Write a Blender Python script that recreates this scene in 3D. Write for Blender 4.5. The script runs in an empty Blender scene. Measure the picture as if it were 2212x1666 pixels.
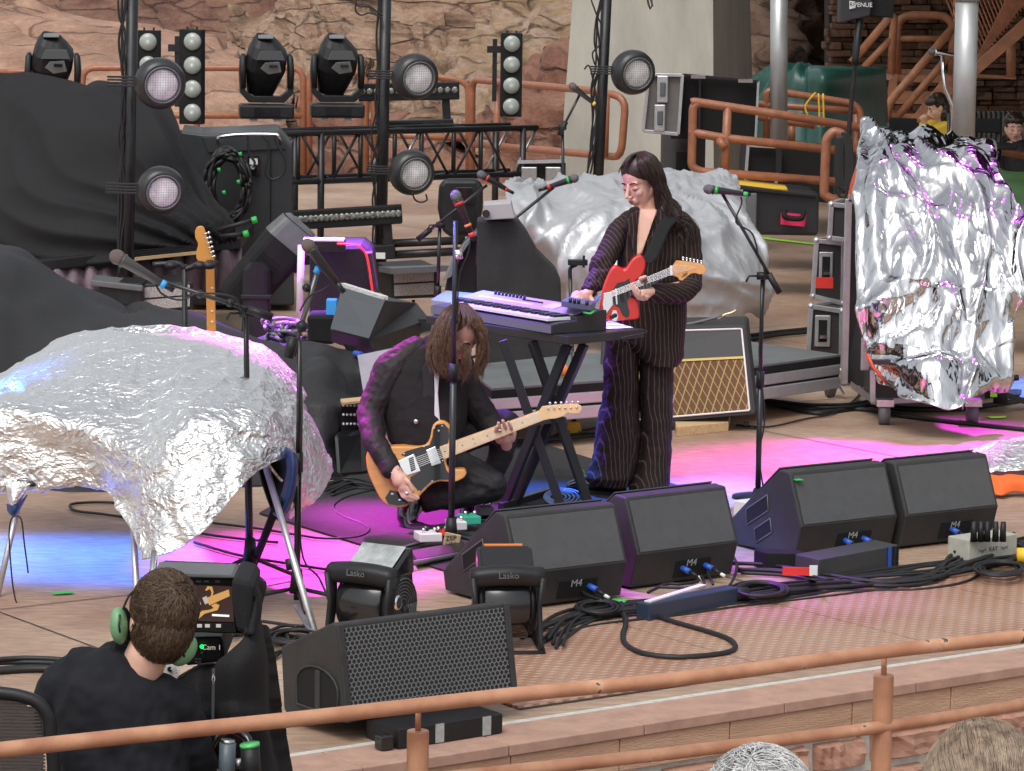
import bpy, bmesh, math, random
from mathutils import Vector, Matrix, noise as N
random.seed(7)
V = Vector
sc = bpy.context.scene
COL = sc.collection
# ---------------------------------------------------------------- camera
CAMH = 2.7; FL = 7200.0; TH = math.atan(933/7200.0); ROLL = math.radians(0.8)
Fw = V((0, math.cos(TH), -math.sin(TH))); U0 = V((0, math.sin(TH), math.cos(TH))); R0 = V((1, 0, 0))
Rt = R0*math.cos(ROLL) + U0*math.sin(ROLL); Up = -R0*math.sin(ROLL) + U0*math.cos(ROLL)
CAM = V((0, 0, CAMH))
cd = bpy.data.cameras.new('camera'); cam = bpy.data.objects.new('camera', cd); COL.objects.link(cam)
m = Matrix((Rt, Up, -Fw)).transposed().to_4x4(); m.translation = CAM; cam.matrix_world = m
cd.sensor_width = 36; cd.lens = 36*FL/2212; cd.clip_start = .5; cd.clip_end = 500
sc.camera = cam
# ---------------------------------------------------------------- light
w = bpy.data.worlds.new('World'); sc.world = w; w.use_nodes = True
nt = w.node_tree; bg = nt.nodes['Background']
sky = nt.nodes.new('ShaderNodeTexSky'); sky.sky_type = 'NISHITA'; sky.sun_disc = False
sky.sun_elevation = math.radians(58); sky.sun_rotation = math.radians(200)
sky.air_density = 1.0; sky.dust_density = 4.0; sky.ozone_density = 1.0
hs = nt.nodes.new('ShaderNodeHueSaturation'); hs.inputs['Saturation'].default_value = .22
nt.links.new(sky.outputs[0], hs.inputs['Color']); nt.links.new(hs.outputs[0], bg.inputs[0]); bg.inputs[1].default_value = .15
sl = bpy.data.lights.new('sun', 'SUN'); sl.energy = .8; sl.angle = math.radians(32); sl.color = (1, .96, .9)
so = bpy.data.objects.new('sun', sl); COL.objects.link(so)
so.rotation_euler = (math.radians(32), 0, math.radians(-28))
def spot(name, src, dst, power, col, rad_m, blend=1.0, size=.1):
    l = bpy.data.lights.new(name, 'SPOT'); l.energy = power; l.color = col; l.shadow_soft_size = size; l.spot_blend = blend
    o = bpy.data.objects.new(name, l); COL.objects.link(o); o.location = src
    d = V(dst)-V(src); o.rotation_euler = d.to_track_quat('-Z', 'Y').to_euler(); l.spot_size = 2*math.atan(rad_m/d.length)
    return o
vs = sc.view_settings; vs.view_transform = 'Standard'; vs.look = 'None'; vs.exposure = 0.3; vs.gamma = 1
sc.render.engine = 'CYCLES'
try:
    sc.cycles.max_bounces = 6; sc.cycles.diffuse_bounces = 3; sc.cycles.glossy_bounces = 3; sc.cycles.use_denoising = True
except Exception: pass
# ---------------------------------------------------------------- picture to place
def ray(px, py): return Fw*FL + Rt*(px-1106) + Up*(833-py)
def P(px, py, z=0.0):
    d = ray(px, py); return CAM + d*((z-CAMH)/d.z)
def Q(px, py, Y):
    d = ray(px, py); return CAM + d*(Y/d.y)
UA = V((.814, .58, 0)).normalized(); VA = V((-.58, .814, 0)).normalized(); ZA = V((0, 0, 1)); YAW = math.atan2(UA.y, UA.x)
# ---------------------------------------------------------------- things
ORG = {}
def tag(o, label=None, cat=None, group=None, kind=None):
    if label: o['label'] = label
    if cat: o['category'] = cat
    if group: o['group'] = group
    if kind: o['kind'] = kind
    return o
def thing(name, label, cat, loc=(0, 0, 0), rotz=0, group=None):
    o = bpy.data.objects.new(name, None); COL.objects.link(o); o.empty_display_size = .1
    o.location = loc; o.rotation_euler = (0, 0, rotz); ORG[o] = (V(loc), rotz)
    return tag(o, label, cat, group)
def copy_tree(o, parent=None):
    c = o.copy(); COL.objects.link(c)
    if parent: c.parent = parent
    for ch in list(o.children): copy_tree(ch, c)
    return c
def frame(p, x=UA, y=VA, z=ZA):
    m = Matrix((x, y, z)).transposed().to_4x4(); m.translation = p; return m
class MB:
    def __init__(s, M=None): s.v = []; s.f = []; s.M = M or Matrix(); s.mi = []; s.cm = 0; s.uv = None
    def add(s, vs, fs):
        b = len(s.v); s.v += [s.M @ V(q) for q in vs]; s.f += [[b+i for i in f] for f in fs]; s.mi += [s.cm]*len(fs)
    def box(s, c, d, R=None):
        c = V(c); h = V(d)/2
        q = [V((x*h.x, y*h.y, z*h.z)) for x in (-1, 1) for y in (-1, 1) for z in (-1, 1)]
        if R: q = [R @ t for t in q]
        s.add([c+t for t in q], [(0, 1, 3, 2), (4, 6, 7, 5), (0, 4, 5, 1), (2, 3, 7, 6), (0, 2, 6, 4), (1, 5, 7, 3)]); return s
    def bar(s, a, b, w, h=None, up=ZA):
        a = V(a); b = V(b); h = h or w; d = b-a; L = d.length; z = d.normalized()
        x = up.cross(z); x = x.normalized() if x.length > 1e-4 else V((1, 0, 0)); y = z.cross(x)
        R = Matrix((x, y, z)).transposed(); return s.box((a+b)/2, (w, h, L), R)
    def tube(s, pts, r, n=8, cap=True, flat=None):
        pts = [V(p) for p in pts]; k = len(pts); rs = r if isinstance(r, (list, tuple)) else [r]*k
        vs = []; fs = []; prev = None
        for i, p in enumerate(pts):
            t = (pts[min(i+1, k-1)]-pts[max(i-1, 0)])
            t = t.normalized() if t.length > 1e-9 else V((0, 0, 1))
            if prev is None:
                a = V((0, 0, 1)) if abs(t.z) < .9 else V((1, 0, 0)); x = a.cross(t).normalized()
            else:
                x = prev - t*prev.dot(t); x = x.normalized() if x.length > 1e-6 else prev
            prev = x; y = t.cross(x)
            for j in range(n):
                a = 2*math.pi*j/n; vs.append(p + (x*math.cos(a) + y*math.sin(a))*rs[i])
        for i in range(k-1):
            for j in range(n): fs.append((i*n+j, i*n+(j+1) % n, (i+1)*n+(j+1) % n, (i+1)*n+j))
        if cap: fs.append(tuple(range(n))[::-1]); fs.append(tuple(range((k-1)*n, k*n)))
        s.add(vs, fs); return s
    def cyl(s, a, b, r, r2=None, n=16): return s.tube([a, b], [r, r if r2 is None else r2], n)
    def cap(s, a, ra, b, rb, n=14):      # tapered capsule
        a = V(a); b = V(b); d = b-a; L = d.length; t = d/L if L > 1e-6 else V((0, 0, 1)); pts = []; rs = []
        for i in range(5):
            th = math.pi/2*(1-i/5.0); pts.append(a - t*ra*math.sin(th)*.999); rs.append(max(ra*math.cos(th), ra*.05))
        pts.append(a); rs.append(ra); pts.append(b); rs.append(rb)
        for i in range(1, 6):
            th = math.pi/2*i/5.0; pts.append(b + t*rb*math.sin(th)*.999); rs.append(max(rb*math.cos(th), rb*.05))
        return s.tube(pts, rs, n)
    def chain(s, pts):                   # [(p,r),...]
        for (a, ra), (b, rb) in zip(pts, pts[1:]): s.cap(a, ra, b, rb)
        return s
    def ell(s, c, r, R=None, n=16, m=10):
        vs = []; fs = []; r = V(r) if not isinstance(r, (int, float)) else V((r, r, r))
        for i in range(m+1):
            th = math.pi*i/m
            for j in range(n):
                a = 2*math.pi*j/n; q = V((r.x*math.sin(th)*math.cos(a), r.y*math.sin(th)*math.sin(a), r.z*math.cos(th)))
                if R: q = R @ q
                vs.append(V(c)+q)
        for i in range(m):
            for j in range(n): fs.append((i*n+j, (i+1)*n+j, (i+1)*n+(j+1) % n, i*n+(j+1) % n))
        s.add(vs, fs); return s
    def lathe(s, prof, n=24, cap=True):   # profile (r,z) about local z
        vs = []; fs = []
        for r, z in prof:
            for j in range(n): a = 2*math.pi*j/n; vs.append((r*math.cos(a), r*math.sin(a), z))
        k = len(prof)
        for i in range(k-1):
            for j in range(n): fs.append((i*n+j, i*n+(j+1) % n, (i+1)*n+(j+1) % n, (i+1)*n+j))
        if cap: fs.append(tuple(range(n))[::-1]); fs.append(tuple(range((k-1)*n, k*n)))
        s.add(vs, fs); return s
    def prism(s, poly, dvec):             # poly: 3d points, extruded by dvec
        k = len(poly); d = V(dvec); p = [V(q) for q in poly]
        s.add(p+[q+d for q in p], [tuple(range(k))[::-1], tuple(range(k, 2*k))]+[(i, (i+1) % k, k+(i+1) % k, k+i) for i in range(k)]); return s
    def loft(s, secs, n=20, p=2.0):               # secs: (centre, xvec, yvec)
        vs = []; fs = []
        for c, x, y in secs:
            for j in range(n):
                a = 2*math.pi*j/n; ca, sa = math.cos(a), math.sin(a)
                vs.append(V(c)+V(x)*(abs(ca)**(2/p)*(1 if ca > 0 else -1))+V(y)*(abs(sa)**(2/p)*(1 if sa > 0 else -1)))
        k = len(secs)
        for i in range(k-1):
            for j in range(n): fs.append((i*n+j, i*n+(j+1) % n, (i+1)*n+(j+1) % n, (i+1)*n+j))
        fs.append(tuple(range(n))[::-1]); fs.append(tuple(range((k-1)*n, k*n))); s.add(vs, fs); return s
    def grid(s, rows, two=False):
        k = len(rows); n = len(rows[0]); s.add([q for r in rows for q in r], [(i*n+j, i*n+j+1, (i+1)*n+j+1, (i+1)*n+j) for i in range(k-1) for j in range(n-1)]); return s
    def build(s, name, mats, parent=None, smooth=False, world=False, bevel=0, solid=0, fix=True, ws=0, w=0):
        smooth = smooth or bool(ws); world = world or bool(w or ws)
        me = bpy.data.meshes.new(name)
        vs = s.v
        if world and parent is not None:
            o_, r_ = ORG[parent]; Mi = (Matrix.Translation(o_) @ Matrix.Rotation(r_, 4, 'Z')).inverted(); vs = [Mi @ q for q in vs]
        me.from_pydata([tuple(q) for q in vs], [], s.f)
        if not isinstance(mats, (list, tuple)): mats = [mats]
        for q in mats: me.materials.append(q)
        if len(mats) > 1: me.polygons.foreach_set('material_index', s.mi)
        if fix:
            bm = bmesh.new(); bm.from_mesh(me); bmesh.ops.recalc_face_normals(bm, faces=bm.faces); bm.to_mesh(me); bm.free()
        if smooth: me.polygons.foreach_set('use_smooth', [True]*len(me.polygons))
        o = bpy.data.objects.new(name, me); COL.objects.link(o)
        if parent is not None: o.parent = parent; ORG[o] = ORG[parent]
        else: ORG[o] = (V((0, 0, 0)), 0)
        if solid:
            md = o.modifiers.new('solid', 'SOLIDIFY'); md.thickness = solid; md.offset = -1
        if bevel:
            md = o.modifiers.new('bevel', 'BEVEL'); md.width = bevel; md.segments = 2; md.limit_method = 'ANGLE'; md.angle_limit = math.radians(40)
            if smooth is False: me.polygons.foreach_set('use_smooth', [False]*len(me.polygons))
        return o
def single(mb, name, mats, label, cat, group=None, kind=None, **k):
    return tag(mb.build(name, mats, **k), label, cat, group, kind)
def struct(mb, name, mats, **k): return tag(mb.build(name, mats, **k), kind='structure')
def remesh(o, voxel=.006, it=6, disp=0, dscale=.1):
    md = o.modifiers.new('r', 'REMESH'); md.mode = 'VOXEL'; md.voxel_size = voxel; md.use_smooth_shade = True
    sm = o.modifiers.new('s', 'SMOOTH'); sm.factor = .5; sm.iterations = it
    if disp:
        t = bpy.data.textures.new('wr', 'CLOUDS'); t.noise_scale = dscale; t.noise_depth = 2
        d = o.modifiers.new('d', 'DISPLACE'); d.texture = t; d.strength = disp; d.mid_level = .5
    return o
def catmull(pts, n):
    out = []; k = len(pts)
    for i in range(k-1):
        p0 = pts[max(i-1, 0)]; p1 = pts[i]; p2 = pts[i+1]; p3 = pts[min(i+2, k-1)]
        for j in range(n):
            t = j/n; out.append(.5*((2*p1)+(p2-p0)*t+(2*p0-5*p1+4*p2-p3)*t*t+(3*p1-p0-3*p2+p3)*t**3))
    out.append(pts[-1].copy()); return out
def surf(rows, nu, nv):                   # control grid of Vectors to a fine grid
    a = [catmull(r, nu) for r in rows]
    cols = [catmull([a[i][j] for i in range(len(a))], nv) for j in range(len(a[0]))]
    return [[cols[j][i] for j in range(len(cols))] for i in range(len(cols[0]))]
def wrinkle(g, fn):
    k = len(g); n = len(g[0]); out = []
    for i in range(k):
        r = []
        for j in range(n):
            du = g[i][min(j+1, n-1)]-g[i][max(j-1, 0)]; dv = g[min(i+1, k-1)][j]-g[max(i-1, 0)][j]
            nn = du.cross(dv); nn = nn.normalized() if nn.length > 1e-12 else V((0, -1, 0))
            if nn.y > 0: nn = -nn
            r.append(g[i][j]+nn*fn(g[i][j], i/(k-1), j/(n-1)))
        out.append(r)
    return out
def ridged(p, s, o=3):
    t = 0; a = 1
    for i in range(o): t += a*(1-abs(N.noise(p*s)*2)); s *= 2.1; a *= .5
    return t
_uid = [0]
def seedv(): _uid[0] += 17.3; return V((_uid[0], -_uid[0]*.7, _uid[0]*.3))
def QR(rows): return [[Q(*p) for p in r] for r in rows]
def textmesh(body, size, M, name, mat, parent, ext=.0006, align='CENTER', world=True, w=0, bold=0):
    cu = bpy.data.curves.new('t', 'FONT'); cu.body = body; cu.size = size; cu.extrude = ext; cu.align_x = align; cu.align_y = 'CENTER'; cu.offset = bold
    to = bpy.data.objects.new('t', cu); COL.objects.link(to); bpy.context.view_layer.update()
    me = bpy.data.meshes.new_from_object(to.evaluated_get(bpy.context.evaluated_depsgraph_get()))
    bpy.data.objects.remove(to); bpy.data.curves.remove(cu)
    mb = MB(); mb.add([M @ v.co for v in me.vertices], [tuple(p.vertices) for p in me.polygons]); bpy.data.meshes.remove(me)
    return mb.build(name, mat, parent, world=world, fix=False)
def strands(guides, n, r, jit, per=4, seed=1, tip=.25, mb=None, seg=4, cl=14):
    rnd = random.Random(seed); mb = mb or MB(); G3 = lambda: V((rnd.gauss(0, 1), rnd.gauss(0, 1), rnd.gauss(0, 1)))
    for _ in range(n):
        if _ % cl == 0: t = rnd.random()*(len(guides)-1); off0 = G3()*jit; ph = rnd.random()*6; wv = rnd.uniform(.4, 1.3)*jit*1.5; ct = rnd.random()**1.5*.3
        t2 = min(max(t+rnd.gauss(0, .03), 0), len(guides)-1.001); i = int(t2); f2 = t2-i; off = off0+G3()*jit*.35
        pts = [a.lerp(b, f2) for a, b in zip(guides[i], guides[i+1])]; L = len(pts); cut = 1-ct-rnd.random()*.1
        c = catmull([p + off*(.4+.6*q/(L-1)) for q, p in enumerate(pts)], seg)
        K = len(c); c = [p+V((math.sin(ph+q*.9), math.cos(ph*2+q*.8), 0))*wv*q/K for q, p in enumerate(c)][:max(3, int(K*cut))]
        K = len(c); mb.tube(c, [r*(1-(1-tip)*(q/(K-1))**2) for q in range(K)], per, cap=False)
    return mb
# ---------------------------------------------------------------- materials
MATS = {}
def mat(name, col=(.5, .5, .5), rough=.6, metal=0, var=0, vscale=8, bump=0, bscale=60, spec=.5, emit=None, es=0, sss=0, coat=0, col2=None, detail=4, stretch=None, sheen=0):
    if name in MATS: return MATS[name]
    m = bpy.data.materials.new(name); m.use_nodes = True; nt = m.node_tree; b = nt.nodes['Principled BSDF']; L = nt.links.new
    b.inputs['Base Color'].default_value = (*col, 1); b.inputs['Roughness'].default_value = rough; b.inputs['Metallic'].default_value = metal
    b.inputs['Specular IOR Level'].default_value = spec; b.inputs['Coat Weight'].default_value = coat
    if sheen: b.inputs['Sheen Weight'].default_value = sheen
    if sss: b.inputs['Subsurface Weight'].default_value = sss; b.inputs['Subsurface Radius'].default_value = (.01, .004, .002); b.inputs['Subsurface Scale'].default_value = 1
    if emit: b.inputs['Emission Color'].default_value = (*emit, 1); b.inputs['Emission Strength'].default_value = es
    if var or bump or col2:
        tc = nt.nodes.new('ShaderNodeTexCoord'); src = tc.outputs['Object']
        if stretch:
            mp = nt.nodes.new('ShaderNodeMapping'); mp.inputs['Scale'].default_value = stretch; L(src, mp.inputs[0]); src = mp.outputs[0]
    if var or col2:
        n = nt.nodes.new('ShaderNodeTexNoise'); n.inputs['Scale'].default_value = vscale; n.inputs['Detail'].default_value = detail; n.inputs['Roughness'].default_value = .65; L(src, n.inputs['Vector'])
        r = nt.nodes.new('ShaderNodeValToRGB'); L(n.outputs[0], r.inputs[0]); r.color_ramp.elements[0].position = .32; r.color_ramp.elements[1].position = .68
        c2 = col2 or tuple(min(1, c*(1+var)) for c in col); c1 = col if col2 else tuple(c*(1-var) for c in col)
        r.color_ramp.elements[0].color = (*c1, 1); r.color_ramp.elements[1].color = (*c2, 1); L(r.outputs[0], b.inputs['Base Color'])
    if bump:
        n2 = nt.nodes.new('ShaderNodeTexNoise'); n2.inputs['Scale'].default_value = bscale; n2.inputs['Detail'].default_value = 5; L(src, n2.inputs['Vector'])
        bp = nt.nodes.new('ShaderNodeBump'); bp.inputs['Strength'].default_value = bump; bp.inputs['Distance'].default_value = .01; L(n2.outputs[0], bp.inputs['Height']); L(bp.outputs[0], b.inputs['Normal'])
    MATS[name] = m; return m
def nodes(m): return m.node_tree, m.node_tree.nodes['Principled BSDF'], m.node_tree.links.new
blackpl = mat('black_plastic', (.014, .014, .016), .45, spec=.35, var=.3, bump=.15, bscale=150)
blackmt = mat('black_matte', (.012, .012, .013), .75, var=.3, spec=.25)
blackgl = mat('black_gloss', (.012, .012, .013), .16, coat=.3)
blackmet = mat('black_metal', (.022, .022, .024), .38, metal=.3, var=.25, vscale=20)
pitch = mat('black_and_hole_shade', (.004, .004, .004), .9)  # plain black, also paints the shade inside holes, slots and recesses
chrome = mat('chrome', (.75, .75, .76), .18, metal=1)
steel = mat('brushed_steel', (.5, .5, .5), .35, metal=1, var=.15, vscale=30)
alu = mat('aluminium', (.56, .56, .57), .42, metal=.85, var=.12, vscale=12, bump=.1)
rubber = mat('cable_rubber', (.012, .012, .013), .55)
greyc = mat('grey_plastic', (.11, .115, .12), .5, var=.12, bump=.08)
white = mat('white_paint', (.75, .75, .74), .5, var=.05)
green = mat('green_tape', (.03, .48, .09), .5)
lime = mat('lime_tape', (.35, .85, .03), .5)
bluep = mat('blue_plastic', (.03, .10, .5), .4)
bluet = mat('blue_tape', (.05, .35, .85), .5)
redp = mat('red_plastic', (.7, .04, .03), .4)
yellow = mat('yellow_plastic', (.8, .5, .03), .45)
orange = mat('orange_plastic', (.85, .22, .03), .5)
skin = mat('skin', (.66, .40, .30), .48, var=.06, vscale=25, sss=.05)
copper = mat('terracotta_painted_steel', (.30, .115, .06), .38, var=.18, vscale=14, bump=.12, bscale=50)
wood = mat('bare_wood', (.55, .38, .2), .6, var=.18, vscale=6, stretch=(1, 12, 12))
# ================================================================ setting
def floor_mat():
    m = mat('red_concrete', (.30, .17, .125), .55, var=0, bump=.0)
    nt, b, L = nodes(m); tc = nt.nodes.new('ShaderNodeTexCoord')
    def noise(s, d=5, st=None):
        n = nt.nodes.new('ShaderNodeTexNoise'); n.inputs['Scale'].default_value = s; n.inputs['Detail'].default_value = d; n.inputs['Roughness'].default_value = .65
        if st:
            mp = nt.nodes.new('ShaderNodeMapping'); mp.inputs['Scale'].default_value = st; mp.inputs['Rotation'].default_value = (0, 0, -.6); L(tc.outputs['Object'], mp.inputs[0]); L(mp.outputs[0], n.inputs['Vector'])
        else: L(tc.outputs['Object'], n.inputs['Vector'])
        return n
    r = nt.nodes.new('ShaderNodeValToRGB'); L(noise(.55).outputs[0], r.inputs[0])
    e = r.color_ramp.elements; e[0].position = .34; e[0].color = (.27, .155, .10, 1); e[1].position = .66; e[1].color = (.46, .335, .245, 1)
    r2 = nt.nodes.new('ShaderNodeValToRGB'); L(noise(9, 9, (1, 4, 1)).outputs[0], r2.inputs[0]); e = r2.color_ramp.elements; e[0].position = .38; e[0].color = (.66, .66, .66, 1); e[1].position = .6; e[1].color = (1.15, 1.15, 1.15, 1)
    mx = nt.nodes.new('ShaderNodeMixRGB'); mx.blend_type = 'MULTIPLY'; mx.inputs[0].default_value = .8; L(r.outputs[0], mx.inputs[1]); L(r2.outputs[0], mx.inputs[2])
    r3 = nt.nodes.new('ShaderNodeValToRGB'); L(noise(38, 3, (1, 3.5, 1)).outputs[0], r3.inputs[0]); e = r3.color_ramp.elements; e[0].position = .66; e[0].color = (0, 0, 0, 1); e[1].position = .70; e[1].color = (.5, .5, .5, 1)
    m2 = nt.nodes.new('ShaderNodeMixRGB'); m2.inputs[2].default_value = (.6, .5, .45, 1); L(r3.outputs[0], m2.inputs[0]); L(mx.outputs[0], m2.inputs[1]); L(m2.outputs[0], b.inputs['Base Color'])
    bp = nt.nodes.new('ShaderNodeBump'); bp.inputs['Strength'].default_value = .15; bp.inputs['Distance'].default_value = .01; L(noise(70).outputs[0], bp.inputs['Height']); L(bp.outputs[0], b.inputs['Normal'])
    return m
fm = floor_mat()
E0 = P(1561, 1539)                                     # a point of the stage's front edge
def fs(u, v, z=0): return E0 + UA*u + VA*v + ZA*z      # stage frame: u along the edge, v to the back
mb = MB(); mb.prism([fs(-30, .30), fs(45, .30), fs(45, 60), fs(-30, 60)], (0, 0, -.25)); struct(mb, 'stage_floor', fm)
mb = MB(); mb.box((0, 60, -1.25), (600, 600, .1)); struct(mb, 'ground', mat('pit_paving', (.22, .13, .1), .8, var=.2, vscale=2))
# floor joints
mb = MB(); jm = mat('joint', (.05, .035, .03), .9)
def strip(mb, a, b, w, z):
    a = V(a); b = V(b); d = (b-a).normalized(); n = V((-d.y, d.x, 0))*w/2
    mb.add([a-n+ZA*z, a+n+ZA*z, b+n+ZA*z, b-n+ZA*z], [(0, 3, 2, 1)])
for k in range(-3, 6):
    a = P(12, 1328)+UA*(k*3.05); strip(mb, a-VA*1.2, a+VA*30, .008, .003)
for k in range(0, 6):
    a = P(12, 1328)+VA*(.1+k*3.3); strip(mb, a-UA*10, a+UA*25, .008, .0035)
struct(mb, 'floor_joints', jm, fix=False)
# front coping strip, white line and tread plate
cop = mat('coping_stone', (.40, .245, .185), .75, var=.16, vscale=9, bump=.2, bscale=30)
mb = MB(); x = -30; rr = random.Random(3)
while x < 45:
    l = rr.uniform(.5, .75); mb.prism([fs(x, 0), fs(x+l-.004, 0), fs(x+l-.004, .262), fs(x, .262)], (0, 0, -.04)); x += l
struct(mb, 'stage_coping', cop, bevel=.004)
mb = MB(); mb.prism([fs(-30, .262, -.001), fs(45, .262, -.001), fs(45, .2995, -.001), fs(-30, .2995, -.001)], (0, 0, -.1))
struct(mb, 'white_mortar_line', mat('mortar', (.5, .5, .45), .8, var=.15, vscale=30))
def tread():
    m = mat('tread_plate', (.42, .18, .10), .34, metal=.25, var=.0)
    nt, b, L = nodes(m); tc = nt.nodes.new('ShaderNodeTexCoord'); mp = nt.nodes.new('ShaderNodeMapping'); mp.inputs['Rotation'].default_value = (0, 0, -YAW); L(tc.outputs['Object'], mp.inputs[0])
    def lug(off, rot, sc_):
        m1 = nt.nodes.new('ShaderNodeMapping'); m1.inputs['Location'].default_value = off; m1.inputs['Scale'].default_value = (1/.068, 1/.068, 1); L(mp.outputs[0], m1.inputs[0])
        fr = nt.nodes.new('ShaderNodeVectorMath'); fr.operation = 'FRACTION'; L(m1.outputs[0], fr.inputs[0])
        sb = nt.nodes.new('ShaderNodeVectorMath'); sb.operation = 'SUBTRACT'; sb.inputs[1].default_value = (.5, .5, 0); L(fr.outputs[0], sb.inputs[0])
        m2 = nt.nodes.new('ShaderNodeMapping'); m2.inputs['Rotation'].default_value = (0, 0, rot); m2.inputs['Scale'].default_value = sc_; L(sb.outputs[0], m2.inputs[0])
        sp = nt.nodes.new('ShaderNodeSeparateXYZ'); L(m2.outputs[0], sp.inputs[0])
        cx = nt.nodes.new('ShaderNodeCombineXYZ'); L(sp.outputs[0], cx.inputs[0]); L(sp.outputs[1], cx.inputs[1])
        ln = nt.nodes.new('ShaderNodeVectorMath'); ln.operation = 'LENGTH'; L(cx.outputs[0], ln.inputs[0])
        mr = nt.nodes.new('ShaderNodeMapRange'); mr.inputs[1].default_value = 1; mr.inputs[2].default_value = .5; L(ln.outputs['Value'], mr.inputs[0]); return mr
    a = lug((0, 0, 0), .6, (2.6, 7, 1)); c = lug((.5, .5, 0), -.6, (2.6, 7, 1))
    mxx = nt.nodes.new('ShaderNodeMath'); mxx.operation = 'MAXIMUM'; L(a.outputs[0], mxx.inputs[0]); L(c.outputs[0], mxx.inputs[1])
    bp = nt.nodes.new('ShaderNodeBump'); bp.inputs['Strength'].default_value = 1; bp.inputs['Distance'].default_value = .006; L(mxx.outputs[0], bp.inputs['Height']); L(bp.outputs[0], b.inputs['Normal'])
    n = nt.nodes.new('ShaderNodeTexNoise'); n.inputs['Scale'].default_value = 1.5; n.inputs['Detail'].default_value = 6; L(tc.outputs['Object'], n.inputs['Vector'])
    r = nt.nodes.new('ShaderNodeValToRGB'); e = r.color_ramp.elements; e[0].position = .35; e[0].color = (.42, .20, .12, 1); e[1].position = .7; e[1].color = (.54, .33, .225, 1); L(n.outputs[0], r.inputs[0])
    mx = nt.nodes.new('ShaderNodeMixRGB'); mx.inputs[2].default_value = (.70, .50, .40, 1); L(mxx.outputs[0], mx.inputs[0]); L(r.outputs[0], mx.inputs[1])
    L(mx.outputs[0], b.inputs['Base Color']); return m
tp = tread(); mb = MB()
a0 = P(1117, 1533); a1 = P(1731, 1442); b0 = P(1155, 1369); 
va = (a0-E0).dot(VA); vb = (P(1561, 1314)-E0).dot(VA); ua = (a0-E0).dot(UA)
cuts = [ua] + [(P(*q)-E0).dot(UA) for q in ((1420, 1378), (1815, 1346), (2110, 1287))] + [12]
for i in range(len(cuts)-1): mb.prism([fs(cuts[i]+.004, va, .012), fs(cuts[i+1]-.004, va, .012), fs(cuts[i+1]-.004, vb, .012), fs(cuts[i]+.004, vb, .012)], (0, 0, -.008))
struct(mb, 'tread_plate_deck', tp)
mb = MB(); strip(mb, fs(ua, va-.01), fs(12, va-.01), .015, .004); strip(mb, fs(ua, vb+.012), fs(12, vb+.012), .012, .004); struct(mb, 'deck_gap', jm, fix=False)
# stage front wall: smooth course, then rock-faced courses
wm = mat('sandstone_block', (.42, .25, .16), .8, bump=.6, bscale=35, col2=(.54, .35, .235), vscale=3, stretch=(1, 1, 8))
rm = mat('rough_sandstone', (.32, .16, .11), .85, bump=.6, bscale=22, col2=(.50, .29, .21), vscale=5)
wall = thing('stage_front_wall', 'red sandstone retaining wall along the front edge of the stage', 'wall', fs(0, 0, -1.2))
mb = MB(); x = -30
while x < 14:
    l = rr.uniform(.45, .62); mb.prism([fs(x, .01, -.042), fs(x+l-.005, .01, -.042), fs(x+l-.005, .2, -.042), fs(x, .2, -.042)], (0, 0, -.118)); x += l
mb.build('smooth_course', wm, wall, w=1, bevel=.003)
mb = MB(); mb.prism([fs(-30, .035, -.16), fs(14, .035, -.16), fs(14, .28, -.16), fs(-30, .28, -.16)], (0, 0, -1.04)); mb.prism([fs(-30, .02, -.044), fs(14, .02, -.044), fs(14, .28, -.044), fs(-30, .28, -.044)], (0, 0, -.115))
mb.build('mortar_bed', MATS['mortar'], wall, w=1)
mb = MB(); z = -.175
for c in range(7):
    h = rr.uniform(.09, .15); x = -6+rr.random()*.3
    while x < 9:
        l = rr.uniform(.18, .55); hh = h-.012
        rows = []; sd = seedv()
        for i in range(7):
            r = []
            for j in range(13):
                fu = j/12; fv = i/6; p = fs(x+fu*(l-.014), 0, z-fv*hh); e = min(fu*l, (1-fu)*l, fv*hh, (1-fv)*hh)
                r.append(p - VA*(min(e*1.2, .018)+(.02*(ridged(p+sd, 9)-.9) if e > .001 else -.035)) + VA*.02)
            rows.append(r)
        mb.grid(rows); x += l
    z -= h
mb.build('rock_faced_courses', rm, wall, w=1, fix=False)
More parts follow.
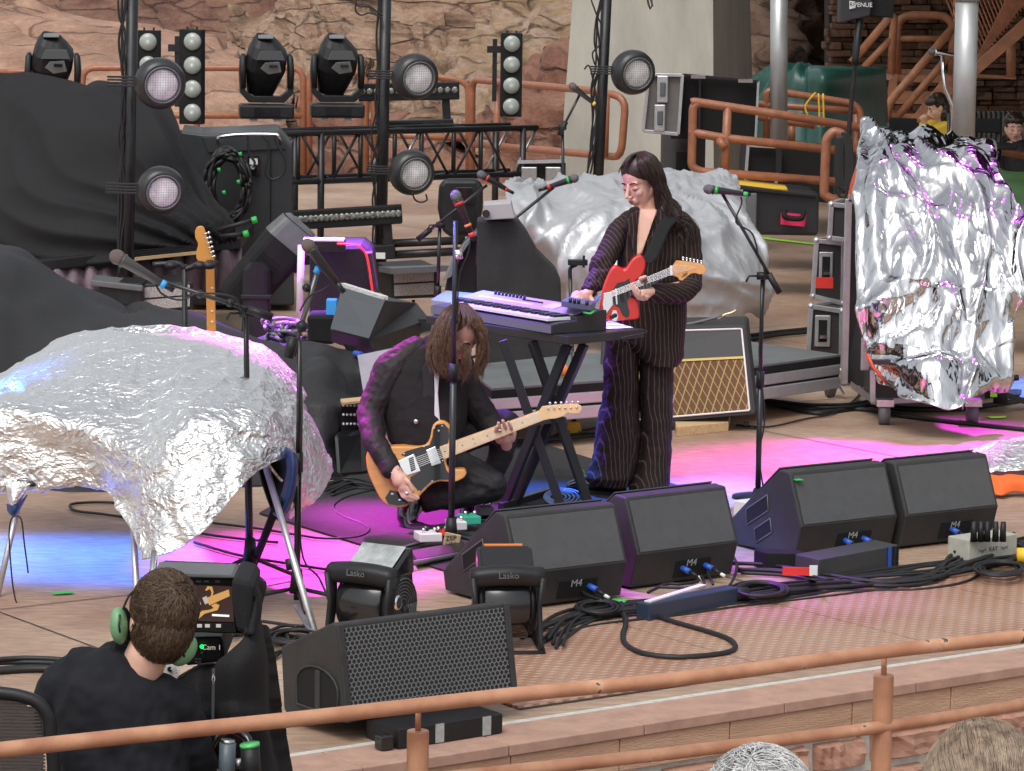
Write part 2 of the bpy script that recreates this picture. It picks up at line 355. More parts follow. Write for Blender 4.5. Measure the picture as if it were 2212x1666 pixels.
# ---------------------------------------------------------------- cliffs
def rockmat(name, cols, sc_, strata=3.0, bump=.9):
    m = mat(name, cols[0], .85); nt, b, L = nodes(m); tc = nt.nodes.new('ShaderNodeTexCoord')
    mp = nt.nodes.new('ShaderNodeMapping'); mp.inputs['Scale'].default_value = (1, 1, strata); mp.inputs['Rotation'].default_value = (0, .18, 0); L(tc.outputs['Object'], mp.inputs[0])
    n = nt.nodes.new('ShaderNodeTexNoise'); n.inputs['Scale'].default_value = sc_; n.inputs['Detail'].default_value = 9; n.inputs['Roughness'].default_value = .68; n.inputs['Distortion'].default_value = .6; L(mp.outputs[0], n.inputs['Vector'])
    r = nt.nodes.new('ShaderNodeValToRGB'); L(n.outputs[0], r.inputs[0]); e = r.color_ramp.elements
    e[0].position = .34; e[0].color = (*cols[0], 1); e[1].position = .7; e[1].color = (*cols[-1], 1)
    for i, c in enumerate(cols[1:-1]): q = e.new(.34+.36*(i+1)/(len(cols)-1)); q.color = (*c, 1)
    n2 = nt.nodes.new('ShaderNodeTexNoise'); n2.inputs['Scale'].default_value = 12; n2.inputs['Detail'].default_value = 8; n2.inputs['Roughness'].default_value = .75; L(tc.outputs['Object'], n2.inputs['Vector'])
    r2 = nt.nodes.new('ShaderNodeValToRGB'); L(n2.outputs[0], r2.inputs[0]); r2.color_ramp.elements[0].position = .36; r2.color_ramp.elements[0].color = (.45, .42, .4, 1); r2.color_ramp.elements[1].position = .6
    mx = nt.nodes.new('ShaderNodeMixRGB'); mx.blend_type = 'MULTIPLY'; mx.inputs[0].default_value = .5; L(r.outputs[0], mx.inputs[1]); L(r2.outputs[0], mx.inputs[2]); L(mx.outputs[0], b.inputs['Base Color'])
    vo = nt.nodes.new('ShaderNodeTexVoronoi'); vo.feature = 'DISTANCE_TO_EDGE'; vo.inputs['Scale'].default_value = .55; vm = nt.nodes.new('ShaderNodeVectorMath'); vm.operation = 'MULTIPLY_ADD'; vm.inputs[1].default_value = (1.1, 1.1, 1.1)
    n3 = nt.nodes.new('ShaderNodeTexNoise'); n3.inputs['Scale'].default_value = .9; n3.inputs['Detail'].default_value = 6; L(mp.outputs[0], n3.inputs['Vector']); L(n3.outputs['Color'], vm.inputs[0]); L(mp.outputs[0], vm.inputs[2]); L(vm.outputs[0], vo.inputs['Vector'])
    cr = nt.nodes.new('ShaderNodeMapRange'); cr.inputs[2].default_value = .035; cr.inputs[3].default_value = .25; L(vo.outputs[0], cr.inputs[0]); m3 = nt.nodes.new('ShaderNodeMixRGB'); m3.blend_type = 'MULTIPLY'; m3.inputs[0].default_value = .85; L(mx.outputs[0], m3.inputs[1]); L(cr.outputs[0], m3.inputs[2]); L(m3.outputs[0], b.inputs['Base Color'])
    a0 = nt.nodes.new('ShaderNodeMath'); a0.operation = 'ADD'; L(n.outputs[0], a0.inputs[0]); L(cr.outputs[0], a0.inputs[1]); ad = nt.nodes.new('ShaderNodeMath'); ad.operation = 'ADD'; L(a0.outputs[0], ad.inputs[0]); L(n2.outputs[0], ad.inputs[1])
    bp = nt.nodes.new('ShaderNodeBump'); bp.inputs['Strength'].default_value = bump; bp.inputs['Distance'].default_value = .08; L(ad.outputs[0], bp.inputs['Height']); L(bp.outputs[0], b.inputs['Normal']); return m
def rock(name, rows, m, amp, freq, nu=14, nv=14, cracks=.0, solid=0):
    g = surf(QR(rows), nu, nv); sd = seedv()
    def fn(p, i, j):
        q = V((p.x*.8, p.y*.8, p.z*2.2+p.x*.35))+sd
        d = amp*(ridged(q, freq, 4)-1.0) + amp*.4*N.noise(p*freq*5)
        if cracks: d -= cracks*max(0, 1-abs(N.noise(q*freq*1.6))*14)
        return d
    return struct(MB().grid(wrinkle(g, fn)), name, m, smooth=True, fix=False)
tan = rockmat('tan_red_rock', [(.30, .17, .115), (.44, .26, .18), (.54, .35, .25)], 1.1, 2.2, .6)
drk = rockmat('dark_red_rock', [(.12, .06, .042), (.21, .10, .07), (.27, .15, .10), (.22, .12, .085)], .7, 4.0, .8)
lay = rockmat('banded_rock', [(.13, .075, .05), (.30, .18, .11), (.52, .36, .25), (.36, .2, .13), (.6, .44, .33)], .75, 4.0, 1.0)
red = rockmat('red_rock_face', [(.24, .11, .075), (.35, .17, .115), (.44, .25, .17)], .7, 2.0, .9)
yel = rockmat('lichen_rock', [(.34, .2, .12), (.44, .29, .17), (.54, .39, .29), (.34, .16, .1)], 1.6, 3.0, 1.0)
# cliff behind everything
rock('upper_cliff', [[(-60, -160, 60), (200, -160, 62), (500, -160, 62), (800, -160, 60), (1150, -160, 58)],
                      [(-60, -20, 56), (200, -10, 56), (500, 0, 57), (800, 0, 56), (1150, -10, 56)],
                      [(-60, 90, 53), (200, 100, 53), (500, 110, 53), (800, 40, 53), (1150, 30, 54)],
                      [(-60, 200, 52), (200, 200, 52), (500, 200, 52), (800, 150, 51), (1150, 120, 53)]], drk, .8, .28, 26, 16)
rock('banded_outcrop', [[(520, 30, 53), (640, 10, 52), (760, -30, 51), (900, -60, 51), (1060, -60, 51), (1260, -60, 51)],
                        [(500, 105, 50), (640, 60, 50), (760, 35, 49.5), (900, 30, 49.5), (1060, 20, 50), (1260, 20, 50)],
                        [(500, 150, 48), (640, 130, 47), (760, 120, 47), (900, 120, 48), (1000, 110, 47), (1260, 120, 47)],
                        [(500, 230, 45), (640, 220, 45), (760, 210, 45), (900, 200, 46), (1000, 200, 45), (1260, 220, 45)],
                        [(500, 330, 43), (640, 330, 43), (760, 330, 43), (900, 330, 43), (1000, 330, 43), (1260, 330, 43)]], lay, .55, .45, 20, 16, cracks=.5)
rock('lichen_boulder', [[(960, 130, 47), (1010, 90, 47), (1090, 40, 47), (1180, -10, 47), (1290, -60, 47)],
                        [(955, 170, 45), (1010, 135, 44.6), (1090, 100, 44.6), (1180, 60, 44.6), (1290, 40, 45)],
                        [(960, 230, 43), (1010, 210, 43), (1090, 190, 42.6), (1180, 150, 42.6), (1290, 150, 43)],
                        [(960, 330, 41.6), (1010, 330, 41.6), (1090, 330, 41.4), (1180, 330, 41.4), (1290, 330, 41.5)]], yel, .35, .5, 18, 16, cracks=.3)
rock('tan_slab', [[(-60, -30, 50), (60, 8, 49), (180, 38, 49), (320, 62, 49), (430, 80, 48.5), (520, 108, 48), (620, 150, 47.5)],
                  [(-60, 60, 47), (60, 70, 46.5), (180, 90, 46), (320, 110, 46), (430, 125, 45.6), (520, 150, 45), (620, 190, 45)],
                  [(-60, 170, 44), (60, 180, 44), (180, 190, 44), (320, 200, 43.5), (430, 210, 43), (520, 220, 43), (620, 250, 43)],
                  [(-60, 375, 42), (60, 375, 42), (180, 380, 41.8), (320, 385, 41.5), (430, 388, 41.2), (520, 390, 41), (620, 395, 40.8)]], tan, .13, .4, 22, 18, cracks=.12)
rock('red_boulder', [[(640, 130, 47), (760, 190, 46), (880, 240, 46), (980, 260, 44), (1100, 190, 43), (1170, 120, 42.5), (1290, 60, 42)],
                     [(640, 230, 43.5), (760, 270, 43), (880, 300, 43), (980, 300, 42), (1100, 250, 41), (1170, 200, 40.5), (1290, 180, 40)],
                     [(640, 330, 41.2), (760, 345, 41), (880, 350, 41), (980, 350, 40.8), (1100, 340, 40), (1170, 330, 39.6), (1290, 330, 39.5)],
                     [(640, 420, 40), (760, 425, 40), (880, 430, 40), (980, 440, 40), (1100, 450, 39), (1170, 450, 39), (1290, 450, 39)]], red, .42, .5, 22, 16, cracks=.35)
rock('right_cliff', [[(1580, -90, 50), (1700, -90, 50), (1760, -90, 50), (1900, -90, 50), (2260, -90, 50)],
                     [(1580, 40, 48), (1690, 40, 48), (1735, 60, 49), (1900, 60, 50), (2260, 60, 50)],
                     [(1580, 130, 46), (1690, 130, 46), (1745, 150, 48), (1900, 150, 49), (2260, 150, 49)],
                     [(1580, 400, 43), (1690, 400, 43), (1770, 400, 43), (1900, 390, 44), (2260, 380, 45)]], mat('cliff_r', (.2, .12, .08), .9) and rockmat('brown_rock', [(.14, .075, .05), (.26, .16, .11), (.33, .22, .15)], 1.1, 2.0), .6, .5, 20, 16, cracks=.3)
# unseen roof slab, added low overhead to shade the right rear
rf = thing('added_shade_roof', 'unseen flat roof slab added overhead to shade the right rear', 'roof', (11, 36, 8))
mb = MB(); mb.box((11.4, 37, 4.3), (17, 27, .4)); mb.build('deck', blackmt, rf, w=1)
# concrete pillar
conc = mat('concrete', (.33, .32, .28), .8, col2=(.45, .435, .38), vscale=2.2, bump=.35, bscale=14, stretch=(1, 1, .35))
pil = thing('concrete_pillar', 'tapering grey concrete pillar at the rear of the stage', 'pillar', Q(1380, 400, 36))
mb = MB(); A = Q(1243, -80, 36); B = Q(1200, 480, 36); C = Q(1542, 480, 35); D = Q(1540, -80, 35)
bk1 = V((1.15, 1.6, 0)); mb.add([A, B, C, D, A+bk1*1.6, B+bk1*1.6, Q(1634, 480, 37.2), Q(1618, -80, 37.2)], [(0, 1, 2, 3), (3, 2, 6, 7), (7, 6, 5, 4), (4, 5, 1, 0), (0, 3, 7, 4), (1, 5, 6, 2)])
mb.build('shaft', conc, pil, w=1)
mb = MB(); pts = [Q(1670-350+50+i*4, -10+i*i*.9, 35.2) for i in range(6)]; mb.tube([Q(1664-265, 0, 35.1), Q(1401, 10, 35.0), Q(1405, 20, 35.0), Q(1409, 12, 35.0), Q(1407, 2, 35.1), Q(1403, -10, 35.1)], .012); mb.build('hanging_wire_loop', rubber, pil, ws=1)
# coursed stone wall behind the stairs
sw = thing('coursed_stone_wall', 'dark coursed stone wall behind the metal stairs', 'wall', Q(1980, 330, 44))
mb = MB(); z = 300; yy = 300.0; sm_ = rockmat('stone_course', [(.17, .085, .05), (.27, .15, .09), (.36, .21, .13)], .8, 1.0)
while yy > -60:
    h = rr.uniform(9, 19); x = 1800+rr.uniform(-20, 10)
    while x < 2230:
        l = rr.uniform(26, 75); Y = 43.5-rr.random()*.25
        mb.prism([Q(x, yy, Y), Q(x+l-1.6, yy-rr.uniform(-.8, .8), Y), Q(x+l-1.8, yy-h+1.6, Y), Q(x, yy-h+1.4, Y)], (0, .4, 0)); x += l
    yy -= h
mb.build('courses', sm_, sw, w=1, bevel=.015)
mb = MB(); mb.prism([Q(1790, 305, 43.8), Q(2240, 305, 43.8), Q(2240, -80, 43.8), Q(1790, -80, 43.8)], (0, .6, 0)); mb.build('core', mat('wall_core', (.04, .025, .02), .9), sw, w=1)
# ---------------------------------------------------------------- rails
def railtube(mb, pts, r, fr=None):
    pts = [V(p) for p in pts]; fr = fr or r*4; out = [pts[0]]
    for i in range(1, len(pts)-1):
        a = (pts[i-1]-pts[i]); b = (pts[i+1]-pts[i]); k = min(fr, a.length*.45, b.length*.45); a = a.normalized()*k; b = b.normalized()*k
        for t in (0, .25, .5, .75, 1): out.append(pts[i]+a*(1-t)**2+b*t*t)
    out.append(pts[-1]); return mb.tube(out, r, 10)
def rail(name, label, segs, r=.025, group=None, cat='railing', m=None):
    p0 = segs[0][0]; t = thing(name, label, cat, V((p0.x, p0.y, 0)), group=group)
    for i, s in enumerate(segs): railtube(MB(), s, r).build('rail_pipe', m or copper, t, ws=1)
    return t
g = 'copper painted railings behind the stage'
def RY(x, y, Y=40): return Q(x, y, Y)
rail('railing', 'copper pipe railing below the tan rock slab at far left', [[RY(-40, 155), RY(84, 155), RY(84, 300)], [RY(-40, 250), RY(84, 250)]], .035, g)
rail('railing', 'long copper pipe railing behind the black ball lamps and moving lights', [[RY(178, 300), RY(178, 147), RY(655, 147), RY(655, 385)], [RY(178, 250), RY(655, 250)], [RY(425, 147), RY(425, 380)]], .04, g)
rail('railing', 'short copper railing between the moving light and the second light pole', [[RY(668, 385), RY(668, 150), RY(790, 158), RY(790, 395)], [RY(668, 285), RY(790, 290)]], .04, g)
rail('railing', 'copper railing behind the lamp bar and second light pole', [[RY(808, 395), RY(808, 160), RY(960, 168), RY(1012, 178), RY(1012, 400)], [RY(808, 290), RY(1012, 300)]], .04, g)
rail('railing', 'copper railing running behind the upright lamp batten to the concrete pillar', [[Q(1020, 400, 38), Q(1020, 172, 38), Q(1300, 198, 34.5), Q(1352, 212, 34.3), Q(1342, 340, 34.3), Q(1180, 325, 36), Q(1020, 312, 38)], [Q(1310, 206, 34.4), Q(1306, 340, 34.4)], [Q(1075, 178, 37.4), Q(1072, 400, 37.4)]], .04, g)
# right hand copper rails
Yr = 27
rail('railing', 'front copper pipe railing across the black cases right of the singer', [
    [Q(1493, 222, Yr), Q(1500, 220, Yr), Q(1700, 250, Yr), Q(2240, 340, Yr+1)],
    [Q(1508, 222, Yr), Q(1497, 232, Yr), Q(1494, 360, Yr), Q(1512, 371, Yr), Q(1810, 393, Yr)],
    [Q(1488, 285, Yr), Q(1560, 298, Yr), Q(1810, 325, Yr)], [Q(1572, 232, Yr), Q(1564, 395, Yr)],
    [Q(1552, 300, Yr), Q(1566, 320, Yr-.05)]], .036, g)
rail('railing', 'copper handrail loop hung with coils of black cable', [
    [Q(1870, 470, 24.5), Q(1790, 427, 24.5), Q(1780, 420, 24.5), Q(1785, 300, 24.5), Q(1800, 284, 24.5), Q(1815, 287, 24.5), Q(1834, 305, 24.5)]], .036, g)
rail('railing', 'twin copper railings beside the grey post in front of the green tarpaulin', [
    [Q(1655, 310, 31), Q(1656, 200, 31), Q(1665, 196, 31), Q(1860, 226, 31), Q(1860, 300, 31)], [Q(1668, 310, 31.4), Q(1670, 202, 31.4), Q(1680, 197, 31.4), Q(1850, 225, 31.4), Q(1850, 330, 31)],
    [Q(1632, 225, 31), Q(1850, 240, 31)], [Q(1632, 252, 31), Q(1760, 272, 31)], [Q(1710, 272, 31), Q(1710, 305, 31)]], .034, g)
# foreground railing
fr = thing('foreground_railing', 'chipped copper-painted pipe railing in the near foreground', 'railing', V((0, 9, -1.2)))
cpm = mat('chipped_copper_paint', (.40, .17, .085), .42, bump=.15, bscale=40)
nt_, b_, L_ = nodes(cpm); tc = nt_.nodes.new('ShaderNodeTexCoord'); n = nt_.nodes.new('ShaderNodeTexNoise'); n.inputs['Scale'].default_value = 9; n.inputs['Detail'].default_value = 7; L_(tc.outputs['Object'], n.inputs['Vector'])
r = nt_.nodes.new('ShaderNodeValToRGB'); e = r.color_ramp.elements; e[0].position = .3; e[0].color = (.38, .165, .09, 1); e[1].position = .64; e[1].color = (.54, .28, .165, 1); q = e.new(.675); q.color = (.62, .36, .24, 1); q = e.new(.69); q.color = (.09, .065, .05, 1); L_(n.outputs[0], r.inputs[0]); L_(r.outputs[0], b_.inputs['Base Color'])
zt = .66
tops = [P(x, y, zt) for x, y in ((-60, 1627), (300, 1588), (700, 1547), (1100, 1502), (1500, 1463), (1908, 1408), (2280, 1368))]
MB().tube(catmull(tops, 6), .0212, 16).build('top_rail', cpm, fr, ws=1)
for (px, py) in ((903, 1578), (1909, 1458)):
    a = P(px, py, .575); mb = MB(); mb.cyl((a.x, a.y, -1.2), a, .0305, n=20); mb.build('post', cpm, fr, w=1, bevel=.003)
    mb = MB(); mb.cyl(a, (a.x, a.y, .645), .0085, n=10); mb.ell((a.x, a.y, .642), (.013, .013, .006)); mb.build('spigot', cpm, fr, ws=1)
mid = [P(x, y, .42) for x, y in ((880, 1690), (1400, 1633), (1909, 1570), (2280, 1510))]
MB().tube(catmull(mid, 5), .019, 14).build('middle_rail', cpm, fr, ws=1)
# ================================================================ stage gear in the foreground
grille = mat('monitor_grille', (.045, .047, .05), .6, var=.12, bump=.25, bscale=300)
wedgem = mat('textured_black_paint', (.028, .0275, .028), .55, var=.22, vscale=9, bump=.35, bscale=260)
greywd = mat('monitor_back_panel', (.07, .073, .076), .55, var=.1, vscale=12, bump=.3, bscale=240)
def monitor(label, pb, yaw, conn):
    o = thing('stage_monitor', label, 'monitor speaker', pb, yaw, 'angled black monitor wedges along the stage front')
    cs = [(0, 0), (-.042, .15), (.05, .385), (.12, .39), (.50, .08), (.48, 0)]; W = .575
    mb = MB(); mb.prism([(0, y, z+.012) for y, z in cs], (W, 0, 0)); mb.build('cabinet', wedgem, o, bevel=.008)
    def pan(a, b, i0, i1, n, m_, t=.004):   # a slab lying just proud of the face between two profile points
        (y0, z0), (y1, z1) = a, b; d = V((0, y1-y0, z1-z0)).normalized(); nn = V((0, -d.z, d.y))
        L = math.hypot(y1-y0, z1-z0); s0 = V((0, y0, z0+.012))+d*L*i0; s1 = V((0, y0, z0+.012))+d*L*i1
        if nn.y > 0 and a[0] < .3 and b[1] > a[1]: nn = -nn
        mb = MB(); mb.prism([s0+V((.018, 0, 0)), s0+V((W-.018, 0, 0)), s1+V((W-.018, 0, 0)), s1+V((.018, 0, 0))], nn*t); mb.build(n, m_, o, bevel=.002)
    pan(cs[1], cs[2], .03, .93, 'back_panel', greywd)
    (y0, z0), (y1, z1) = cs[3], cs[4]; mb = MB(); mb.prism([(.01, y0+.01, z0+.014), (W-.01, y0+.01, z0+.014), (W-.01, y1-.01, z1+.02), (.01, y1-.01, z1+.02)], V((0, .62, .78))*.006); mb.build('front_grille', grille, o)
    # side hand holes: proud dark plates with the inner shade painted in
    for (cy, cz, hl, ht) in ((.27, .195, .10, .033), (.225, .105, .075, .03)):
        pts = [V((-.0025, cy+a_*-.86*hl+b_*.5*ht, cz+a_*.5*hl+b_*.86*ht)) for a_, b_ in ((-1, -1), (.75, -1), (1, 1), (-.75, 1), (-1, -1))]
        MB().prism(pts[:4], (.003, 0, 0)).build('hand_hole_shade', pitch, o); mb = MB(); mb.tube(pts, .0035, 6); mb.build('hand_hole_rim', greyc, o, smooth=True)
    # connector panel low on the audience side
    d = V((0, -.042, .15)).normalized(); nn = V((0, -.963, -.27))
    cx = .33; c0 = V((cx, 0, .012))+d*.02; c1 = V((cx, 0, .012))+d*.10
    mb = MB(); mb.prism([c0+V((-.10, 0, 0)), c0+V((.10, 0, 0)), c1+V((.10, 0, 0)), c1+V((-.10, 0, 0))], nn*.003); mb.build('connector_panel', pitch, o)
    M = Matrix.Translation(V((cx-.01, 0, .012))+d*.085+nn*.0045) @ Matrix((V((1, 0, 0)), d, nn)).transposed().to_4x4()
    textmesh('M4', .046, M, 'model_lettering', mat('print_grey', (.4, .4, .4), .5), o, world=False)
    for k in conn:
        a = V((cx+k, 0, .012))+d*.065
        mb = MB(); mb.cyl(a, a+V((.01, -.045, -.012)), .013, n=12); pl = mb.build('plug', bluep, o, smooth=True)
        mb = MB(); mb.cyl(a+V((.01, -.045, -.012)), a+V((.022, -.085, -.03)), .011, .008, n=10); mb.build('plug_sleeve', blackpl, o, smooth=True)
        mb = MB(); mb.cyl(a+V((.022, -.085, -.03)), a+V((.03, -.105, -.038)), .008, n=8); mb.build('plug_collar', white, o, smooth=True)
    return o
monitor('black monitor wedge directly right of the right-hand fan, one blue plug', P(1102, 1322), YAW, (.06,))
monitor('black monitor wedge with two blue plugs and a cable loop on its back', P(1362, 1276), YAW+.04, (-.06, .07))
monitor('black monitor wedge with dark-painted side hand holes and green tape on its top corner', P(1716, 1212), YAW-.01, (-.055, .055))
monitor('rightmost black monitor wedge, in front of the crumpled foil sheet', P(1942, 1188), YAW-.01, (-.03,))
tp_ = P(1716, 1212)
single(MB().box(tp_+UA*.03+VA*.02+ZA*.366, (.035, .03, .004), Matrix.Rotation(YAW, 3, 'Z')), 'tape_tab', green, 'bright green tape tab stuck on the monitor wedge corner', 'tape')
# ---- honeycomb wedge, left front
def honeycomb():
    m = mat('honeycomb_grille', (.05, .053, .055), .45)
    nt, b, L = nodes(m); tc = nt.nodes.new('ShaderNodeTexCoord'); sp = nt.nodes.new('ShaderNodeSeparateXYZ'); L(tc.outputs['Object'], sp.inputs[0])
    def cells(ox, oz):
        S = .019; cx = nt.nodes.new('ShaderNodeCombineXYZ')
        for i, (k, off, st) in enumerate(((0, ox, S), (2, oz, S*1.62))):
            a = nt.nodes.new('ShaderNodeMath'); a.operation = 'DIVIDE'; a.inputs[1].default_value = st; L(sp.outputs[k], a.inputs[0])
            c = nt.nodes.new('ShaderNodeMath'); c.operation = 'ADD'; c.inputs[1].default_value = off+50; L(a.outputs[0], c.inputs[0])
            f = nt.nodes.new('ShaderNodeMath'); f.operation = 'FRACT'; L(c.outputs[0], f.inputs[0])
            g = nt.nodes.new('ShaderNodeMath'); g.operation = 'SUBTRACT'; g.inputs[1].default_value = .5; L(f.outputs[0], g.inputs[0])
            h = nt.nodes.new('ShaderNodeMath'); h.operation = 'MULTIPLY'; h.inputs[1].default_value = st/S; L(g.outputs[0], h.inputs[0]); L(h.outputs[0], cx.inputs[i])
        ln = nt.nodes.new('ShaderNodeVectorMath'); ln.operation = 'LENGTH'; L(cx.outputs[0], ln.inputs[0]); return ln.outputs['Value']
    mn = nt.nodes.new('ShaderNodeMath'); mn.operation = 'MINIMUM'; L(cells(0, 0), mn.inputs[0]); L(cells(.5, .5), mn.inputs[1])
    r = nt.nodes.new('ShaderNodeValToRGB'); L(mn.outputs[0], r.inputs[0]); r.color_ramp.elements[0].position = .36; r.color_ramp.elements[0].color = (.006, .006, .006, 1); r.color_ramp.elements[1].position = .43; r.color_ramp.elements[1].color = (.15, .155, .16, 1)
    L(r.outputs[0], b.inputs['Base Color']); return m
hc = honeycomb()
p0 = P(745, 1594+14)
o = thing('floor_speaker', 'large black floor speaker with a honeycomb grille at the stage edge', 'speaker', p0, YAW+.02)
cs = [(.0, .075), (.062, .405), (.085, .41), (.41, .27), (.39, .05), (.35, .02)]; W = .735
# tilt: block under the right end lifts it
mb = MB(); mb.prism([(0, y, z) for y, z in cs], (W, 0, 0)); mb.build('cabinet', wedgem, o, bevel=.006)
mb = MB(); d = V((0, .062, .33)).normalized(); nn = V((0, -.983, .185)); a = V((.03, 0, .075))+d*.012; b = V((.03, 0, .075))+d*.322
mb.prism([a, a+V((W-.055, 0, 0)), b+V((W-.055, 0, 0)), b], nn*.006); mb.build('grille', hc, o)
for x in (.014, W-.014): MB().prism([V((x-.012, 0, .075))+nn*.001, V((x+.012, 0, .075))+nn*.001, V((x+.012, .062, .405))+nn*.001, V((x-.012, .062, .405))+nn*.001], nn*.011).build('grille_edge', wedgem, o, bevel=.002)
mb = MB(); arch = [(.04, .085), (.30, .085)] + [(.17+.13*math.cos(t*math.pi/10), .17+.07*math.sin(t*math.pi/10)) for t in range(11)]
mb.prism([(-.002, y, z) for y, z in arch], (.003, 0, 0)); mb.build('handle_recess', pitch, o)  # near-black plate paints the shade of the recess
mb = MB(); mb.box((-.004, .165, .155), (.008, .03, .15)); mb.build('handle_bar', wedgem, o, bevel=.003)
mb = MB(); mb.tube([V((-.003, y, z)) for y, z in arch+[arch[0]]], .005, 6); mb.build('recess_rim', wedgem, o, smooth=True)
bl = thing('support_block', 'black block with grey tape patches propping up the honeycomb speaker', 'block', P(851, 1622), YAW+.02)
MB().box((.24, .10, .037), (.44, .2, .07)).build('block', blackpl, bl, bevel=.004)
for x in (.19, .39): MB().box((x, -.0015, .037), (.035, .003, .066)).build('tape_patch', mat('grey_tape', (.35, .37, .37), .6, var=.15, vscale=60), bl)
MB().box((-.02, .03, .028), (.05, .05, .05)).build('end_plug', blackgl, bl, bevel=.006)
# ---- blower fans
def fan(label, p, rz, tp):
    o = thing('blower_fan', label, 'fan', p, rz, 'black blower fans at the front of the stage')
    W = .16
    # local: +x right side, -y towards viewer (outlet/back), drum axis along x
    mb = MB(Matrix.Translation((-W/2, 0, .155)) @ Matrix.Rotation(math.pi/2, 4, 'Y')); mb.lathe([(.0, 0), (.112, 0), (.118, .006), (.118, W-.006), (.112, W), (0, W)], 32); mb.build('drum', blackgl, o, smooth=True, bevel=0)
    mb = MB(); mb.prism([(-W/2, -.09, .20), (-W/2, .02, .30), (-W/2, .10, .285), (-W/2, .115, .16)], (W, 0, 0)); mb.build('outlet_shroud', blackgl, o, bevel=.008)
    mb = MB(); mb.prism([(-W/2-.0, -.073, .272), (-W/2+.0, .045, .345), (W/2+.005, .045, .345), (W/2+.005, -.073, .272)], (0, -.004, -.006)); mb.build('top_panel', tp, o, bevel=.001)
    MB().prism([(-W/2-.012, -.05, .25), (-W/2-.012, .085, .25), (-W/2-.012, .075, .335), (-W/2-.012, .05, .34), (-W/2-.012, -.075, .262)], (W+.03, 0, 0)).build('top_housing', blackgl, o, bevel=.01)
    for s in (-1, 1):
        mb = MB(Matrix.Translation((s*W/2, 0, .155)) @ Matrix.Rotation(s*math.pi/2, 4, 'Y')); mb.lathe([(.0, .012), (.03, .012)], 24); 
        mb.lathe([(.105, .0), (.1, .016), (.085, .022), (.0, .022)], 28); mb.build('side_cover', blackpl, o, smooth=True)
        mb = MB()
        for k in range(7):
            r = .025+.011*k; mb.tube([V((s*(W/2+.022), r*math.cos(t*.3142), .155+r*math.sin(t*.3142))) for t in range(21)], .0022, 5)
        mb.build('spiral_vent', greyc, o, smooth=True)
    # handle / stand : big U frame, wide top bar, two legs and floor bars
    mb = MB(); mb.loft([(V((x, -.105+abs(x)*.1, .272-abs(x)**2*.8)), V((0, .026, .012)), V((0, -.01, .03))) for x in (-.125, -.1, -.05, 0, .05, .1, .125)], 12, 3); mb.build('handle', blackpl, o, smooth=True)
    for s in (-1, 1):
        mb = MB(); mb.loft([(V((s*.118, -.10, .265)), V((.012, 0, 0)), V((0, .03, .0))), (V((s*.108, -.10, .17)), V((.009, 0, 0)), V((0, .026, 0))), (V((s*.112, -.12, .05)), V((.009, 0, 0)), V((0, .02, 0))), (V((s*.118, -.14, .012)), V((.01, 0, 0)), V((0, .016, 0)))], 12, 3)
        mb.build('leg', blackpl, o, smooth=True)
        MB().tube([V((s*.118, -.15, .011)), V((s*.118, .12, .011)), V((s*.1, .13, .011))], .011, 8).build('floor_bar', blackpl, o, smooth=True)
        MB().cap((s*.116, -.0, .02), .012, (s*.10, .01, .14), .016).build('rear_leg', blackpl, o, smooth=True)
    MB().tube([V((-.118, -.15, .011)), V((.118, -.15, .011))], .011, 8).build('front_bar', blackpl, o, smooth=True)
    M = Matrix.Translation(V((0, -.137, .275))) @ Matrix((V((1, 0, 0)), V((0, .1, .99)), V((0, -.99, .1)))).transposed().to_4x4()
    textmesh('Lasko', .03, M, 'maker_lettering', greyc, o, world=False)
    return o
f1 = fan('black blower fan with a shiny silver top, left of the monitor wedges', P(812, 1402), math.radians(-28), mat('silver_plate', (.62, .64, .62), .2, metal=.7, var=.5, vscale=7))
f1.scale = (1.18, 1.18, 1.18)
f2 = fan('black blower fan with an orange strip on top, touching the leftmost wedge', P(1088, 1400), math.radians(6), blackgl); f2.scale = (1.15, 1.15, 1.15)
MB().box((0, .062, .345), (.13, .02, .006)).build('orange_strip', orange, f2)
MB(Matrix.Translation((.103, -.0, .16)) @ Matrix.Rotation(math.pi/2, 4, 'Y')).lathe([(.0, .0), (.026, .0), (.026, .01), (.0, .014)], 20).build('knob', blackpl, f2, smooth=True)
MB(Matrix.Translation((.104, -.05, .175)) @ Matrix.Rotation(math.pi/2, 4, 'Y')).lathe([(.026, .0), (.026, .01), (.018, .014), (.0, .012)], 24).build('speed_knob', chrome, f1, smooth=True)
for k in range(6): MB().box((.1, -.03+.001*k, .06+k*.009), (.006, .07, .003)).build('louvre', mat('dusty_plastic', (.12, .11, .08), .7), f1)
# ---------------------------------------------------------------- keyboard table
ZT = .895
t0 = P(1227, 727, ZT); t1 = P(920, 682, ZT); t2 = P(1392, 711, ZT)
tb = thing('keyboard_table', 'black rectangular tabletop on a black folding double-X keyboard stand', 'table', V((t0.x, t0.y, 0)))
t3 = t1+(t2-t0); th = V((0, 0, -.042))
tabm = mat('black_laminate', (.03, .03, .036), .28, var=.2)
mb = MB(); mb.prism([t0, t2, t3, t1], th); mb.build('tabletop', tabm, tb, w=1, bevel=.004)
legm = mat('black_tube', (.028, .03, .035), .32)
def legbar(tx, ty, tz, bx, by, n='leg', w=.03, h=.045):
    MB().bar(P(tx, ty, tz), P(bx, by, .02), w, h).build(n, legm, tb, w=1, bevel=.003)
legbar(1086, 735, .84, 1213, 1097); legbar(1150, 738, .84, 1271, 1090)
legbar(1262, 744, .84, 1113, 1086); legbar(1226, 744, .84, 1089, 1090)
MB().bar(P(1082, 1094, .025), P(1185, 1062, .025), .035).build('foot_bar', legm, tb, w=1, bevel=.004)
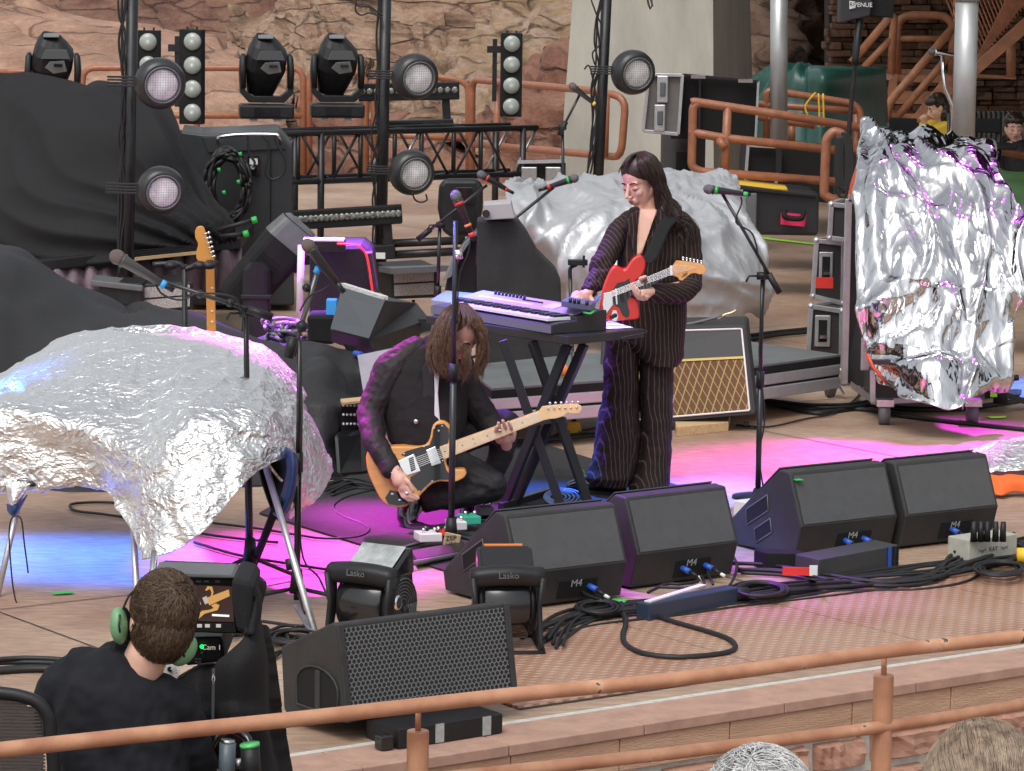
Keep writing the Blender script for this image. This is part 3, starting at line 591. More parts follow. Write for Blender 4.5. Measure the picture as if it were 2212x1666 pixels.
MB().bar(P(1208, 1097, .025), P(1278, 1088, .025), .035).build('foot_bar', legm, tb, w=1, bevel=.004)
MB().bar(P(1150, 915, .45), P(1220, 905, .45), .02).build('pivot_bar', legm, tb, w=1)
M = Matrix.Translation(P(1261, 1040, .12)+V((-.0, -.028, 0))) @ Matrix((V((.3, 0, -1)).normalized(), V((1, 0, .3)).normalized(), V((0, -1, 0)))).transposed().to_4x4()
textmesh('Gravity', .045, M, 'leg_lettering', green, tb)
# keyboard
k0 = P(1192, 698, ZT+.055); k0 = V((k0.x, k0.y, ZT)); kl = (P(1010, 668, ZT+.05)-P(1192, 698, ZT+.05)).normalized(); kr = V((kl.y, -kl.x, 0)); LK = 1.02; WK = .33
kb = thing('synthesizer', 'silver synthesizer keyboard with white keys and a row of knobs on the black table', 'keyboard', k0)
def kp(a, b, z): return k0+kl*a+kr*b+ZA*z
keybody = mat('keyboard_black', (.03, .03, .036), .35, var=.1); keytop = mat('keyboard_silver', (.32, .30, .36), .35, var=.05); keyw = mat('key_white', (.8, .8, .8), .3); keyb = mat('key_black', (.01, .01, .012), .25)
prof = [(0, .0), (0, .045), (.05, .052), (.15, .056), (.15, .075), (WK-.03, .105), (WK, .10), (WK, .0)]
for nm, m_, a0_, a1_ in (('body', keybody, 0, LK),):
    mb = MB(); mb.prism([kp(0, b, z) for b, z in prof], kl*LK); mb.build(nm, m_, kb, w=1, bevel=.004)
mb = MB(); mb.prism([kp(.05, .16, .0785), kp(.05, WK-.03, .1055), kp(LK-.02, WK-.03, .1055), kp(LK-.02, .16, .0785)], (0, 0, .003)); mb.build('control_panel', keytop, kb, w=1)
mb = MB(); mb.prism([kp(.0, -.003, .004), kp(LK, -.003, .004), kp(LK, -.003, .042), kp(0, -.003, .042)], kr*-.003); mb.build('keyslip', mat('keyslip_grey', (.16, .16, .2), .4), kb, w=1)
nk = 36; kw = (LK-.2)/nk
for i in range(nk):
    a = .05+i*kw; MB().prism([kp(a, .012, .058), kp(a+kw-.0018, .012, .058), kp(a+kw-.0018, .148, .058), kp(a, .148, .058)], (0, 0, .014)).build('white_key', keyw, kb, w=1)
for i in range(nk-1):
    if i % 7 in (2, 6): continue
    a = .05+(i+.68)*kw; MB().prism([kp(a, .06, .072), kp(a+kw*.55, .06, .072), kp(a+kw*.55, .148, .072), kp(a, .148, .072)], (0, 0, .012)).build('black_key', keyb, kb, w=1)
for i in range(9):
    c = kp(.60+i*.031, .27, .1); MB().cyl(c, c+V((0, 0, .02)), .008, .007, n=10).build('knob', keyb if i else blackgl, kb, ws=1)
mb = MB()
for i in range(16): c = kp(.42+i*.011, .25, .097); mb.box(c+V((0, 0, .004)), (.007, .012, .008))
mb.build('slider_bank', keyb, kb, w=1)
mb = MB(); mb.prism([kp(.35, .19, .087), kp(.25, .19, .087), kp(.25, .27, .102), kp(.35, .27, .102)], (0, 0, .004)); mb.build('button_pad', mat('pad_grey', (.5, .5, .55), .4), kb, w=1)
mb = MB(); mb.prism([kp(.9, .20, .09), kp(.45, .20, .09), kp(.45, .215, .092), kp(.9, .215, .092)], (0, 0, .003)); mb.build('legend_strip', keyw, kb, w=1)
# second flat instrument behind the far end of the keyboard
q0 = P(947, 663, ZT+.06); fl = thing('flat_synthesizer', 'flat grey keyboard case at the table\'s left end, beside the guitarist\'s head', 'keyboard', V((q0.x, q0.y, ZT)))
MB().prism([P(930, 668, ZT+.002), P(1000, 678, ZT+.002), P(1035, 655, ZT+.002), P(962, 648, ZT+.002)], (0, 0, .05)).build('case', keytop, fl, w=1, bevel=.004)
# effects pedal on the keyboard's right end, paper on the table
pe = P(1240, 664, ZT+.12); ped = thing('desktop_effects_box', 'small blue-lit effects box with knobs under the singer\'s hand', 'effects unit', V((pe.x, pe.y, ZT+.106)))
mb = MB(); mb.prism([P(1212, 663, ZT+.115), P(1278, 672, ZT+.115), P(1287, 664, ZT+.115), P(1228, 654, ZT+.115)], (0, 0, .03)); mb.build('box', mat('slate_box', (.09, .10, .17), .4), ped, w=1, bevel=.003)
for x, y in ((1232, 651), (1241, 653), (1250, 654), (1268, 657)): c = P(x, y+3, ZT+.148); MB().cyl(c, c+V((0, 0, .022)), .009, n=10).build('knob', keyb, ped, ws=1)
MB().tube([P(1262, 676, ZT+.12), P(1275, 678, ZT+.125), P(1285, 672, ZT+.13)], .006, 6).build('jack_lead', green, ped, ws=1)
single(MB().prism([P(1290, 712, ZT+.002), P(1284, 700, ZT+.002), P(1320, 694, ZT+.002), P(1368, 708, ZT+.002)], (0, 0, .0015)), 'set_list', mat('paper', (.85, .85, .85), .7), 'white sheet of paper lying on the right end of the black table', 'paper')
# rug
rugm = mat('black_stage_carpet', (.028, .027, .028), .92, var=.3, vscale=40, bump=.5, bscale=220)
mb = MB(); mb.prism([P(x, y, .004) for x, y in ((560, 1110), (1050, 1262), (1110, 1250), (1560, 1080), (1140, 950), (1000, 955), (800, 1015), (640, 1065))], (0, 0, .006)); single(mb, 'carpet', rugm, 'thin black stage carpet under the guitarist and the keyboard table', 'carpet')
# ================================================================ people
def hug(mb, c, R, rad, n, length, seed, whorl, zmin=-.5, keep=None, r=.0013, curl=.3, lift=.004, flow=None):
    rn = random.Random(seed); Ri = R.transposed(); Wd = V(whorl).normalized()
    for _ in range(n):
        a = rn.uniform(0, 6.283); z = rn.uniform(zmin, 1); q = math.sqrt(1-z*z); l = V((q*math.cos(a), q*math.sin(a), z))
        if keep and not keep(l): continue
        L = length*rn.uniform(.7, 1.2); st = 6; pts = []; tw = rn.gauss(0, curl); lf = lift*rn.uniform(.4, 1.6)
        for k in range(st+1):
            pts.append(c+R @ V((l.x*(rad[0]+lf), l.y*(rad[1]+lf), l.z*(rad[2]+lf))))
            t = (l-Wd); t = t-l*t.dot(l); t = t.normalized() if t.length > 1e-4 else V((1, 0, 0)); s2 = l.cross(t)
            if flow: t = (t+V(flow)).normalized(); t = t-l*t.dot(l)
            l = (l+(t+s2*(tw+.35*curl*N.noise(l*5+V((seed, 0, 0)))*3))*L/st/rad[2]).normalized()
        K = len(pts); mb.tube(pts, [r*(1-.75*(i/(K-1))**2) for i in range(K)], 3, cap=False)
    return mb
def pin(name, rot=(0, 0, 0), base=(.024, .014, .013), line=(.10, .074, .062), per=.023, wob=.004):
    m = mat(name, base, .8, spec=.25); nt, b, L = nodes(m); tc = nt.nodes.new('ShaderNodeTexCoord')
    mp = nt.nodes.new('ShaderNodeMapping'); mp.inputs['Rotation'].default_value = rot; L(tc.outputs['Object'], mp.inputs[0])
    n = nt.nodes.new('ShaderNodeTexNoise'); n.inputs['Scale'].default_value = 5; L(tc.outputs['Object'], n.inputs['Vector'])
    sp = nt.nodes.new('ShaderNodeSeparateXYZ'); L(mp.outputs[0], sp.inputs[0])
    yy = nt.nodes.new('ShaderNodeMath'); yy.operation = 'MULTIPLY'; yy.inputs[1].default_value = .55; L(sp.outputs[1], yy.inputs[0])
    nn = nt.nodes.new('ShaderNodeMath'); nn.operation = 'MULTIPLY'; nn.inputs[1].default_value = wob*10; L(n.outputs[0], nn.inputs[0])
    a = nt.nodes.new('ShaderNodeMath'); a.operation = 'ADD'; L(sp.outputs[0], a.inputs[0]); L(yy.outputs[0], a.inputs[1])
    c = nt.nodes.new('ShaderNodeMath'); c.operation = 'ADD'; L(a.outputs[0], c.inputs[0]); L(nn.outputs[0], c.inputs[1])
    d = nt.nodes.new('ShaderNodeMath'); d.operation = 'DIVIDE'; d.inputs[1].default_value = per; L(c.outputs[0], d.inputs[0])
    f = nt.nodes.new('ShaderNodeMath'); f.operation = 'FRACT'; L(d.outputs[0], f.inputs[0])
    r = nt.nodes.new('ShaderNodeValToRGB'); e = r.color_ramp.elements; e[0].position = .12; e[0].color = (*line, 1); e[1].position = .19; e[1].color = (*base, 1); L(f.outputs[0], r.inputs[0]); L(r.outputs[0], b.inputs['Base Color'])
    n2 = nt.nodes.new('ShaderNodeTexNoise'); n2.inputs['Scale'].default_value = 9; n2.inputs['Detail'].default_value = 3; L(tc.outputs['Object'], n2.inputs['Vector'])
    bp = nt.nodes.new('ShaderNodeBump'); bp.inputs['Strength'].default_value = .6; bp.inputs['Distance'].default_value = .03; L(n2.outputs[0], bp.inputs['Height']); L(bp.outputs[0], b.inputs['Normal'])
    return m
hairb = mat('dark_brown_hair', (.028, .016, .012), .38, var=.4, vscale=60)
hairm = mat('mid_brown_hair', (.12, .062, .035), .45, var=.6, vscale=70)
lipm = mat('lips', (.38, .07, .08), .4); browm = mat('brow_hair', (.03, .018, .014), .7)
def head_frame(c, yaw, pitch, roll=0):     # yaw: 0 faces camera, + turns to picture left
    f = V((-math.sin(yaw)*math.cos(pitch), -math.cos(yaw)*math.cos(pitch), -math.sin(pitch)))
    s = V((math.cos(yaw), -math.sin(yaw), 0)); u = s.cross(f)*-1
    if u.z < 0: u = -u
    Rr = Matrix.Rotation(roll, 3, f); s = Rr @ s; u = Rr @ u
    return c, f, s, u
def HP(H, a, b, c): return H[0]+H[1]*a+H[2]*b+H[3]*c
def head_shapes(mb, H, k=1.0, fem=True):
    R = Matrix((H[1], H[2], H[3])).transposed()
    def E(a, b, c, r): mb.ell(HP(H, a*k, b*k, c*k), V(r)*k, R, 20, 14)
    E(-.012, 0, .035, (.095, .072, .088)); E(.022, 0, -.03, (.066, .060, .086)); E(.052, 0, -.100, (.026, .026 if fem else .032, .018))
    for s in (-1, 1):
        mb.cap(HP(H, .0, s*.05*k, -.045*k), .020*k, HP(H, .046*k, s*.013*k, -.1*k), .016*k)
        E(.06, s*.034, -.028, (.022, .02, .022)); E(.070, s*.031, -.001, (.013, .017, .011)); E(-.008, s*.073, -.012, (.020, .008, .030)); E(.101, s*.010, -.037, (.010, .007, .007))
    E(.068, 0, .020, (.014, .050, .015))
    mb.cap(HP(H, .082*k, 0, .012*k), .0085*k, HP(H, .113*k, 0, -.03*k), .0095*k)
    E(.083, 0, -.064, (.014, .024, .018))
def head_parts(t, H, k=1.0, brow=browm, lip=lipm, closed=True):
    R = Matrix((H[1], H[2], H[3])).transposed()
    mb = MB(); mb.tube([HP(H, (.086-abs(x)*.25-.0)*k, x*k, (-.0585-abs(x)*.05+.002*math.cos(x*200))*k+0) for x in (-.022, -.012, -.004, 0, .004, .012, .022)], [.001, .0035, .0042, .0036, .0042, .0035, .001], 8)
    o1 = mb.build('upper_lip', lip, t, ws=1)
    for v in o1.data.vertices: pass
    mb = MB(); mb.tube([HP(H, (.0975-abs(x)*.45)*k, x*k, (-.068+abs(x)*.25)*k) for x in (-.020, -.011, 0, .011, .020)], [.001, .0045, .0055, .0045, .001], 8); mb.build('lower_lip', lip, t, ws=1)
    mb = MB(); mb.tube([HP(H, (.098-abs(x)*.42)*k, x*k, (-.059-abs(x)*.0)*k) for x in (-.021, -.011, 0, .011, .021)], [.001, .0032, .0034, .0032, .001], 8); mb.build('upper_lip', lip, t, ws=1)
    for s in (-1, 1):
        MB().tube([HP(H, (.089-abs(x)*.3)*k, s*x*k, z*k) for x, z in ((.013, .021), (.025, .025), (.038, .025), (.05, .018))], [.0026, .004, .0034, .001], 6).build('eyebrow', brow, t, ws=1)
        MB().tube([HP(H, a*k, s*x*k, z*k) for a, x, z in ((.080, .017, -.005), (.0845, .026, -.009), (.081, .036, -.008), (.071, .046, -.003))], [.0012, .0026, .0028, .0014], 6).build('eyelashes', browm, t, ws=1)
def plate(t, name, pts, Yf, thick, m, bevel=0, off=0, smooth=0):
    p = [Q(x, y, Yf(x, y)+off) for x, y in pts]
    if smooth: p = catmull(p+[p[0]], smooth)[:-1]
    return MB().prism(p, (0, thick, thick*.12)).build(name, m, t, w=1, bevel=bevel)
def guitar_details(t, Yf, neck, frets, strings, nut, m_fret):
    pass
# ---------------------------------------------------------------- singer
YW = 16.6
def W(x, y, d=0): return Q(x, y, YW+d)
foot = P(1335, 1068)
wo = thing('person', 'standing dark-haired person in a brown pinstripe suit with a red guitar', 'person', V((foot.x, foot.y, 0)))
H = head_frame(W(1383, 392, 0), math.radians(44), math.radians(22), math.radians(3))
mb = MB(); head_shapes(mb, H, 1.07)
mb.chain([(W(1402, 425, .02), .052), (W(1404, 470, .03), .056)])
mb.loft([(W(1402, 462, .04), V((.05, 0, 0)), V((0, .04, 0))), (W(1402, 500, .05), V((.11, 0, 0)), V((0, .06, 0))), (W(1400, 600, .05), V((.10, 0, 0)), V((0, .06, 0))), (W(1398, 700, .06), V((.1, 0, 0)), V((0, .06, 0)))])
mb.prism([W(1383, 452, -.075), W(1421, 452, -.065), W(1411, 478, -.1), W(1398, 515, -.115), W(1387, 548, -.12), W(1376, 552, -.12), W(1377, 500, -.11)], (0, .12, 0))
for s, (kx, hx) in ((-1, (1345, 1330)), (1, (1425, 1415))): mb.chain([(W(1398+s*22, 700, .06), .06), (W(kx, 880, .03), .04), (W(hx, 1040, .0), .03)])
# right arm and hand (picture left)
mb.chain([(W(1368, 485, .04), .03), (W(1345, 497, .02), .03), (W(1306, 570, -.08), .03), (W(1272, 630, -.22), .026)])
mb.chain([(W(1270, 634, -.23), .024), (W(1256, 640, -.25), .027)]); mb.chain([(W(1262, 645, -.25), .026), (W(1247, 638, -.27), .024)])
for pts in ([(1250, 635, -.27, .011), (1241, 641, -.29, .0095), (1238, 652, -.3, .0085), (1240, 658, -.3, .0075)], [(1253, 639, -.28, .011), (1246, 646, -.3, .0095), (1243, 656, -.31, .0085), (1245, 661, -.31, .0075)],
            [(1257, 643, -.28, .011), (1252, 651, -.3, .009), (1250, 660, -.31, .008)], [(1246, 632, -.26, .010), (1238, 636, -.28, .009), (1234, 647, -.29, .0075)],
            [(1274, 640, -.24, .013), (1280, 650, -.26, .011), (1276, 662, -.28, .009), (1270, 666, -.29, .008)]):
    mb.chain([(W(x, y, d), r) for x, y, d, r in pts])
# left arm and fretting hand
mb.chain([(W(1478, 495, .03), .03), (W(1492, 616, -.04), .03), (W(1408, 632, -.30), .027)])
mb.chain([(W(1406, 630, -.31), .026), (W(1388, 634, -.335), .028)]); mb.cap(W(1396, 622, -.30), .022, W(1380, 628, -.33), .02)
for pts in ([(1392, 626, -.30, .012), (1381, 612, -.33, .011), (1384, 602, -.35, .0105), (1394, 598, -.355, .009)],
            [(1384, 644, -.34, .011), (1374, 638, -.37, .0105), (1369, 627, -.385, .0095), (1371, 618, -.39, .008)], [(1390, 646, -.34, .011), (1379, 644, -.375, .0105), (1374, 633, -.39, .0095), (1376, 624, -.395, .008)],
            [(1396, 645, -.34, .011), (1386, 646, -.375, .010), (1380, 637, -.39, .009), (1382, 629, -.395, .008)], [(1401, 640, -.33, .010), (1394, 644, -.365, .0095), (1388, 638, -.385, .0085)]):
    mb.chain([(W(x, y, d), r) for x, y, d, r in pts])
body = remesh(mb.build('body', skin, wo, w=1), .0036, 3)
head_parts(wo, H, 1.07)
pv = pin('pinstripe_wool'); pvl = pin('pinstripe_sleeve', (0, math.radians(28), 0)); phz = pin('pinstripe_forearm', (0, math.radians(80), 0))
# jacket torso
def sec(xl, xr, y, d0, dep): c = (xl+xr)/2; return (W(c, y, d0), V(((xr-xl)/2/434, 0, 0)), V((0, dep, 0)))
mb = MB(); mb.loft([sec(1368, 1450, 458, .07, .07), sec(1345, 1485, 474, .06, .095), sec(1335, 1495, 500, .05, .12), sec(1333, 1490, 550, .04, .13), sec(1330, 1484, 620, .04, .125), sec(1324, 1483, 690, .04, .14), sec(1340, 1479, 740, .04, .15), sec(1372, 1478, 768, .04, .155), sec(1398, 1464, 788, .03, .15)], 28, 2.5)
mb.loft([sec(1306, 1370, 680, .06, .12), sec(1306, 1362, 735, .05, .13), sec(1316, 1350, 763, .05, .12)], 20, 2.5)
remesh(mb.build('jacket', pv, wo, w=1), .0065, 5, .012, .09)
# lapels
bk = mat('dark_velvet', (.012, .009, .010), .9)
for pts in ([(1379, 452), (1367, 458), (1352, 480), (1356, 500), (1370, 549), (1375, 556), (1377, 520), (1377, 490)], [(1421, 452), (1440, 462), (1449, 492), (1436, 500), (1396, 552), (1384, 556), (1400, 515), (1413, 478)]):
    rr_ = [W(x, y, -.105 if y > 470 else -.08) for x, y in pts]; MB().prism(rr_, (0, .02, 0)).build('lapel', pv, wo, w=1, bevel=.004)
mb = MB(); mb.chain([(W(1362, 462, -.06), .02), (W(1352, 492, -.085), .014)]); mb.chain([(W(1366, 455, -.06), .018), (W(1375, 452, -.06), .015)]); remesh(mb.build('collar', bk, wo, w=1), .006, 3)
mb = MB(); mb.chain([(W(1360, 478, .04), .058), (W(1338, 500, .01), .062), (W(1306, 560, -.07), .056), (W(1296, 580, -.09), .054)]); remesh(mb.build('sleeve', pvl, wo, w=1), .006, 4, .014, .05)
mb = MB(); mb.chain([(W(1298, 572, -.09), .060), (W(1300, 590, -.11), .055), (W(1288, 604, -.15), .047), (W(1276, 622, -.2), .044)]); remesh(mb.build('sleeve_cuff', pvl, wo, w=1), .0055, 2, .03, .035)
mb = MB(); mb.chain([(W(1468, 482, .04), .062), (W(1486, 505, .02), .064), (W(1494, 565, -.01), .058), (W(1492, 615, -.05), .058)]); remesh(mb.build('sleeve', pv, wo, w=1), .006, 4, .014, .06)
mb = MB(); mb.chain([(W(1494, 614, -.05), .057), (W(1470, 634, -.12), .058), (W(1420, 634, -.26), .05), (W(1408, 632, -.285), .045)]); remesh(mb.build('sleeve_cuff', phz, wo, w=1), .006, 3, .016, .05)
# trousers
mb = MB(); mb.loft([sec(1312, 1385, 700, .07, .11), sec(1306, 1382, 760, .05, .12), sec(1300, 1380, 860, .03, .12), sec(1286, 1386, 940, .01, .13), sec(1276, 1380, 1000, .0, .14), sec(1264, 1372, 1030, -.02, .14), sec(1276, 1362, 1048, -.01, .12)], 24, 2.3)
remesh(mb.build('trouser_leg', pv, wo, w=1), .0065, 4, .022, .08)
mb = MB(); mb.loft([sec(1378, 1462, 700, .06, .13), sec(1380, 1456, 800, .05, .12), sec(1382, 1454, 900, .03, .12), sec(1381, 1451, 960, .01, .125), sec(1374, 1449, 1010, -.01, .13), sec(1356, 1448, 1045, -.03, .14), sec(1358, 1440, 1070, -.03, .12)], 24, 2.3)
remesh(mb.build('trouser_leg', pv, wo, w=1), .0065, 4, .018, .08)
shoe = mat('patent_leather', (.01, .01, .012), .12, coat=1)
for (x0, y0, x1, y1, x2, y2, dd) in ((1228, 1052, 1262, 1040, 1336, 1046, -.02), (1348, 1080, 1368, 1070, 1420, 1070, -.06)):
    mb = MB(); mb.cap(W(x0+6, y0-2, dd), .026, W(x1, y1+4, dd), .040); mb.cap(W(x1, y1+4, dd), .042, W(x2, y2+2, dd+.02), .045); remesh(mb.build('shoe', shoe, wo, w=1), .005, 4)
    mb = MB(); q = [W(x0-3, y0+5, dd-.03), W(x2+4, y2+18, dd-.03), W(x2+4, y2+18, dd+.07), W(x0-3, y0+5, dd+.07)]; mb.prism(q, (0, 0, -.022)); mb.build('platform_sole', blackpl, wo, w=1, bevel=.004)
# hair
mb = MB(); R = Matrix((H[1], H[2], H[3])).transposed(); mb.ell(HP(H, -.018, 0, .058), (.100, .089, .088), R, 24, 16); mb.ell(HP(H, -.05, -.0, .0), (.07, .085, .08), R, 20, 12); remesh(mb.build('hair_cap', hairb, wo, w=1), .006, 4)
gd = [[W(1380, 331, -.03), W(1360, 337, -.05), W(1346, 350, -.06), W(1340, 366, -.06), W(1339, 384, -.06)],
      [W(1382, 331, -.04), W(1366, 338, -.08), W(1354, 350, -.095), W(1345, 362, -.1), W(1340, 378, -.09)]]
mb = strands(gd, 90, .0022, .004, seed=3)
gd = [[W(1378, 332, -.05), W(1376, 352, -.105), W(1388, 376, -.115), W(1405, 398, -.09), W(1416, 420, -.06), W(1414, 450, -.06), W(1424, 480, -.09)],
      [W(1382, 330, -.05), W(1392, 346, -.10), W(1408, 372, -.10), W(1420, 400, -.08), W(1430, 430, -.07), W(1438, 462, -.08), W(1448, 505, -.1)],
      [W(1388, 328, -.03), W(1408, 340, -.06), W(1424, 366, -.07), W(1434, 400, -.06), W(1445, 432, -.06), W(1458, 462, -.07), W(1466, 505, -.1)],
      [W(1392, 328, 0), W(1416, 341, -.02), W(1432, 370, -.02), W(1440, 405, -.02), W(1452, 436, -.04), W(1464, 458, -.06), W(1482, 490, -.08)],
      [W(1392, 330, .05), W(1416, 346, .06), W(1432, 376, .05), W(1438, 410, .04), W(1448, 440, .02), W(1462, 462, .0), W(1486, 478, -.04)]]
strands(gd, 1500, .0015, .006, seed=4, mb=mb)
gd = [[W(1440, 425, -.05), W(1468, 446, -.06), W(1464, 472, -.07), W(1482, 470, -.08), W(1500, 492, -.09), W(1511, 535, -.08)], [W(1438, 440, -.05), W(1455, 470, -.07), W(1470, 490, -.08), W(1484, 482, -.09), W(1498, 502, -.1), W(1500, 540, -.1)], [W(1445, 430, -.04), W(1462, 440, -.05), W(1468, 462, -.05), W(1466, 490, -.06), W(1470, 520, -.09), W(1478, 560, -.1)]]
strands(gd, 260, .0014, .012, seed=5, mb=mb, cl=5)
mb.build('hair', hairb, wo, ws=1, fix=False)
# strap
rows = [[W(1447, 466, -.07), W(1470, 474, -.07)], [W(1425, 478, -.115), W(1450, 492, -.125)], [W(1408, 515, -.15), W(1434, 528, -.16)], [W(1396, 545, -.2), W(1422, 556, -.2)], [W(1383, 562, -.28), W(1404, 572, -.28)]]
single(MB().grid(surf(rows, 4, 5)), 'guitar_strap', blackmt, 'broad black strap from the singer\'s shoulder to the red guitar', 'strap', smooth=True, solid=.004, fix=False)
# red guitar
def YG(x, y): return YW-.34+(x-1340)*.0003-(y-600)*.0003
gt = thing('electric_guitar', 'red offset electric guitar with black pickguard held by the singer', 'guitar', W(1340, 620, -.34))
c2 = lambda L: [(1214.4+a*.15687, 487.9+b*.15687) for a, b in L]
bodyp = c2([(1082, 408), (1120, 440), (1150, 520), (1135, 620), (1090, 700), (1000, 780), (930, 900), (930, 960), (1000, 985), (1040, 1030), (1055, 1120), (1062, 1230), (1050, 1285), (990, 1300), (860, 1305), (700, 1310), (560, 1300), (515, 1270), (512, 1150), (535, 1000), (560, 860), (610, 730), (660, 620), (715, 560), (770, 570), (850, 606), (900, 560), (960, 470), (1020, 420)])
redg = mat('red_lacquer', (.55, .014, .008), .25, coat=.35)
plate(gt, 'body', bodyp, YG, .042, redg, .008, 0, 2)
plate(gt, 'pickguard', c2([(925, 725), (860, 770), (760, 790), (705, 870), (725, 905), (690, 1010), (720, 1090), (790, 1130), (830, 1230), (880, 1262), (920, 1250), (928, 1180), (905, 1110), (900, 1030), (930, 960), (890, 870), (940, 800)]), YG, .004, blackgl, 0, -.004)
plate(gt, 'tremolo_plate', c2([(575, 930), (690, 905), (700, 1090), (615, 1205), (570, 1195), (555, 1090)]), YG, .006, chrome, .002, -.006)
plate(gt, 'bridge', c2([(725, 870), (748, 866), (765, 1080), (742, 1090)]), YG, .008, chrome, .001, -.012)
plate(gt, 'control_plate', c2([(700, 1170), (745, 1165), (775, 1250), (745, 1320), (690, 1310), (672, 1240)]), YG, .005, chrome, .001, -.007)
for a, b in ((690, 1255), (730, 1235)): c = c2([(a, b)])[0]; MB().cyl(Q(*c, YG(*c)-.005), Q(*c, YG(*c)-.025), .011, n=12).build('control_knob', blackpl, gt, ws=1)
plate(gt, 'pickup', c2([(800, 950), (840, 940), (860, 1045), (820, 1055)]), YG, .006, blackpl, .001, -.01)
rose = mat('dark_fretboard', (.05, .035, .05), .5)
def YN(x, y): return YG(x, y)-.012
plate(gt, 'neck', c2([(895, 880), (1485, 575), (1490, 682), (915, 990)]), YN, .022, rose, .001, -.006)
plate(gt, 'nut', c2([(1484, 556), (1518, 552), (1524, 682), (1492, 686)]), YN, .01, white, 0, -.010)
orw = mat('amber_maple', (.72, .33, .10), .3, coat=.5, var=.1, vscale=20)
plate(gt, 'headstock', c2([(1520, 556), (1570, 482), (1700, 492), (1890, 520), (1960, 555), (1985, 600), (1960, 655), (1900, 672), (1830, 650), (1770, 660), (1710, 710), (1655, 755), (1615, 750), (1590, 710), (1524, 682)]), YN, .014, orw, .002, -.004)
for k in range(6):
    x, y = c2([(1665+k*50, 490+k*10)])[0]; MB().cyl(Q(x, y-6, YN(x, y)), Q(x, y+2, YN(x, y)), .004, n=8).ell(Q(x, y-8, YN(x, y)), (.007, .005, .006), n=10, m=6).build('tuning_peg', chrome, gt, ws=1)
for k in range(6):
    f = k/5; a = c2([(690, 900+f*75)])[0]; b = c2([(1500, 575+f*95)])[0]; c = c2([(1600+f*260, 530+f*40)])[0]
    MB().tube([Q(*a, YN(*a)-.012), Q(*b, YN(*b)-.012), Q(*c, YN(*c)-.008)], .0008, 4).build('string', chrome, gt, w=1)
for k in range(12):
    f = (1-2**(-(k+1)/12))*1.9; a = c2([(1485-f*590, 575+f*305)])[0]; b = c2([(1490-f*575, 682+f*308)])[0]
    if f < .98: MB().tube([Q(*a, YN(*a)-.0075), Q(*b, YN(*b)-.0075)], .0011, 4).build('fret', steel, gt, w=1)
x_, y_ = c2([(1665, 690)])[0]
M = Matrix.Translation(Q(x_, y_, YN(x_, y_)-.0055)) @ Matrix((V((.75, 0, .66)), V((-.66, 0, .75)), V((0, -1, 0)))).transposed().to_4x4(); textmesh('Fender', .022, M, 'headstock_logo', blackmt, gt)
# ---------------------------------------------------------------- crouching guitarist
YM = 15.65
def G(x, y, d=0): return Q(x, y, YM+d)
f0 = P(960, 1135); mn = thing('person', 'crouching long-haired person in a black jacket playing a natural wood guitar', 'person', V((f0.x, f0.y, 0)))
H = head_frame(G(993, 720, -.06), math.radians(-52), math.radians(46), 0)
mb = MB(); head_shapes(mb, H, 1.02, False)
mb.chain([(G(975, 742, .0), .055), (G(940, 770, .08), .065)])
mb.chain([(G(925, 790, .1), .07), (G(910, 880, .1), .08), (G(905, 960, .08), .08)])
mb.chain([(G(900, 985, .05), .06), (G(1055, 1040, -.04), .04)]); mb.chain([(G(1055, 1047, -.05), .035), (G(915, 1080, -.05), .03), (G(882, 1125, -.07), .025)])
mb.chain([(G(940, 970, .1), .06), (G(1088, 918, .2), .04)]); mb.chain([(G(1088, 922, .21), .035), (G(1045, 1080, .18), .028)])
mb.chain([(G(880, 770, .05), .03), (G(838, 810, .0), .03), (G(802, 895, -.05), .03), (G(850, 1012, -.27), .026)])
mb.chain([(G(980, 800, .1), .03), (G(1010, 850, .12), .03), (G(1052, 915, .11), .03), (G(1094, 955, .0), .027)])
# picking hand
mb.chain([(G(850, 1012, -0.280), .027), (G(864, 1040, -0.310), .036)]); mb.cap(G(868, 1034, -0.310), .03, G(872, 1054, -0.320), .026)
for pts in ([(873, 1032, -0.320, .0119), (884, 1044, -0.345, .0102), (892, 1060, -0.350, .0085)], [(878, 1052, -0.330, .0110), (888, 1066, -0.345, .0093), (904, 1076, -0.345, .0076)],
            [(873, 1058, -0.330, .0102), (882, 1072, -0.345, .0089), (900, 1079, -0.345, .0076)], [(868, 1060, -0.325, .0093), (876, 1075, -0.340, .0085), (892, 1082, -0.340, .0085)], [(863, 1058, -0.320, .0093), (870, 1073, -0.335, .0081), (884, 1082, -0.340, .008)]):
    mb.chain([(G(x, y, d), r) for x, y, d, r in pts])
# fretting hand
mb.chain([(G(1094, 962, -.04), .028), (G(1092, 946, -.07), .034)]); mb.cap(G(1082, 948, -.07), .028, G(1102, 944, -.07), .028)
for pts in ([(1075, 945, -.08, .0102), (1071, 932, -.155, .0089), (1073, 922, -.175, .0081)], [(1084, 940, -.09, .0106), (1079, 925, -.155, .0093), (1077, 914, -.175, .0081)],
            [(1095, 938, -.09, .0106), (1091, 922, -.155, .0093), (1086, 909, -.175, .0081)], [(1105, 938, -.085, .0102), (1104, 924, -.155, .0089), (1098, 912, -.175, .0076)], [(1108, 950, -.06, .0119), (1112, 936, -.06, .0102), (1108, 926, -.06, .0085)]):
    mb.chain([(G(x, y, d), r) for x, y, d, r in pts])
remesh(mb.build('body', skin, mn, w=1), .0036, 2)
head_parts(mn, H)
jk = mat('black_jacket_wool', (.016, .014, .015), .8, bump=.5, bscale=14, spec=.25); sat = mat('satin_sleeve', (.022, .018, .02), .6, bump=.5, bscale=14, spec=.3)
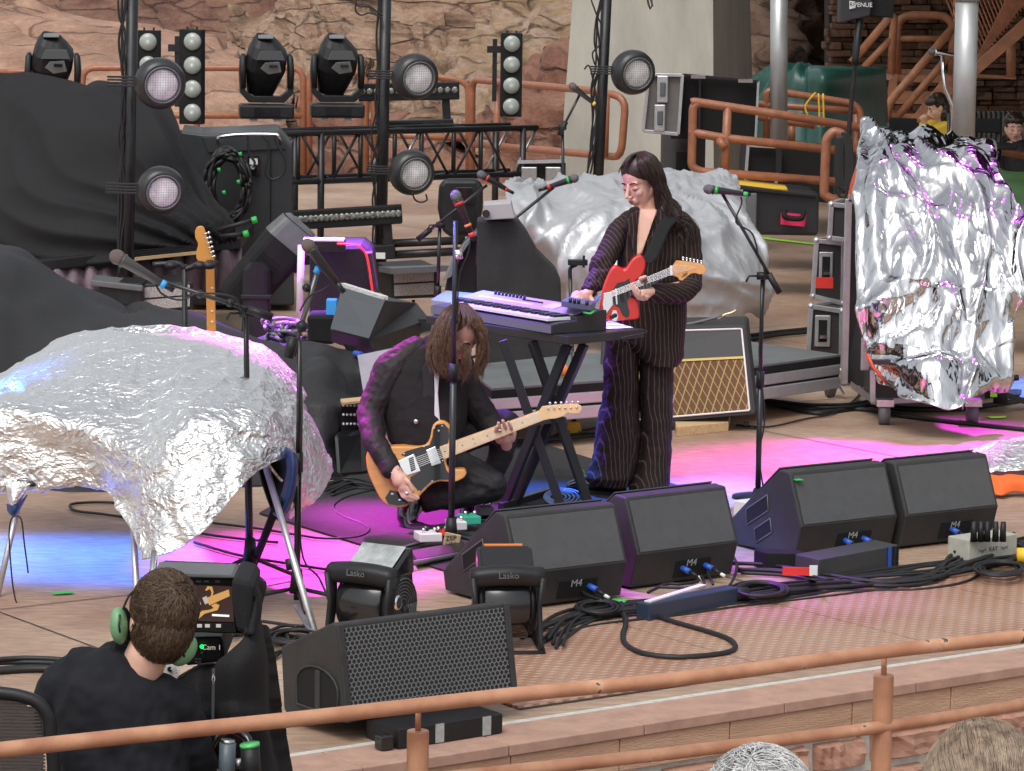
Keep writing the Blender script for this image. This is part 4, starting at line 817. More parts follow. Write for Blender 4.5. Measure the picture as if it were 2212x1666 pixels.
def gs(xl, xr, y, d0, dep, tilt=0): return (G((xl+xr)/2, y, d0), V(((xr-xl)/2/461, 0, tilt)), V((0, dep, 0)))
mb = MB(); mb.loft([gs(925, 975, 716, .1, .05, .02), gs(875, 990, 742, .09, .12, .03), gs(832, 1005, 785, .07, .15), gs(822, 1012, 840, .05, .165), gs(828, 1010, 900, .02, .17), gs(838, 1000, 950, -.0, .165), gs(846, 980, 962, .0, .15)], 26, 2.6)
remesh(mb.build('jacket', jk, mn, w=1), .0065, 4, .014, .09)
mb = MB(); mb.chain([(G(896, 760, .05), .075), (G(845, 800, .0), .088), (G(808, 875, -.04), .07), (G(801, 905, -.05), .068)]); mb.chain([(G(800, 895, -.05), .066), (G(808, 950, -.17), .058), (G(843, 1012, -.27), .047)]); remesh(mb.build('sleeve', sat, mn, w=1), .006, 3, .014, .05)
mb = MB(); mb.chain([(G(985, 785, .1), .085), (G(1008, 845, .11), .08), (G(1050, 910, .11), .07), (G(1092, 953, .02), .048)]); remesh(mb.build('sleeve', sat, mn, w=1), .006, 3, .013, .05)
plate(mn, 'lapel', [(912, 800), (918, 960), (928, 960), (936, 905), (938, 850), (936, 805), (925, 770)], lambda x, y: YM-.13+(y-960)*-.0001, .012, mat('satin_lapel', (.02, .02, .022), .35), .002)
plate(mn, 'shirt', [(937, 790), (950, 790), (946, 850), (950, 905), (958, 915), (952, 950), (936, 950), (938, 905), (939, 850)], lambda x, y: YM-.14, .02, mat('white_shirt', (.72, .7, .75), .8), .004)
for px, py in ((895.5, 911),): MB().ell(G(px+3, py, -.16), (.012, .007, .012)).build('button', chrome, mn, ws=1)
tr = mat('black_trousers', (.013, .012, .014), .7, bump=.6, bscale=16)
mb = MB(); mb.chain([(G(890, 985, .03), .12), (G(1000, 1020, -.02), .098), (G(1060, 1046, -.05), .078)]); mb.chain([(G(1062, 1052, -.05), .072), (G(980, 1070, -.06), .07), (G(925, 1078, -.05), .062)]); remesh(mb.build('trouser_leg', tr, mn, w=1), .0065, 4, .018, .05)
mb = MB(); mb.chain([(G(940, 960, .12), .1), (G(1030, 925, .17), .095), (G(1090, 915, .2), .073)]); mb.chain([(G(1094, 918, .21), .072), (G(1082, 980, .2), .062), (G(1050, 1060, .18), .05), (G(1040, 1090, .18), .048)]); remesh(mb.build('trouser_leg', tr, mn, w=1), .0065, 4, .016, .06)
mb = MB(); mb.chain([(G(884, 1088, -.1), .056), (G(880, 1115, -.12), .052), (G(884, 1134, -.14), .042)]); mb.chain([(G(876, 1141, -.13), .034), (G(892, 1140, -.16), .038), (G(920, 1144, -.2), .027)]); mb.box(G(874, 1150, -.12), (.06, .06, .03)); remesh(mb.build('boot', shoe, mn, w=1), .005, 3)
mb = MB(); mb.chain([(G(1018, 1080, .15), .05), (G(1012, 1110, .12), .045), (G(1022, 1126, .1), .036)]); mb.chain([(G(1020, 1122, .1), .036), (G(1062, 1124, .05), .03)]); remesh(mb.build('boot', shoe, mn, w=1), .005, 3)
mb = MB(); mb.tube(catmull([G(842, 1020, -.31), G(852, 1022, -.315), G(862, 1010, -.31)], 5), .0022, 6); mb.build('bracelet', chrome, mn, ws=1)
for q in (G(879, 1066, -.355), G(1080, 930, -.16)): MB().ell(q, (.010, .004, .006), n=12, m=6).build('ring', chrome, mn, ws=1)
# hair
R = Matrix((H[1], H[2], H[3])).transposed()
mb = MB(); mb.ell(HP(H, -.028, 0, .045), (.088, .082, .086), R, 24, 16); mb.ell(HP(H, -.06, 0, .0), (.055, .075, .07), R, 20, 12); remesh(mb.build('hair_cap', hairm, mn, w=1), .006, 4)
gd = [[G(985, 660, -.05), G(955, 680, -.08), G(938, 715, -.12), G(926, 755, -.15), G(930, 790, -.17), G(945, 820, -.19)],
      [G(992, 658, -.06), G(965, 675, -.14), G(948, 712, -.17), G(940, 755, -.19), G(948, 795, -.2), G(962, 815, -.2)],
      [G(998, 658, -.06), G(978, 678, -.15), G(966, 712, -.19), G(960, 755, -.2), G(966, 790, -.2), G(978, 825, -.2)],
      [G(1000, 658, -.05), G(990, 680, -.17), G(985, 700, -.2), G(976, 740, -.21), G(985, 780, -.2), G(995, 822, -.2)]]
mb = strands(gd, 1500, .0014, .009, seed=8, cl=6)
gd = [[G(1002, 658, -.04), G(1014, 680, -.14), G(1026, 702, -.17), G(1038, 730, -.16), G(1036, 780, -.16), G(1026, 822, -.16)],
      [G(1005, 658, -.03), G(1024, 680, -.12), G(1036, 712, -.15), G(1040, 750, -.15), G(1034, 790, -.15), G(1024, 825, -.16)],
      [G(1008, 660, 0), G(1034, 684, -.05), G(1046, 716, -.08), G(1052, 755, -.1), G(1046, 800, -.12), G(1034, 835, -.13)]]
strands(gd, 900, .0014, .009, seed=9, mb=mb, cl=6)
gd = [[G(995, 657, -.08), G(1000, 670, -.17), G(1004, 695, -.2), G(1008, 715, -.21)], [G(1000, 657, -.08), G(1012, 672, -.16), G(1022, 696, -.19), G(1030, 720, -.19)]]
strands(gd, 260, .0015, .007, seed=10, mb=mb)
gd = [[G(1000, 742, -.16), G(1000, 770, -.18), G(996, 800, -.18), G(994, 830, -.17)], [G(1012, 752, -.15), G(1016, 780, -.17), G(1010, 810, -.17), G(1004, 838, -.16)]]
strands(gd, 90, .0013, .009, seed=12, mb=mb, cl=4)
mb.build('hair', hairm, mn, ws=1, fix=False)
# natural wood guitar
def YB(x, y): return YM-.20+(x-900)*.0002-(y-1000)*.0004
g2 = thing('electric_guitar', 'natural wood single-cut electric guitar with black pickguard and pale maple neck', 'guitar', G(920, 1000, -.2))
c3 = lambda L: [(759+a*.2451, 867.5+b*.2451) for a, b in L]
ash = mat('amber_ash', (.68, .30, .075), .25, coat=.6, var=.12, vscale=5, stretch=(1, 1, 14))
plate(g2, 'body', c3([(150, 425), (128, 500), (145, 620), (190, 730), (250, 850), (320, 915), (410, 938), (500, 918), (570, 868), (640, 795), (710, 728), (790, 705), (870, 714), (930, 706), (990, 675), (1015, 635), (995, 602), (945, 600), (880, 602), (842, 570), (838, 520), (860, 440), (868, 370), (885, 300), (872, 220), (825, 176), (770, 172), (722, 205), (705, 260), (690, 330), (650, 385), (560, 400), (450, 395), (330, 402), (230, 420)]), YB, .045, ash, .006, 0, 2)
plate(g2, 'pickguard', c3([(750, 205), (815, 198), (858, 240), (862, 310), (845, 390), (800, 470), (835, 600), (870, 650), (868, 690), (780, 688), (700, 705), (640, 760), (600, 800), (520, 700), (520, 665), (605, 620), (560, 470), (480, 485), (440, 470), (480, 440), (600, 405), (690, 385), (715, 310), (722, 250)]), YB, .004, blackgl, 0, -.004)
plate(g2, 'control_plate', c3([(340, 780), (420, 800), (500, 850), (565, 872), (500, 905), (400, 918), (325, 902), (298, 850)]), YB, .004, blackgl, 0, -.004)
plate(g2, 'bridge_plate', c3([(408, 530), (550, 462), (610, 612), (480, 655)]), YB, .006, chrome, .001, -.007)
plate(g2, 'bridge_pickup', c3([(505, 505), (545, 488), (568, 600), (528, 620)]), YB, .006, blackpl, .001, -.013)
plate(g2, 'neck_pickup', c3([(658, 430), (740, 396), (792, 545), (708, 572)]), YB, .008, chrome, .002, -.012)
for a, b in ((362, 818), (426, 872)): x, y = c3([(a, b)])[0]; MB().cyl(Q(x, y, YB(x, y)), Q(x, y, YB(x, y)-.02), .009, .008, n=12).build('control_knob', chrome, g2, ws=1)
x, y = c3([(770, 268)])[0]; MB().cyl(Q(x, y, YB(x, y)), Q(x, y-3, YB(x, y)-.02), .004, n=8).build('selector_switch', mat('cream_plastic', (.7, .65, .45), .4), g2, ws=1)
maple = mat('pale_maple', (.72, .47, .24), .35, coat=.4, var=.08, vscale=18)
def YP(x, y): return YB(x, y)-.008
plate(g2, 'neck', c3([(778, 403), (1652, 88), (1692, 168), (815, 512)]), YP, .024, maple, .002, -.008)
plate(g2, 'headstock', c3([(1652, 88), (1680, 48), (1740, 38), (1900, 25), (1990, 24), (2026, 42), (2032, 72), (2005, 104), (1950, 106), (1905, 98), (1870, 130), (1800, 150), (1740, 156), (1692, 168)]), YP, .015, maple, .002, -.004)
for k in range(6):
    x, y = c3([(1735+k*50, 62-k*2)])[0]; MB().cyl(Q(x, y, YP(x, y)-.004), Q(x, y, YP(x, y)-.014), .0045, n=8).build('string_post', chrome, g2, ws=1)
    x, y = c3([(1750+k*50, 14-k*2)])[0]; MB().cyl(Q(x, y+6, YP(x, y)), Q(x, y, YP(x, y)), .003, n=8).ell(Q(x, y, YP(x, y)), (.008, .005, .006), n=10, m=6).build('tuning_peg', chrome, g2, ws=1)
for k in range(6):
    f = k/5; a = c3([(430+f*45, 545+f*75)])[0]; b = c3([(1655+f*28, 100+f*55)])[0]
    MB().tube([Q(*a, YP(*a)-.010), Q(*b, YP(*b)-.011)], .0007, 4).build('string', steel, g2, w=1)
for k in range(21):
    f = (1-2**(-(k+1)/12))*1.42; a = c3([(1652-f*874, 88+f*315)])[0]; b = c3([(1692-f*877, 168+f*344)])[0]
    MB().tube([Q(*a, YP(*a)-.0085), Q(*b, YP(*b)-.0085)], .0009, 4).build('fret', steel, g2, w=1)
for a, b in ((1507, 190), (1197, 305), (1073, 330), (1088, 372), (980, 387), (825, 443)): x, y = c3([(a, b)])[0]; MB().cyl(Q(x, y, YP(x, y)-.0075), Q(x, y, YP(x, y)-.009), .0035, n=10).build('inlay_dot', blackmt, g2, w=1)
for a, b in ((730, 232), (800, 215), (640, 395), (805, 520), (712, 700), (862, 690), (600, 792), (465, 460)): x, y = c3([(a, b)])[0]; MB().cyl(Q(x, y, YB(x, y)-.003), Q(x, y, YB(x, y)-.006), .0032, n=8).build('screw', chrome, g2, w=1)
# ---------------------------------------------------------------- camera operator
YO = 9.3
def O(x, y, d=0): return Q(x, y, YO+d)
op = thing('person', 'seated person from behind in a black t-shirt wearing green headphones', 'person', V((O(300, 1600).x, YO, -.35)))
H = head_frame(O(348, 1340, 0), math.radians(158), math.radians(2), math.radians(8))
mb = MB(); head_shapes(mb, H, 1.14, False)
mb.chain([(O(330, 1375, -.0), .058), (O(316, 1420, -.01), .062), (O(300, 1452, -.0), .066)])
mb.chain([(O(285, 1480, 0), .07), (O(275, 1640, 0), .08), (O(275, 1760, 0), .1)])
mb.chain([(O(190, 1480, .03), .04), (O(140, 1510, .05), .04), (O(125, 1600, .1), .04)]); mb.chain([(O(350, 1510, 0), .04), (O(385, 1545, .02), .04), (O(415, 1650, .13), .04), (O(480, 1700, .3), .03)])
remesh(mb.build('body', skin, op, w=1), .007, 4)
tee = mat('black_cotton', (.012, .013, .017), .85, bump=.5, bscale=10, spec=.25)
def os_(xl, xr, y, dep, t=0, d=0): return (O((xl+xr)/2, y, d), V(((xr-xl)/2/770, 0, t)), V((0, dep, 0)))
mb = MB(); mb.loft([os_(240, 352, 1428, .085, -.055), os_(185, 358, 1446, .11, -.05), os_(140, 375, 1478, .14, -.035), os_(118, 395, 1530, .15, -.02), os_(120, 400, 1600, .16, -.01), os_(130, 405, 1670, .17), os_(135, 405, 1780, .17)], 28, 2.5)
mb.chain([(O(185, 1445, .02), .075), (O(142, 1490, .04), .08), (O(128, 1560, .08), .07)])
mb.chain([(O(345, 1500, .0), .07), (O(388, 1535, .02), .07), (O(405, 1600, .08), .068), (O(420, 1660, .12), .065)])
remesh(mb.build('shirt', tee, op, w=1), .009, 3, .045, .11)
hb = mat('brown_hair_short', (.10, .062, .038), .55, var=.5, vscale=80)
R = Matrix((H[1], H[2], H[3])).transposed()
mb = MB(); mb.ell(HP(H, -.02, 0, .041), (.115, .091, .106), R, 24, 16); mb.ell(HP(H, -.022, 0, -.022), (.108, .087, .100), R, 20, 12); remesh(mb.build('hair_cap', hb, op, w=1), .006, 4)
mb = MB(); hug(mb, HP(H, -.02, 0, .041), R, (.115, .091, .106), 4600, .036, 5, (-.8, .1, .6), -.35, lambda l: not (l.x > .5 and l.z < .45), .0013, .5, .004)
hug(mb, HP(H, -.022, 0, -.022), R, (.108, .087, .100), 3200, .026, 6, (-.8, .1, .9), -.85, lambda l: l.x < .35, .0012, .3, .002)
mb.build('hair', hb, op, ws=1, fix=False)
hp = thing('headphones', 'pale green ear-cup headset with black wire headband on the seated person', 'headphones', O(346, 1300))
mint = mat('pale_green_plastic', (.16, .33, .17), .4)
for (cx, cy, rx, rz, rot) in ((257, 1352, .026, .054, -.08), (396, 1405, .035, .050, .6)):
    Rm = Matrix.Rotation(rot, 3, 'Y'); MB().ell(O(cx, cy, -.03), (rx, .04, rz), Rm, 24, 14).build('ear_cup', mint, hp, ws=1)
    MB().ell(O(cx+(14 if cx < 300 else -14), cy+(0 if cx < 300 else -10), -.0), (rx*.7, .045, rz*1.0), Rm, 20, 12).build('ear_cushion', blackmt, hp, ws=1)
    MB().tube([O(cx+2, cy-24, -.062), O(cx, cy, -.075), O(cx+2, cy+14, -.068)], .003, 6).build('cup_yoke', blackmet, hp, ws=1)
MB().tube(catmull([O(262, 1326, -.02), O(280, 1286, -.02), O(312, 1262, -.02), O(350, 1251, -.01), O(385, 1268, -.0), O(405, 1300, 0), O(418, 1345, .0), O(408, 1378, -.02)], 6), .0035, 6).build('headband_wire', blackmet, hp, ws=1)
MB().loft([(p, V((.0, .018, 0)), V((.0, 0, .006))) for p in catmull([O(318, 1262, -.02), O(350, 1254, -.02), O(385, 1272, -.02), O(408, 1310, -.02)], 5)], 10).build('headband_pad', blackpl, hp, ws=1)
MB().tube(catmull([O(256, 1376, -.03), O(246, 1400, -.03), O(254, 1425, -.04)], 5), .003, 6).build('headset_cord', rubber, hp, ws=1)
# audience heads
def crowd(name, label, cx, cy, Y, r, col, col2, part):
    c = Q(cx, cy, Y); t = thing('person', label, 'person', V((c.x, c.y, c.z-1.5)))
    mb = MB(); mb.ell(c, (r*.86, r, r*1.05)); mb.chain([(c+V((0, 0, -.1)), .06), (c+V((0, 0, -.2)), .07)]); mb.chain([(c+V((-.18, 0, -.28)), .07), (c+V((.18, 0, -.28)), .07)]); mb.cap(c+V((0, 0, -.3)), .13, c+V((0, 0, -.6)), .14)
    remesh(mb.build('body', skin, t, w=1), .01, 4)
    hm = mat(name, col, .5, col2=col2, vscale=45); mb = MB(); rn = random.Random(int(cx)); top = c+V((part*r, -.02, r*1.05))
    mb.ell(c+V((0, 0, .01)), (r*.92, r*1.04, r*1.08), None, 24, 16)
    I3 = Matrix.Identity(3)
    if name == 'white_hair': hug(mb, c+V((0, 0, .01)), I3, (r*.93, r*1.05, r*1.09), 5200, .06, 21, (part, -.5, 1), -.3, None, .0011, .7, .007, (.25, .1, 0))
    else: hug(mb, c+V((0, 0, .01)), I3, (r*.93, r*1.05, r*1.09), 5200, .16, 22, (part, .9, .7), -.2, None, .0012, .05, .005)
    mb.build('hair', hm, t, ws=1, fix=False)
    MB().loft([(c+V((0, 0, -.2)), V((.08, 0, 0)), V((0, .07, 0))), (c+V((0, 0, -.25)), V((.2, 0, 0)), V((0, .1, 0))), (c+V((0, 0, -.6)), V((.22, 0, 0)), V((0, .14, 0)))]).build('shirt', tee, t, ws=1)
crowd('white_hair', 'spectator with short white hair, only the crown showing below the railing', 1640, 1773, 5.2, .096, (.42, .42, .42), (.75, .75, .74), -.2)
crowd('light_brown_hair', 'spectator with long straight light brown hair at the lower right corner', 2124, 1722, 4.9, .094, (.13, .09, .06), (.36, .27, .19), -.1)
# ================================================================ cloths, foils, tarpaulins
def drape(name, label, cat, rows, m, nu, nv, fn, thick=.004, kind=None, group=None):
    g = wrinkle(surf(QR(rows), nu, nv), fn)
    o = MB().grid(g).build(name, m, None, smooth=True, fix=False, solid=thick); return tag(o, label, cat, group, kind)
blk = mat('black_drape_cloth', (.014, .014, .0155), .82, bump=.25, bscale=90, spec=.3)
blk2 = mat('black_coated_cloth', (.022, .022, .024), .6, bump=.35, bscale=50, spec=.35)
def foilmat(name, col, rough, scales, stren, stretch=(1, 1, 1)):
    m = mat(name, col, rough, metal=1); nt, b, L = nodes(m); tc = nt.nodes.new('ShaderNodeTexCoord'); mp = nt.nodes.new('ShaderNodeMapping'); mp.inputs['Scale'].default_value = stretch; L(tc.outputs['Object'], mp.inputs[0]); prev = None
    nz = nt.nodes.new('ShaderNodeTexNoise'); nz.inputs['Scale'].default_value = 6; L(mp.outputs[0], nz.inputs['Vector']); vm = nt.nodes.new('ShaderNodeVectorMath'); vm.operation = 'MULTIPLY_ADD'; vm.inputs[1].default_value = (.12, .12, .12); L(nz.outputs['Color'], vm.inputs[0]); L(mp.outputs[0], vm.inputs[2])
    for sc_, st in zip(scales, stren):
        v = nt.nodes.new('ShaderNodeTexVoronoi'); v.feature = 'F1'; v.inputs['Scale'].default_value = sc_; L(vm.outputs[0], v.inputs['Vector'])
        bp = nt.nodes.new('ShaderNodeBump'); bp.inputs['Strength'].default_value = st; bp.inputs['Distance'].default_value = .35/sc_; L(v.outputs['Distance'], bp.inputs['Height'])
        if prev: L(prev.outputs[0], bp.inputs['Normal'])
        prev = bp
    L(prev.outputs[0], b.inputs['Normal']); return m
foil = foilmat('crinkled_foil', (.90, .90, .89), .38, (9, 26, 60), (.4, .8, .8), (1, 1, 1.5))
foilr = foilmat('mirror_foil', (.70, .70, .71), .10, (4, 9, 26), (.5, .35, .12), (1.5, 1, .6))
silv = foilmat('silver_tarpaulin', (.50, .51, .525), .46, (4, 12), (.3, .3), (1, 1, .7)); silv.node_tree.nodes['Principled BSDF'].inputs['Metallic'].default_value = .5
navy = mat('navy_lining', (.01, .03, .12), .5)
def fold(x): return 1-abs(math.sin(x))
def crease(x): return (1-abs(math.sin(x)))**3
def f1_(p, i, j):
    a = math.atan2(1.0-i*.97, 1.03-j); return .09*fold(a*15+2.6*N.noise(p*1.1))*min(1, j*1.2+.12)*(.35+.65*i) + .03*fold(p.x*2.5+p.z*3+3*N.noise(p*.8))+.05*N.noise(p*1.1) + .008*N.noise(p*6)
drape('black_cloth', 'large black cloth draped over equipment at far left, gathered at its lower right corner', 'cloth',
  [[(-60, 167, 24.6), (10, 163, 24.6), (68, 160, 24.4), (165, 185, 24.2), (262, 206, 24.0), (330, 222, 24), (368, 236, 24)],
   [(-60, 280, 24), (10, 275, 24), (80, 272, 23.8), (180, 285, 23.6), (280, 300, 23.5), (350, 305, 23.5), (402, 318, 23.7)],
   [(-60, 400, 23.6), (10, 400, 23.6), (90, 402, 23.5), (200, 415, 23.4), (300, 425, 23.3), (390, 430, 23.4), (460, 437, 23.5)],
   [(-60, 500, 23.4), (10, 500, 23.4), (100, 500, 23.3), (215, 500, 23.2), (320, 495, 23.2), (420, 490, 23.2), (497, 488, 23.3)],
   [(-60, 585, 23.4), (20, 580, 23.4), (110, 575, 23.3), (200, 582, 23.2), (300, 560, 23.2), (400, 530, 23.2), (503, 500, 23.3)]], blk, 14, 18, f1_)
drape('black_cloth', 'small black cloth peak behind the upper ball lamp at left', 'cloth', [[(178, 195, 26), (204, 174, 26), (228, 171, 26), (256, 177, 26), (268, 190, 26)], [(178, 230, 25.6), (204, 215, 25.6), (228, 215, 25.6), (256, 222, 25.6), (300, 235, 25.6)], [(178, 300, 25.5), (204, 300, 25.5), (228, 300, 25.5), (256, 300, 25.5), (340, 300, 25.5)]], blk, 6, 6, lambda p, i, j: .03*N.noise(p*3))
def f2_(p, i, j): return .05*N.noise(V((p.x*1.2, p.y, p.z*.8))) + .04*fold(p.x*3.2+p.z*7+3.5*N.noise(p*.9)) + .02*fold(p.x*8+p.z*3+3*N.noise(p*1.5)) + (.03*(ridged(p, 2.2, 3)-1) if j > .68 else .006*(ridged(p, 3, 2)-1))
drape('black_cloth', 'wide black cloth slumped over cases behind the foil covered table', 'cloth',
  [[(-60, 480, 20.6), (0, 517, 20.4), (60, 545, 20.2), (180, 618, 20), (300, 668, 19.6), (440, 680, 19.2), (550, 735, 18.8), (620, 756, 18.4), (690, 747, 18.2), (740, 756, 18.2), (773, 760, 18.2)],
   [(-60, 520, 19.4), (0, 545, 19.3), (60, 580, 19.2), (180, 660, 19), (300, 712, 18.8), (440, 735, 18.6), (550, 775, 18.3), (620, 780, 18), (690, 775, 17.8), (740, 790, 17.9), (782, 800, 17.9)],
   [(-60, 700, 18), (0, 720, 18), (60, 750, 18), (180, 790, 17.9), (300, 820, 17.8), (440, 840, 17.7), (550, 850, 17.6), (620, 850, 17.5), (690, 845, 17.4), (735, 860, 17.6), (790, 850, 17.9)],
   [(-60, 950, 17), (0, 950, 17), (60, 950, 17), (180, 950, 17), (300, 950, 17), (440, 950, 17), (550, 950, 17.1), (620, 950, 17.1), (690, 940, 17.1), (720, 935, 17.2), (740, 925, 17.4)],
   [(-60, 1082, 16.43), (0, 1080, 16.45), (60, 1078, 16.5), (180, 1080, 16.45), (300, 1074, 16.55), (440, 1068, 16.62), (550, 1060, 16.7), (620, 1056, 16.75), (680, 1050, 16.85), (710, 1040, 17), (722, 1030, 17.1)]], blk2, 9, 12, f2_)
# foil on the left table
def crk(p, s, k): return (ridged(p+V((3, 5, 7)), s, 4)-1.05)*k
def facet_n(p, s):
    d = N.voronoi(p*s)[0]; return d[1]-d[0]
def f3_(p, i, j):
    d = .012*N.noise(p*2.2); q = V((p.x*1.0+p.z*.7, p.y*.6, p.z*1.2-p.x*.3))
    d += .012*facet_n(q, 3.0)+.008*facet_n(q, 8)+.010*crease(q.x*9+q.z*7+4*N.noise(q*1.5))+.008*crease(q.x*14-q.z*9+4*N.noise(q*2))
    if i > .5: d += .03*crease(j*22+2*N.noise(p*1.5))*min(1, (i-.5)*2.5) + .012*facet_n(p, 4)
    return d
ft = tag(MB().grid(wrinkle(surf(QR(
  [[(-60, 852, 15.6), (0, 818, 15.6), (80, 770, 15.5), (160, 722, 15.4), (300, 711, 15.3), (420, 717, 15.2), (520, 735, 15.1), (590, 765, 15.0), (645, 840, 14.7), (688, 930, 14.5), (719, 1018, 14.4)],
   [(-60, 900, 14.6), (0, 845, 14.7), (90, 808, 14.7), (180, 778, 14.6), (300, 765, 14.5), (420, 770, 14.4), (510, 790, 14.3), (575, 825, 14.2), (628, 885, 14.1), (670, 955, 14.0), (708, 1040, 14.1)],
   [(-60, 935, 13.9), (0, 875, 13.9), (90, 885, 13.8), (190, 910, 13.7), (312, 948, 13.5), (390, 905, 13.4), (470, 880, 13.45), (555, 885, 13.5), (608, 920, 13.6), (650, 985, 13.75), (695, 1060, 13.9)],
   [(-60, 990, 13.75), (6, 960, 13.8), (100, 970, 13.78), (200, 985, 13.72), (300, 1025, 13.4), (350, 1045, 13.2), (450, 1000, 13.2), (548, 955, 13.35), (620, 955, 13.55), (650, 1040, 13.7), (672, 1080, 13.8)],
   [(-60, 1050, 13.75), (20, 1048, 13.8), (110, 1041, 13.78), (225, 1048, 13.72), (308, 1100, 13.4), (330, 1130, 13.15), (430, 1090, 13.1), (546, 985, 13.3), (630, 985, 13.55), (632, 1085, 13.7), (650, 1098, 13.8)],
   [(-60, 1052, 13.76), (20, 1049, 13.81), (110, 1043, 13.79), (228, 1052, 13.73), (310, 1190, 13.25), (347, 1204, 13.05), (440, 1150, 13.05), (538, 1030, 13.25), (632, 990, 13.57), (618, 1112, 13.7), (645, 1104, 13.8)]]), 20, 24), f3_)).build('foil_cover', [foil, navy], None, smooth=True, fix=False, solid=.005), 'large crinkled silver foil sheet covering the table at left', 'foil cover')
hem = thing('cover_lining', 'navy blue and black underside of the foil cover, hanging folded open beside the mic stand', 'cloth', P(620, 1250))
MB().grid(surf([[Q(560, 958, 13.6), Q(590, 955, 13.6), Q(622, 968, 13.55), Q(630, 985, 13.5)], [Q(556, 1000, 13.7), Q(590, 1010, 13.8), Q(628, 1020, 13.55), Q(634, 1030, 13.5)], [Q(570, 1060, 13.7), Q(592, 1070, 13.7), Q(615, 1080, 13.55), Q(626, 1085, 13.5)], [Q(592, 1118, 13.6), Q(596, 1122, 13.6), Q(602, 1120, 13.55), Q(606, 1112, 13.5)]], 4, 5)).build('pocket', blackmt, hem, ws=1, fix=False, solid=.01)
MB().grid(surf([[Q(612, 962, 13.5), Q(632, 975, 13.42), Q(640, 992, 13.5)], [Q(622, 1010, 13.48), Q(634, 1015, 13.4), Q(640, 1022, 13.5)], [Q(610, 1068, 13.5), Q(624, 1074, 13.4), Q(632, 1076, 13.5)], [Q(592, 1112, 13.5), Q(602, 1120, 13.42), Q(612, 1118, 13.5)]], 5, 5)).build('lining', navy, hem, ws=1, fix=False, solid=.006)
MB().tube(catmull([Q(568, 972, 13.45), Q(578, 998, 13.45), Q(596, 1025, 13.45), Q(610, 1040, 13.45)], 5), .006, 6).build('speckled_cord', mat('speckled_cord', (.5, .35, .3), .7, var=.9, vscale=90), hem, ws=1)
cf = thing('cover_corner', 'corner of the foil cover tied round the leftmost table leg', 'cloth', P(30, 1300))
MB().grid(surf([[Q(14, 1040, 13.75), Q(36, 1042, 13.7), Q(66, 1046, 13.75)], [Q(18, 1072, 13.7), Q(32, 1074, 13.6), Q(52, 1066, 13.7)], [Q(24, 1096, 13.7), Q(30, 1098, 13.62), Q(42, 1086, 13.7)]], 5, 5)).build('foil_flap', foil, cf, ws=1, fix=False, solid=.004)
MB().grid(surf([[Q(16, 1088, 13.72), Q(34, 1092, 13.6), Q(58, 1068, 13.72)], [Q(18, 1104, 13.7), Q(30, 1108, 13.6), Q(48, 1088, 13.7)], [Q(26, 1114, 13.7), Q(31, 1115, 13.65), Q(38, 1104, 13.7)]], 5, 5)).build('navy_edge', navy, cf, ws=1, fix=False, solid=.004)
for pts in ([(30, 1114), (22, 1130), (20, 1170), (26, 1250), (32, 1290), (37, 1304)], [(32, 1114), (46, 1122), (52, 1170), (58, 1215), (61, 1238)]):
    MB().tube(catmull([Q(x, y, 13.6) for x, y in pts], 5), .0035, 6).build('tie_cord', rubber, cf, ws=1)
MB().tube([Q(p_[0], p_[1], 13.77) for p_ in ((20, 1052), (110, 1045), (225, 1052), (300, 1066))], .007, 6).build('hem_binding', blackmt, cf, ws=1)
# legs of the left table
tl = thing('covered_table', 'folding stand with silver and black tube legs under the foil cover', 'table', P(400, 1330))
def fleg(a, b, Ya, r, m_, n='leg'): MB().tube([Q(a[0], a[1], Ya), P(b[0], b[1], .0)], r, 12).build(n, m_, tl, ws=1)
fleg((46, 1060), (-6, 1290), 13.9, .013, alu); fleg((283, 1050), (298, 1330), 13.9, .014, alu); fleg((334, 1190), (316, 1385), 13.0, .014, steel)
fleg((560, 960), (688, 1392), 13.6, .014, alu); fleg((603, 1080), (540, 1240), 13.4, .017, blackmt)
for (x, y, Y) in ((284, 1078, 13.85), (626, 1218, 13.2)): MB().tube([Q(x-1, y-10, Y), Q(x+2, y+12, Y)], .018, 12).build('leg_clamp', blackpl, tl, ws=1)
MB().tube([P(688, 1392, .02), Q(640, 1310, 13.2)], .011, 10).build('brace', steel, tl, ws=1)
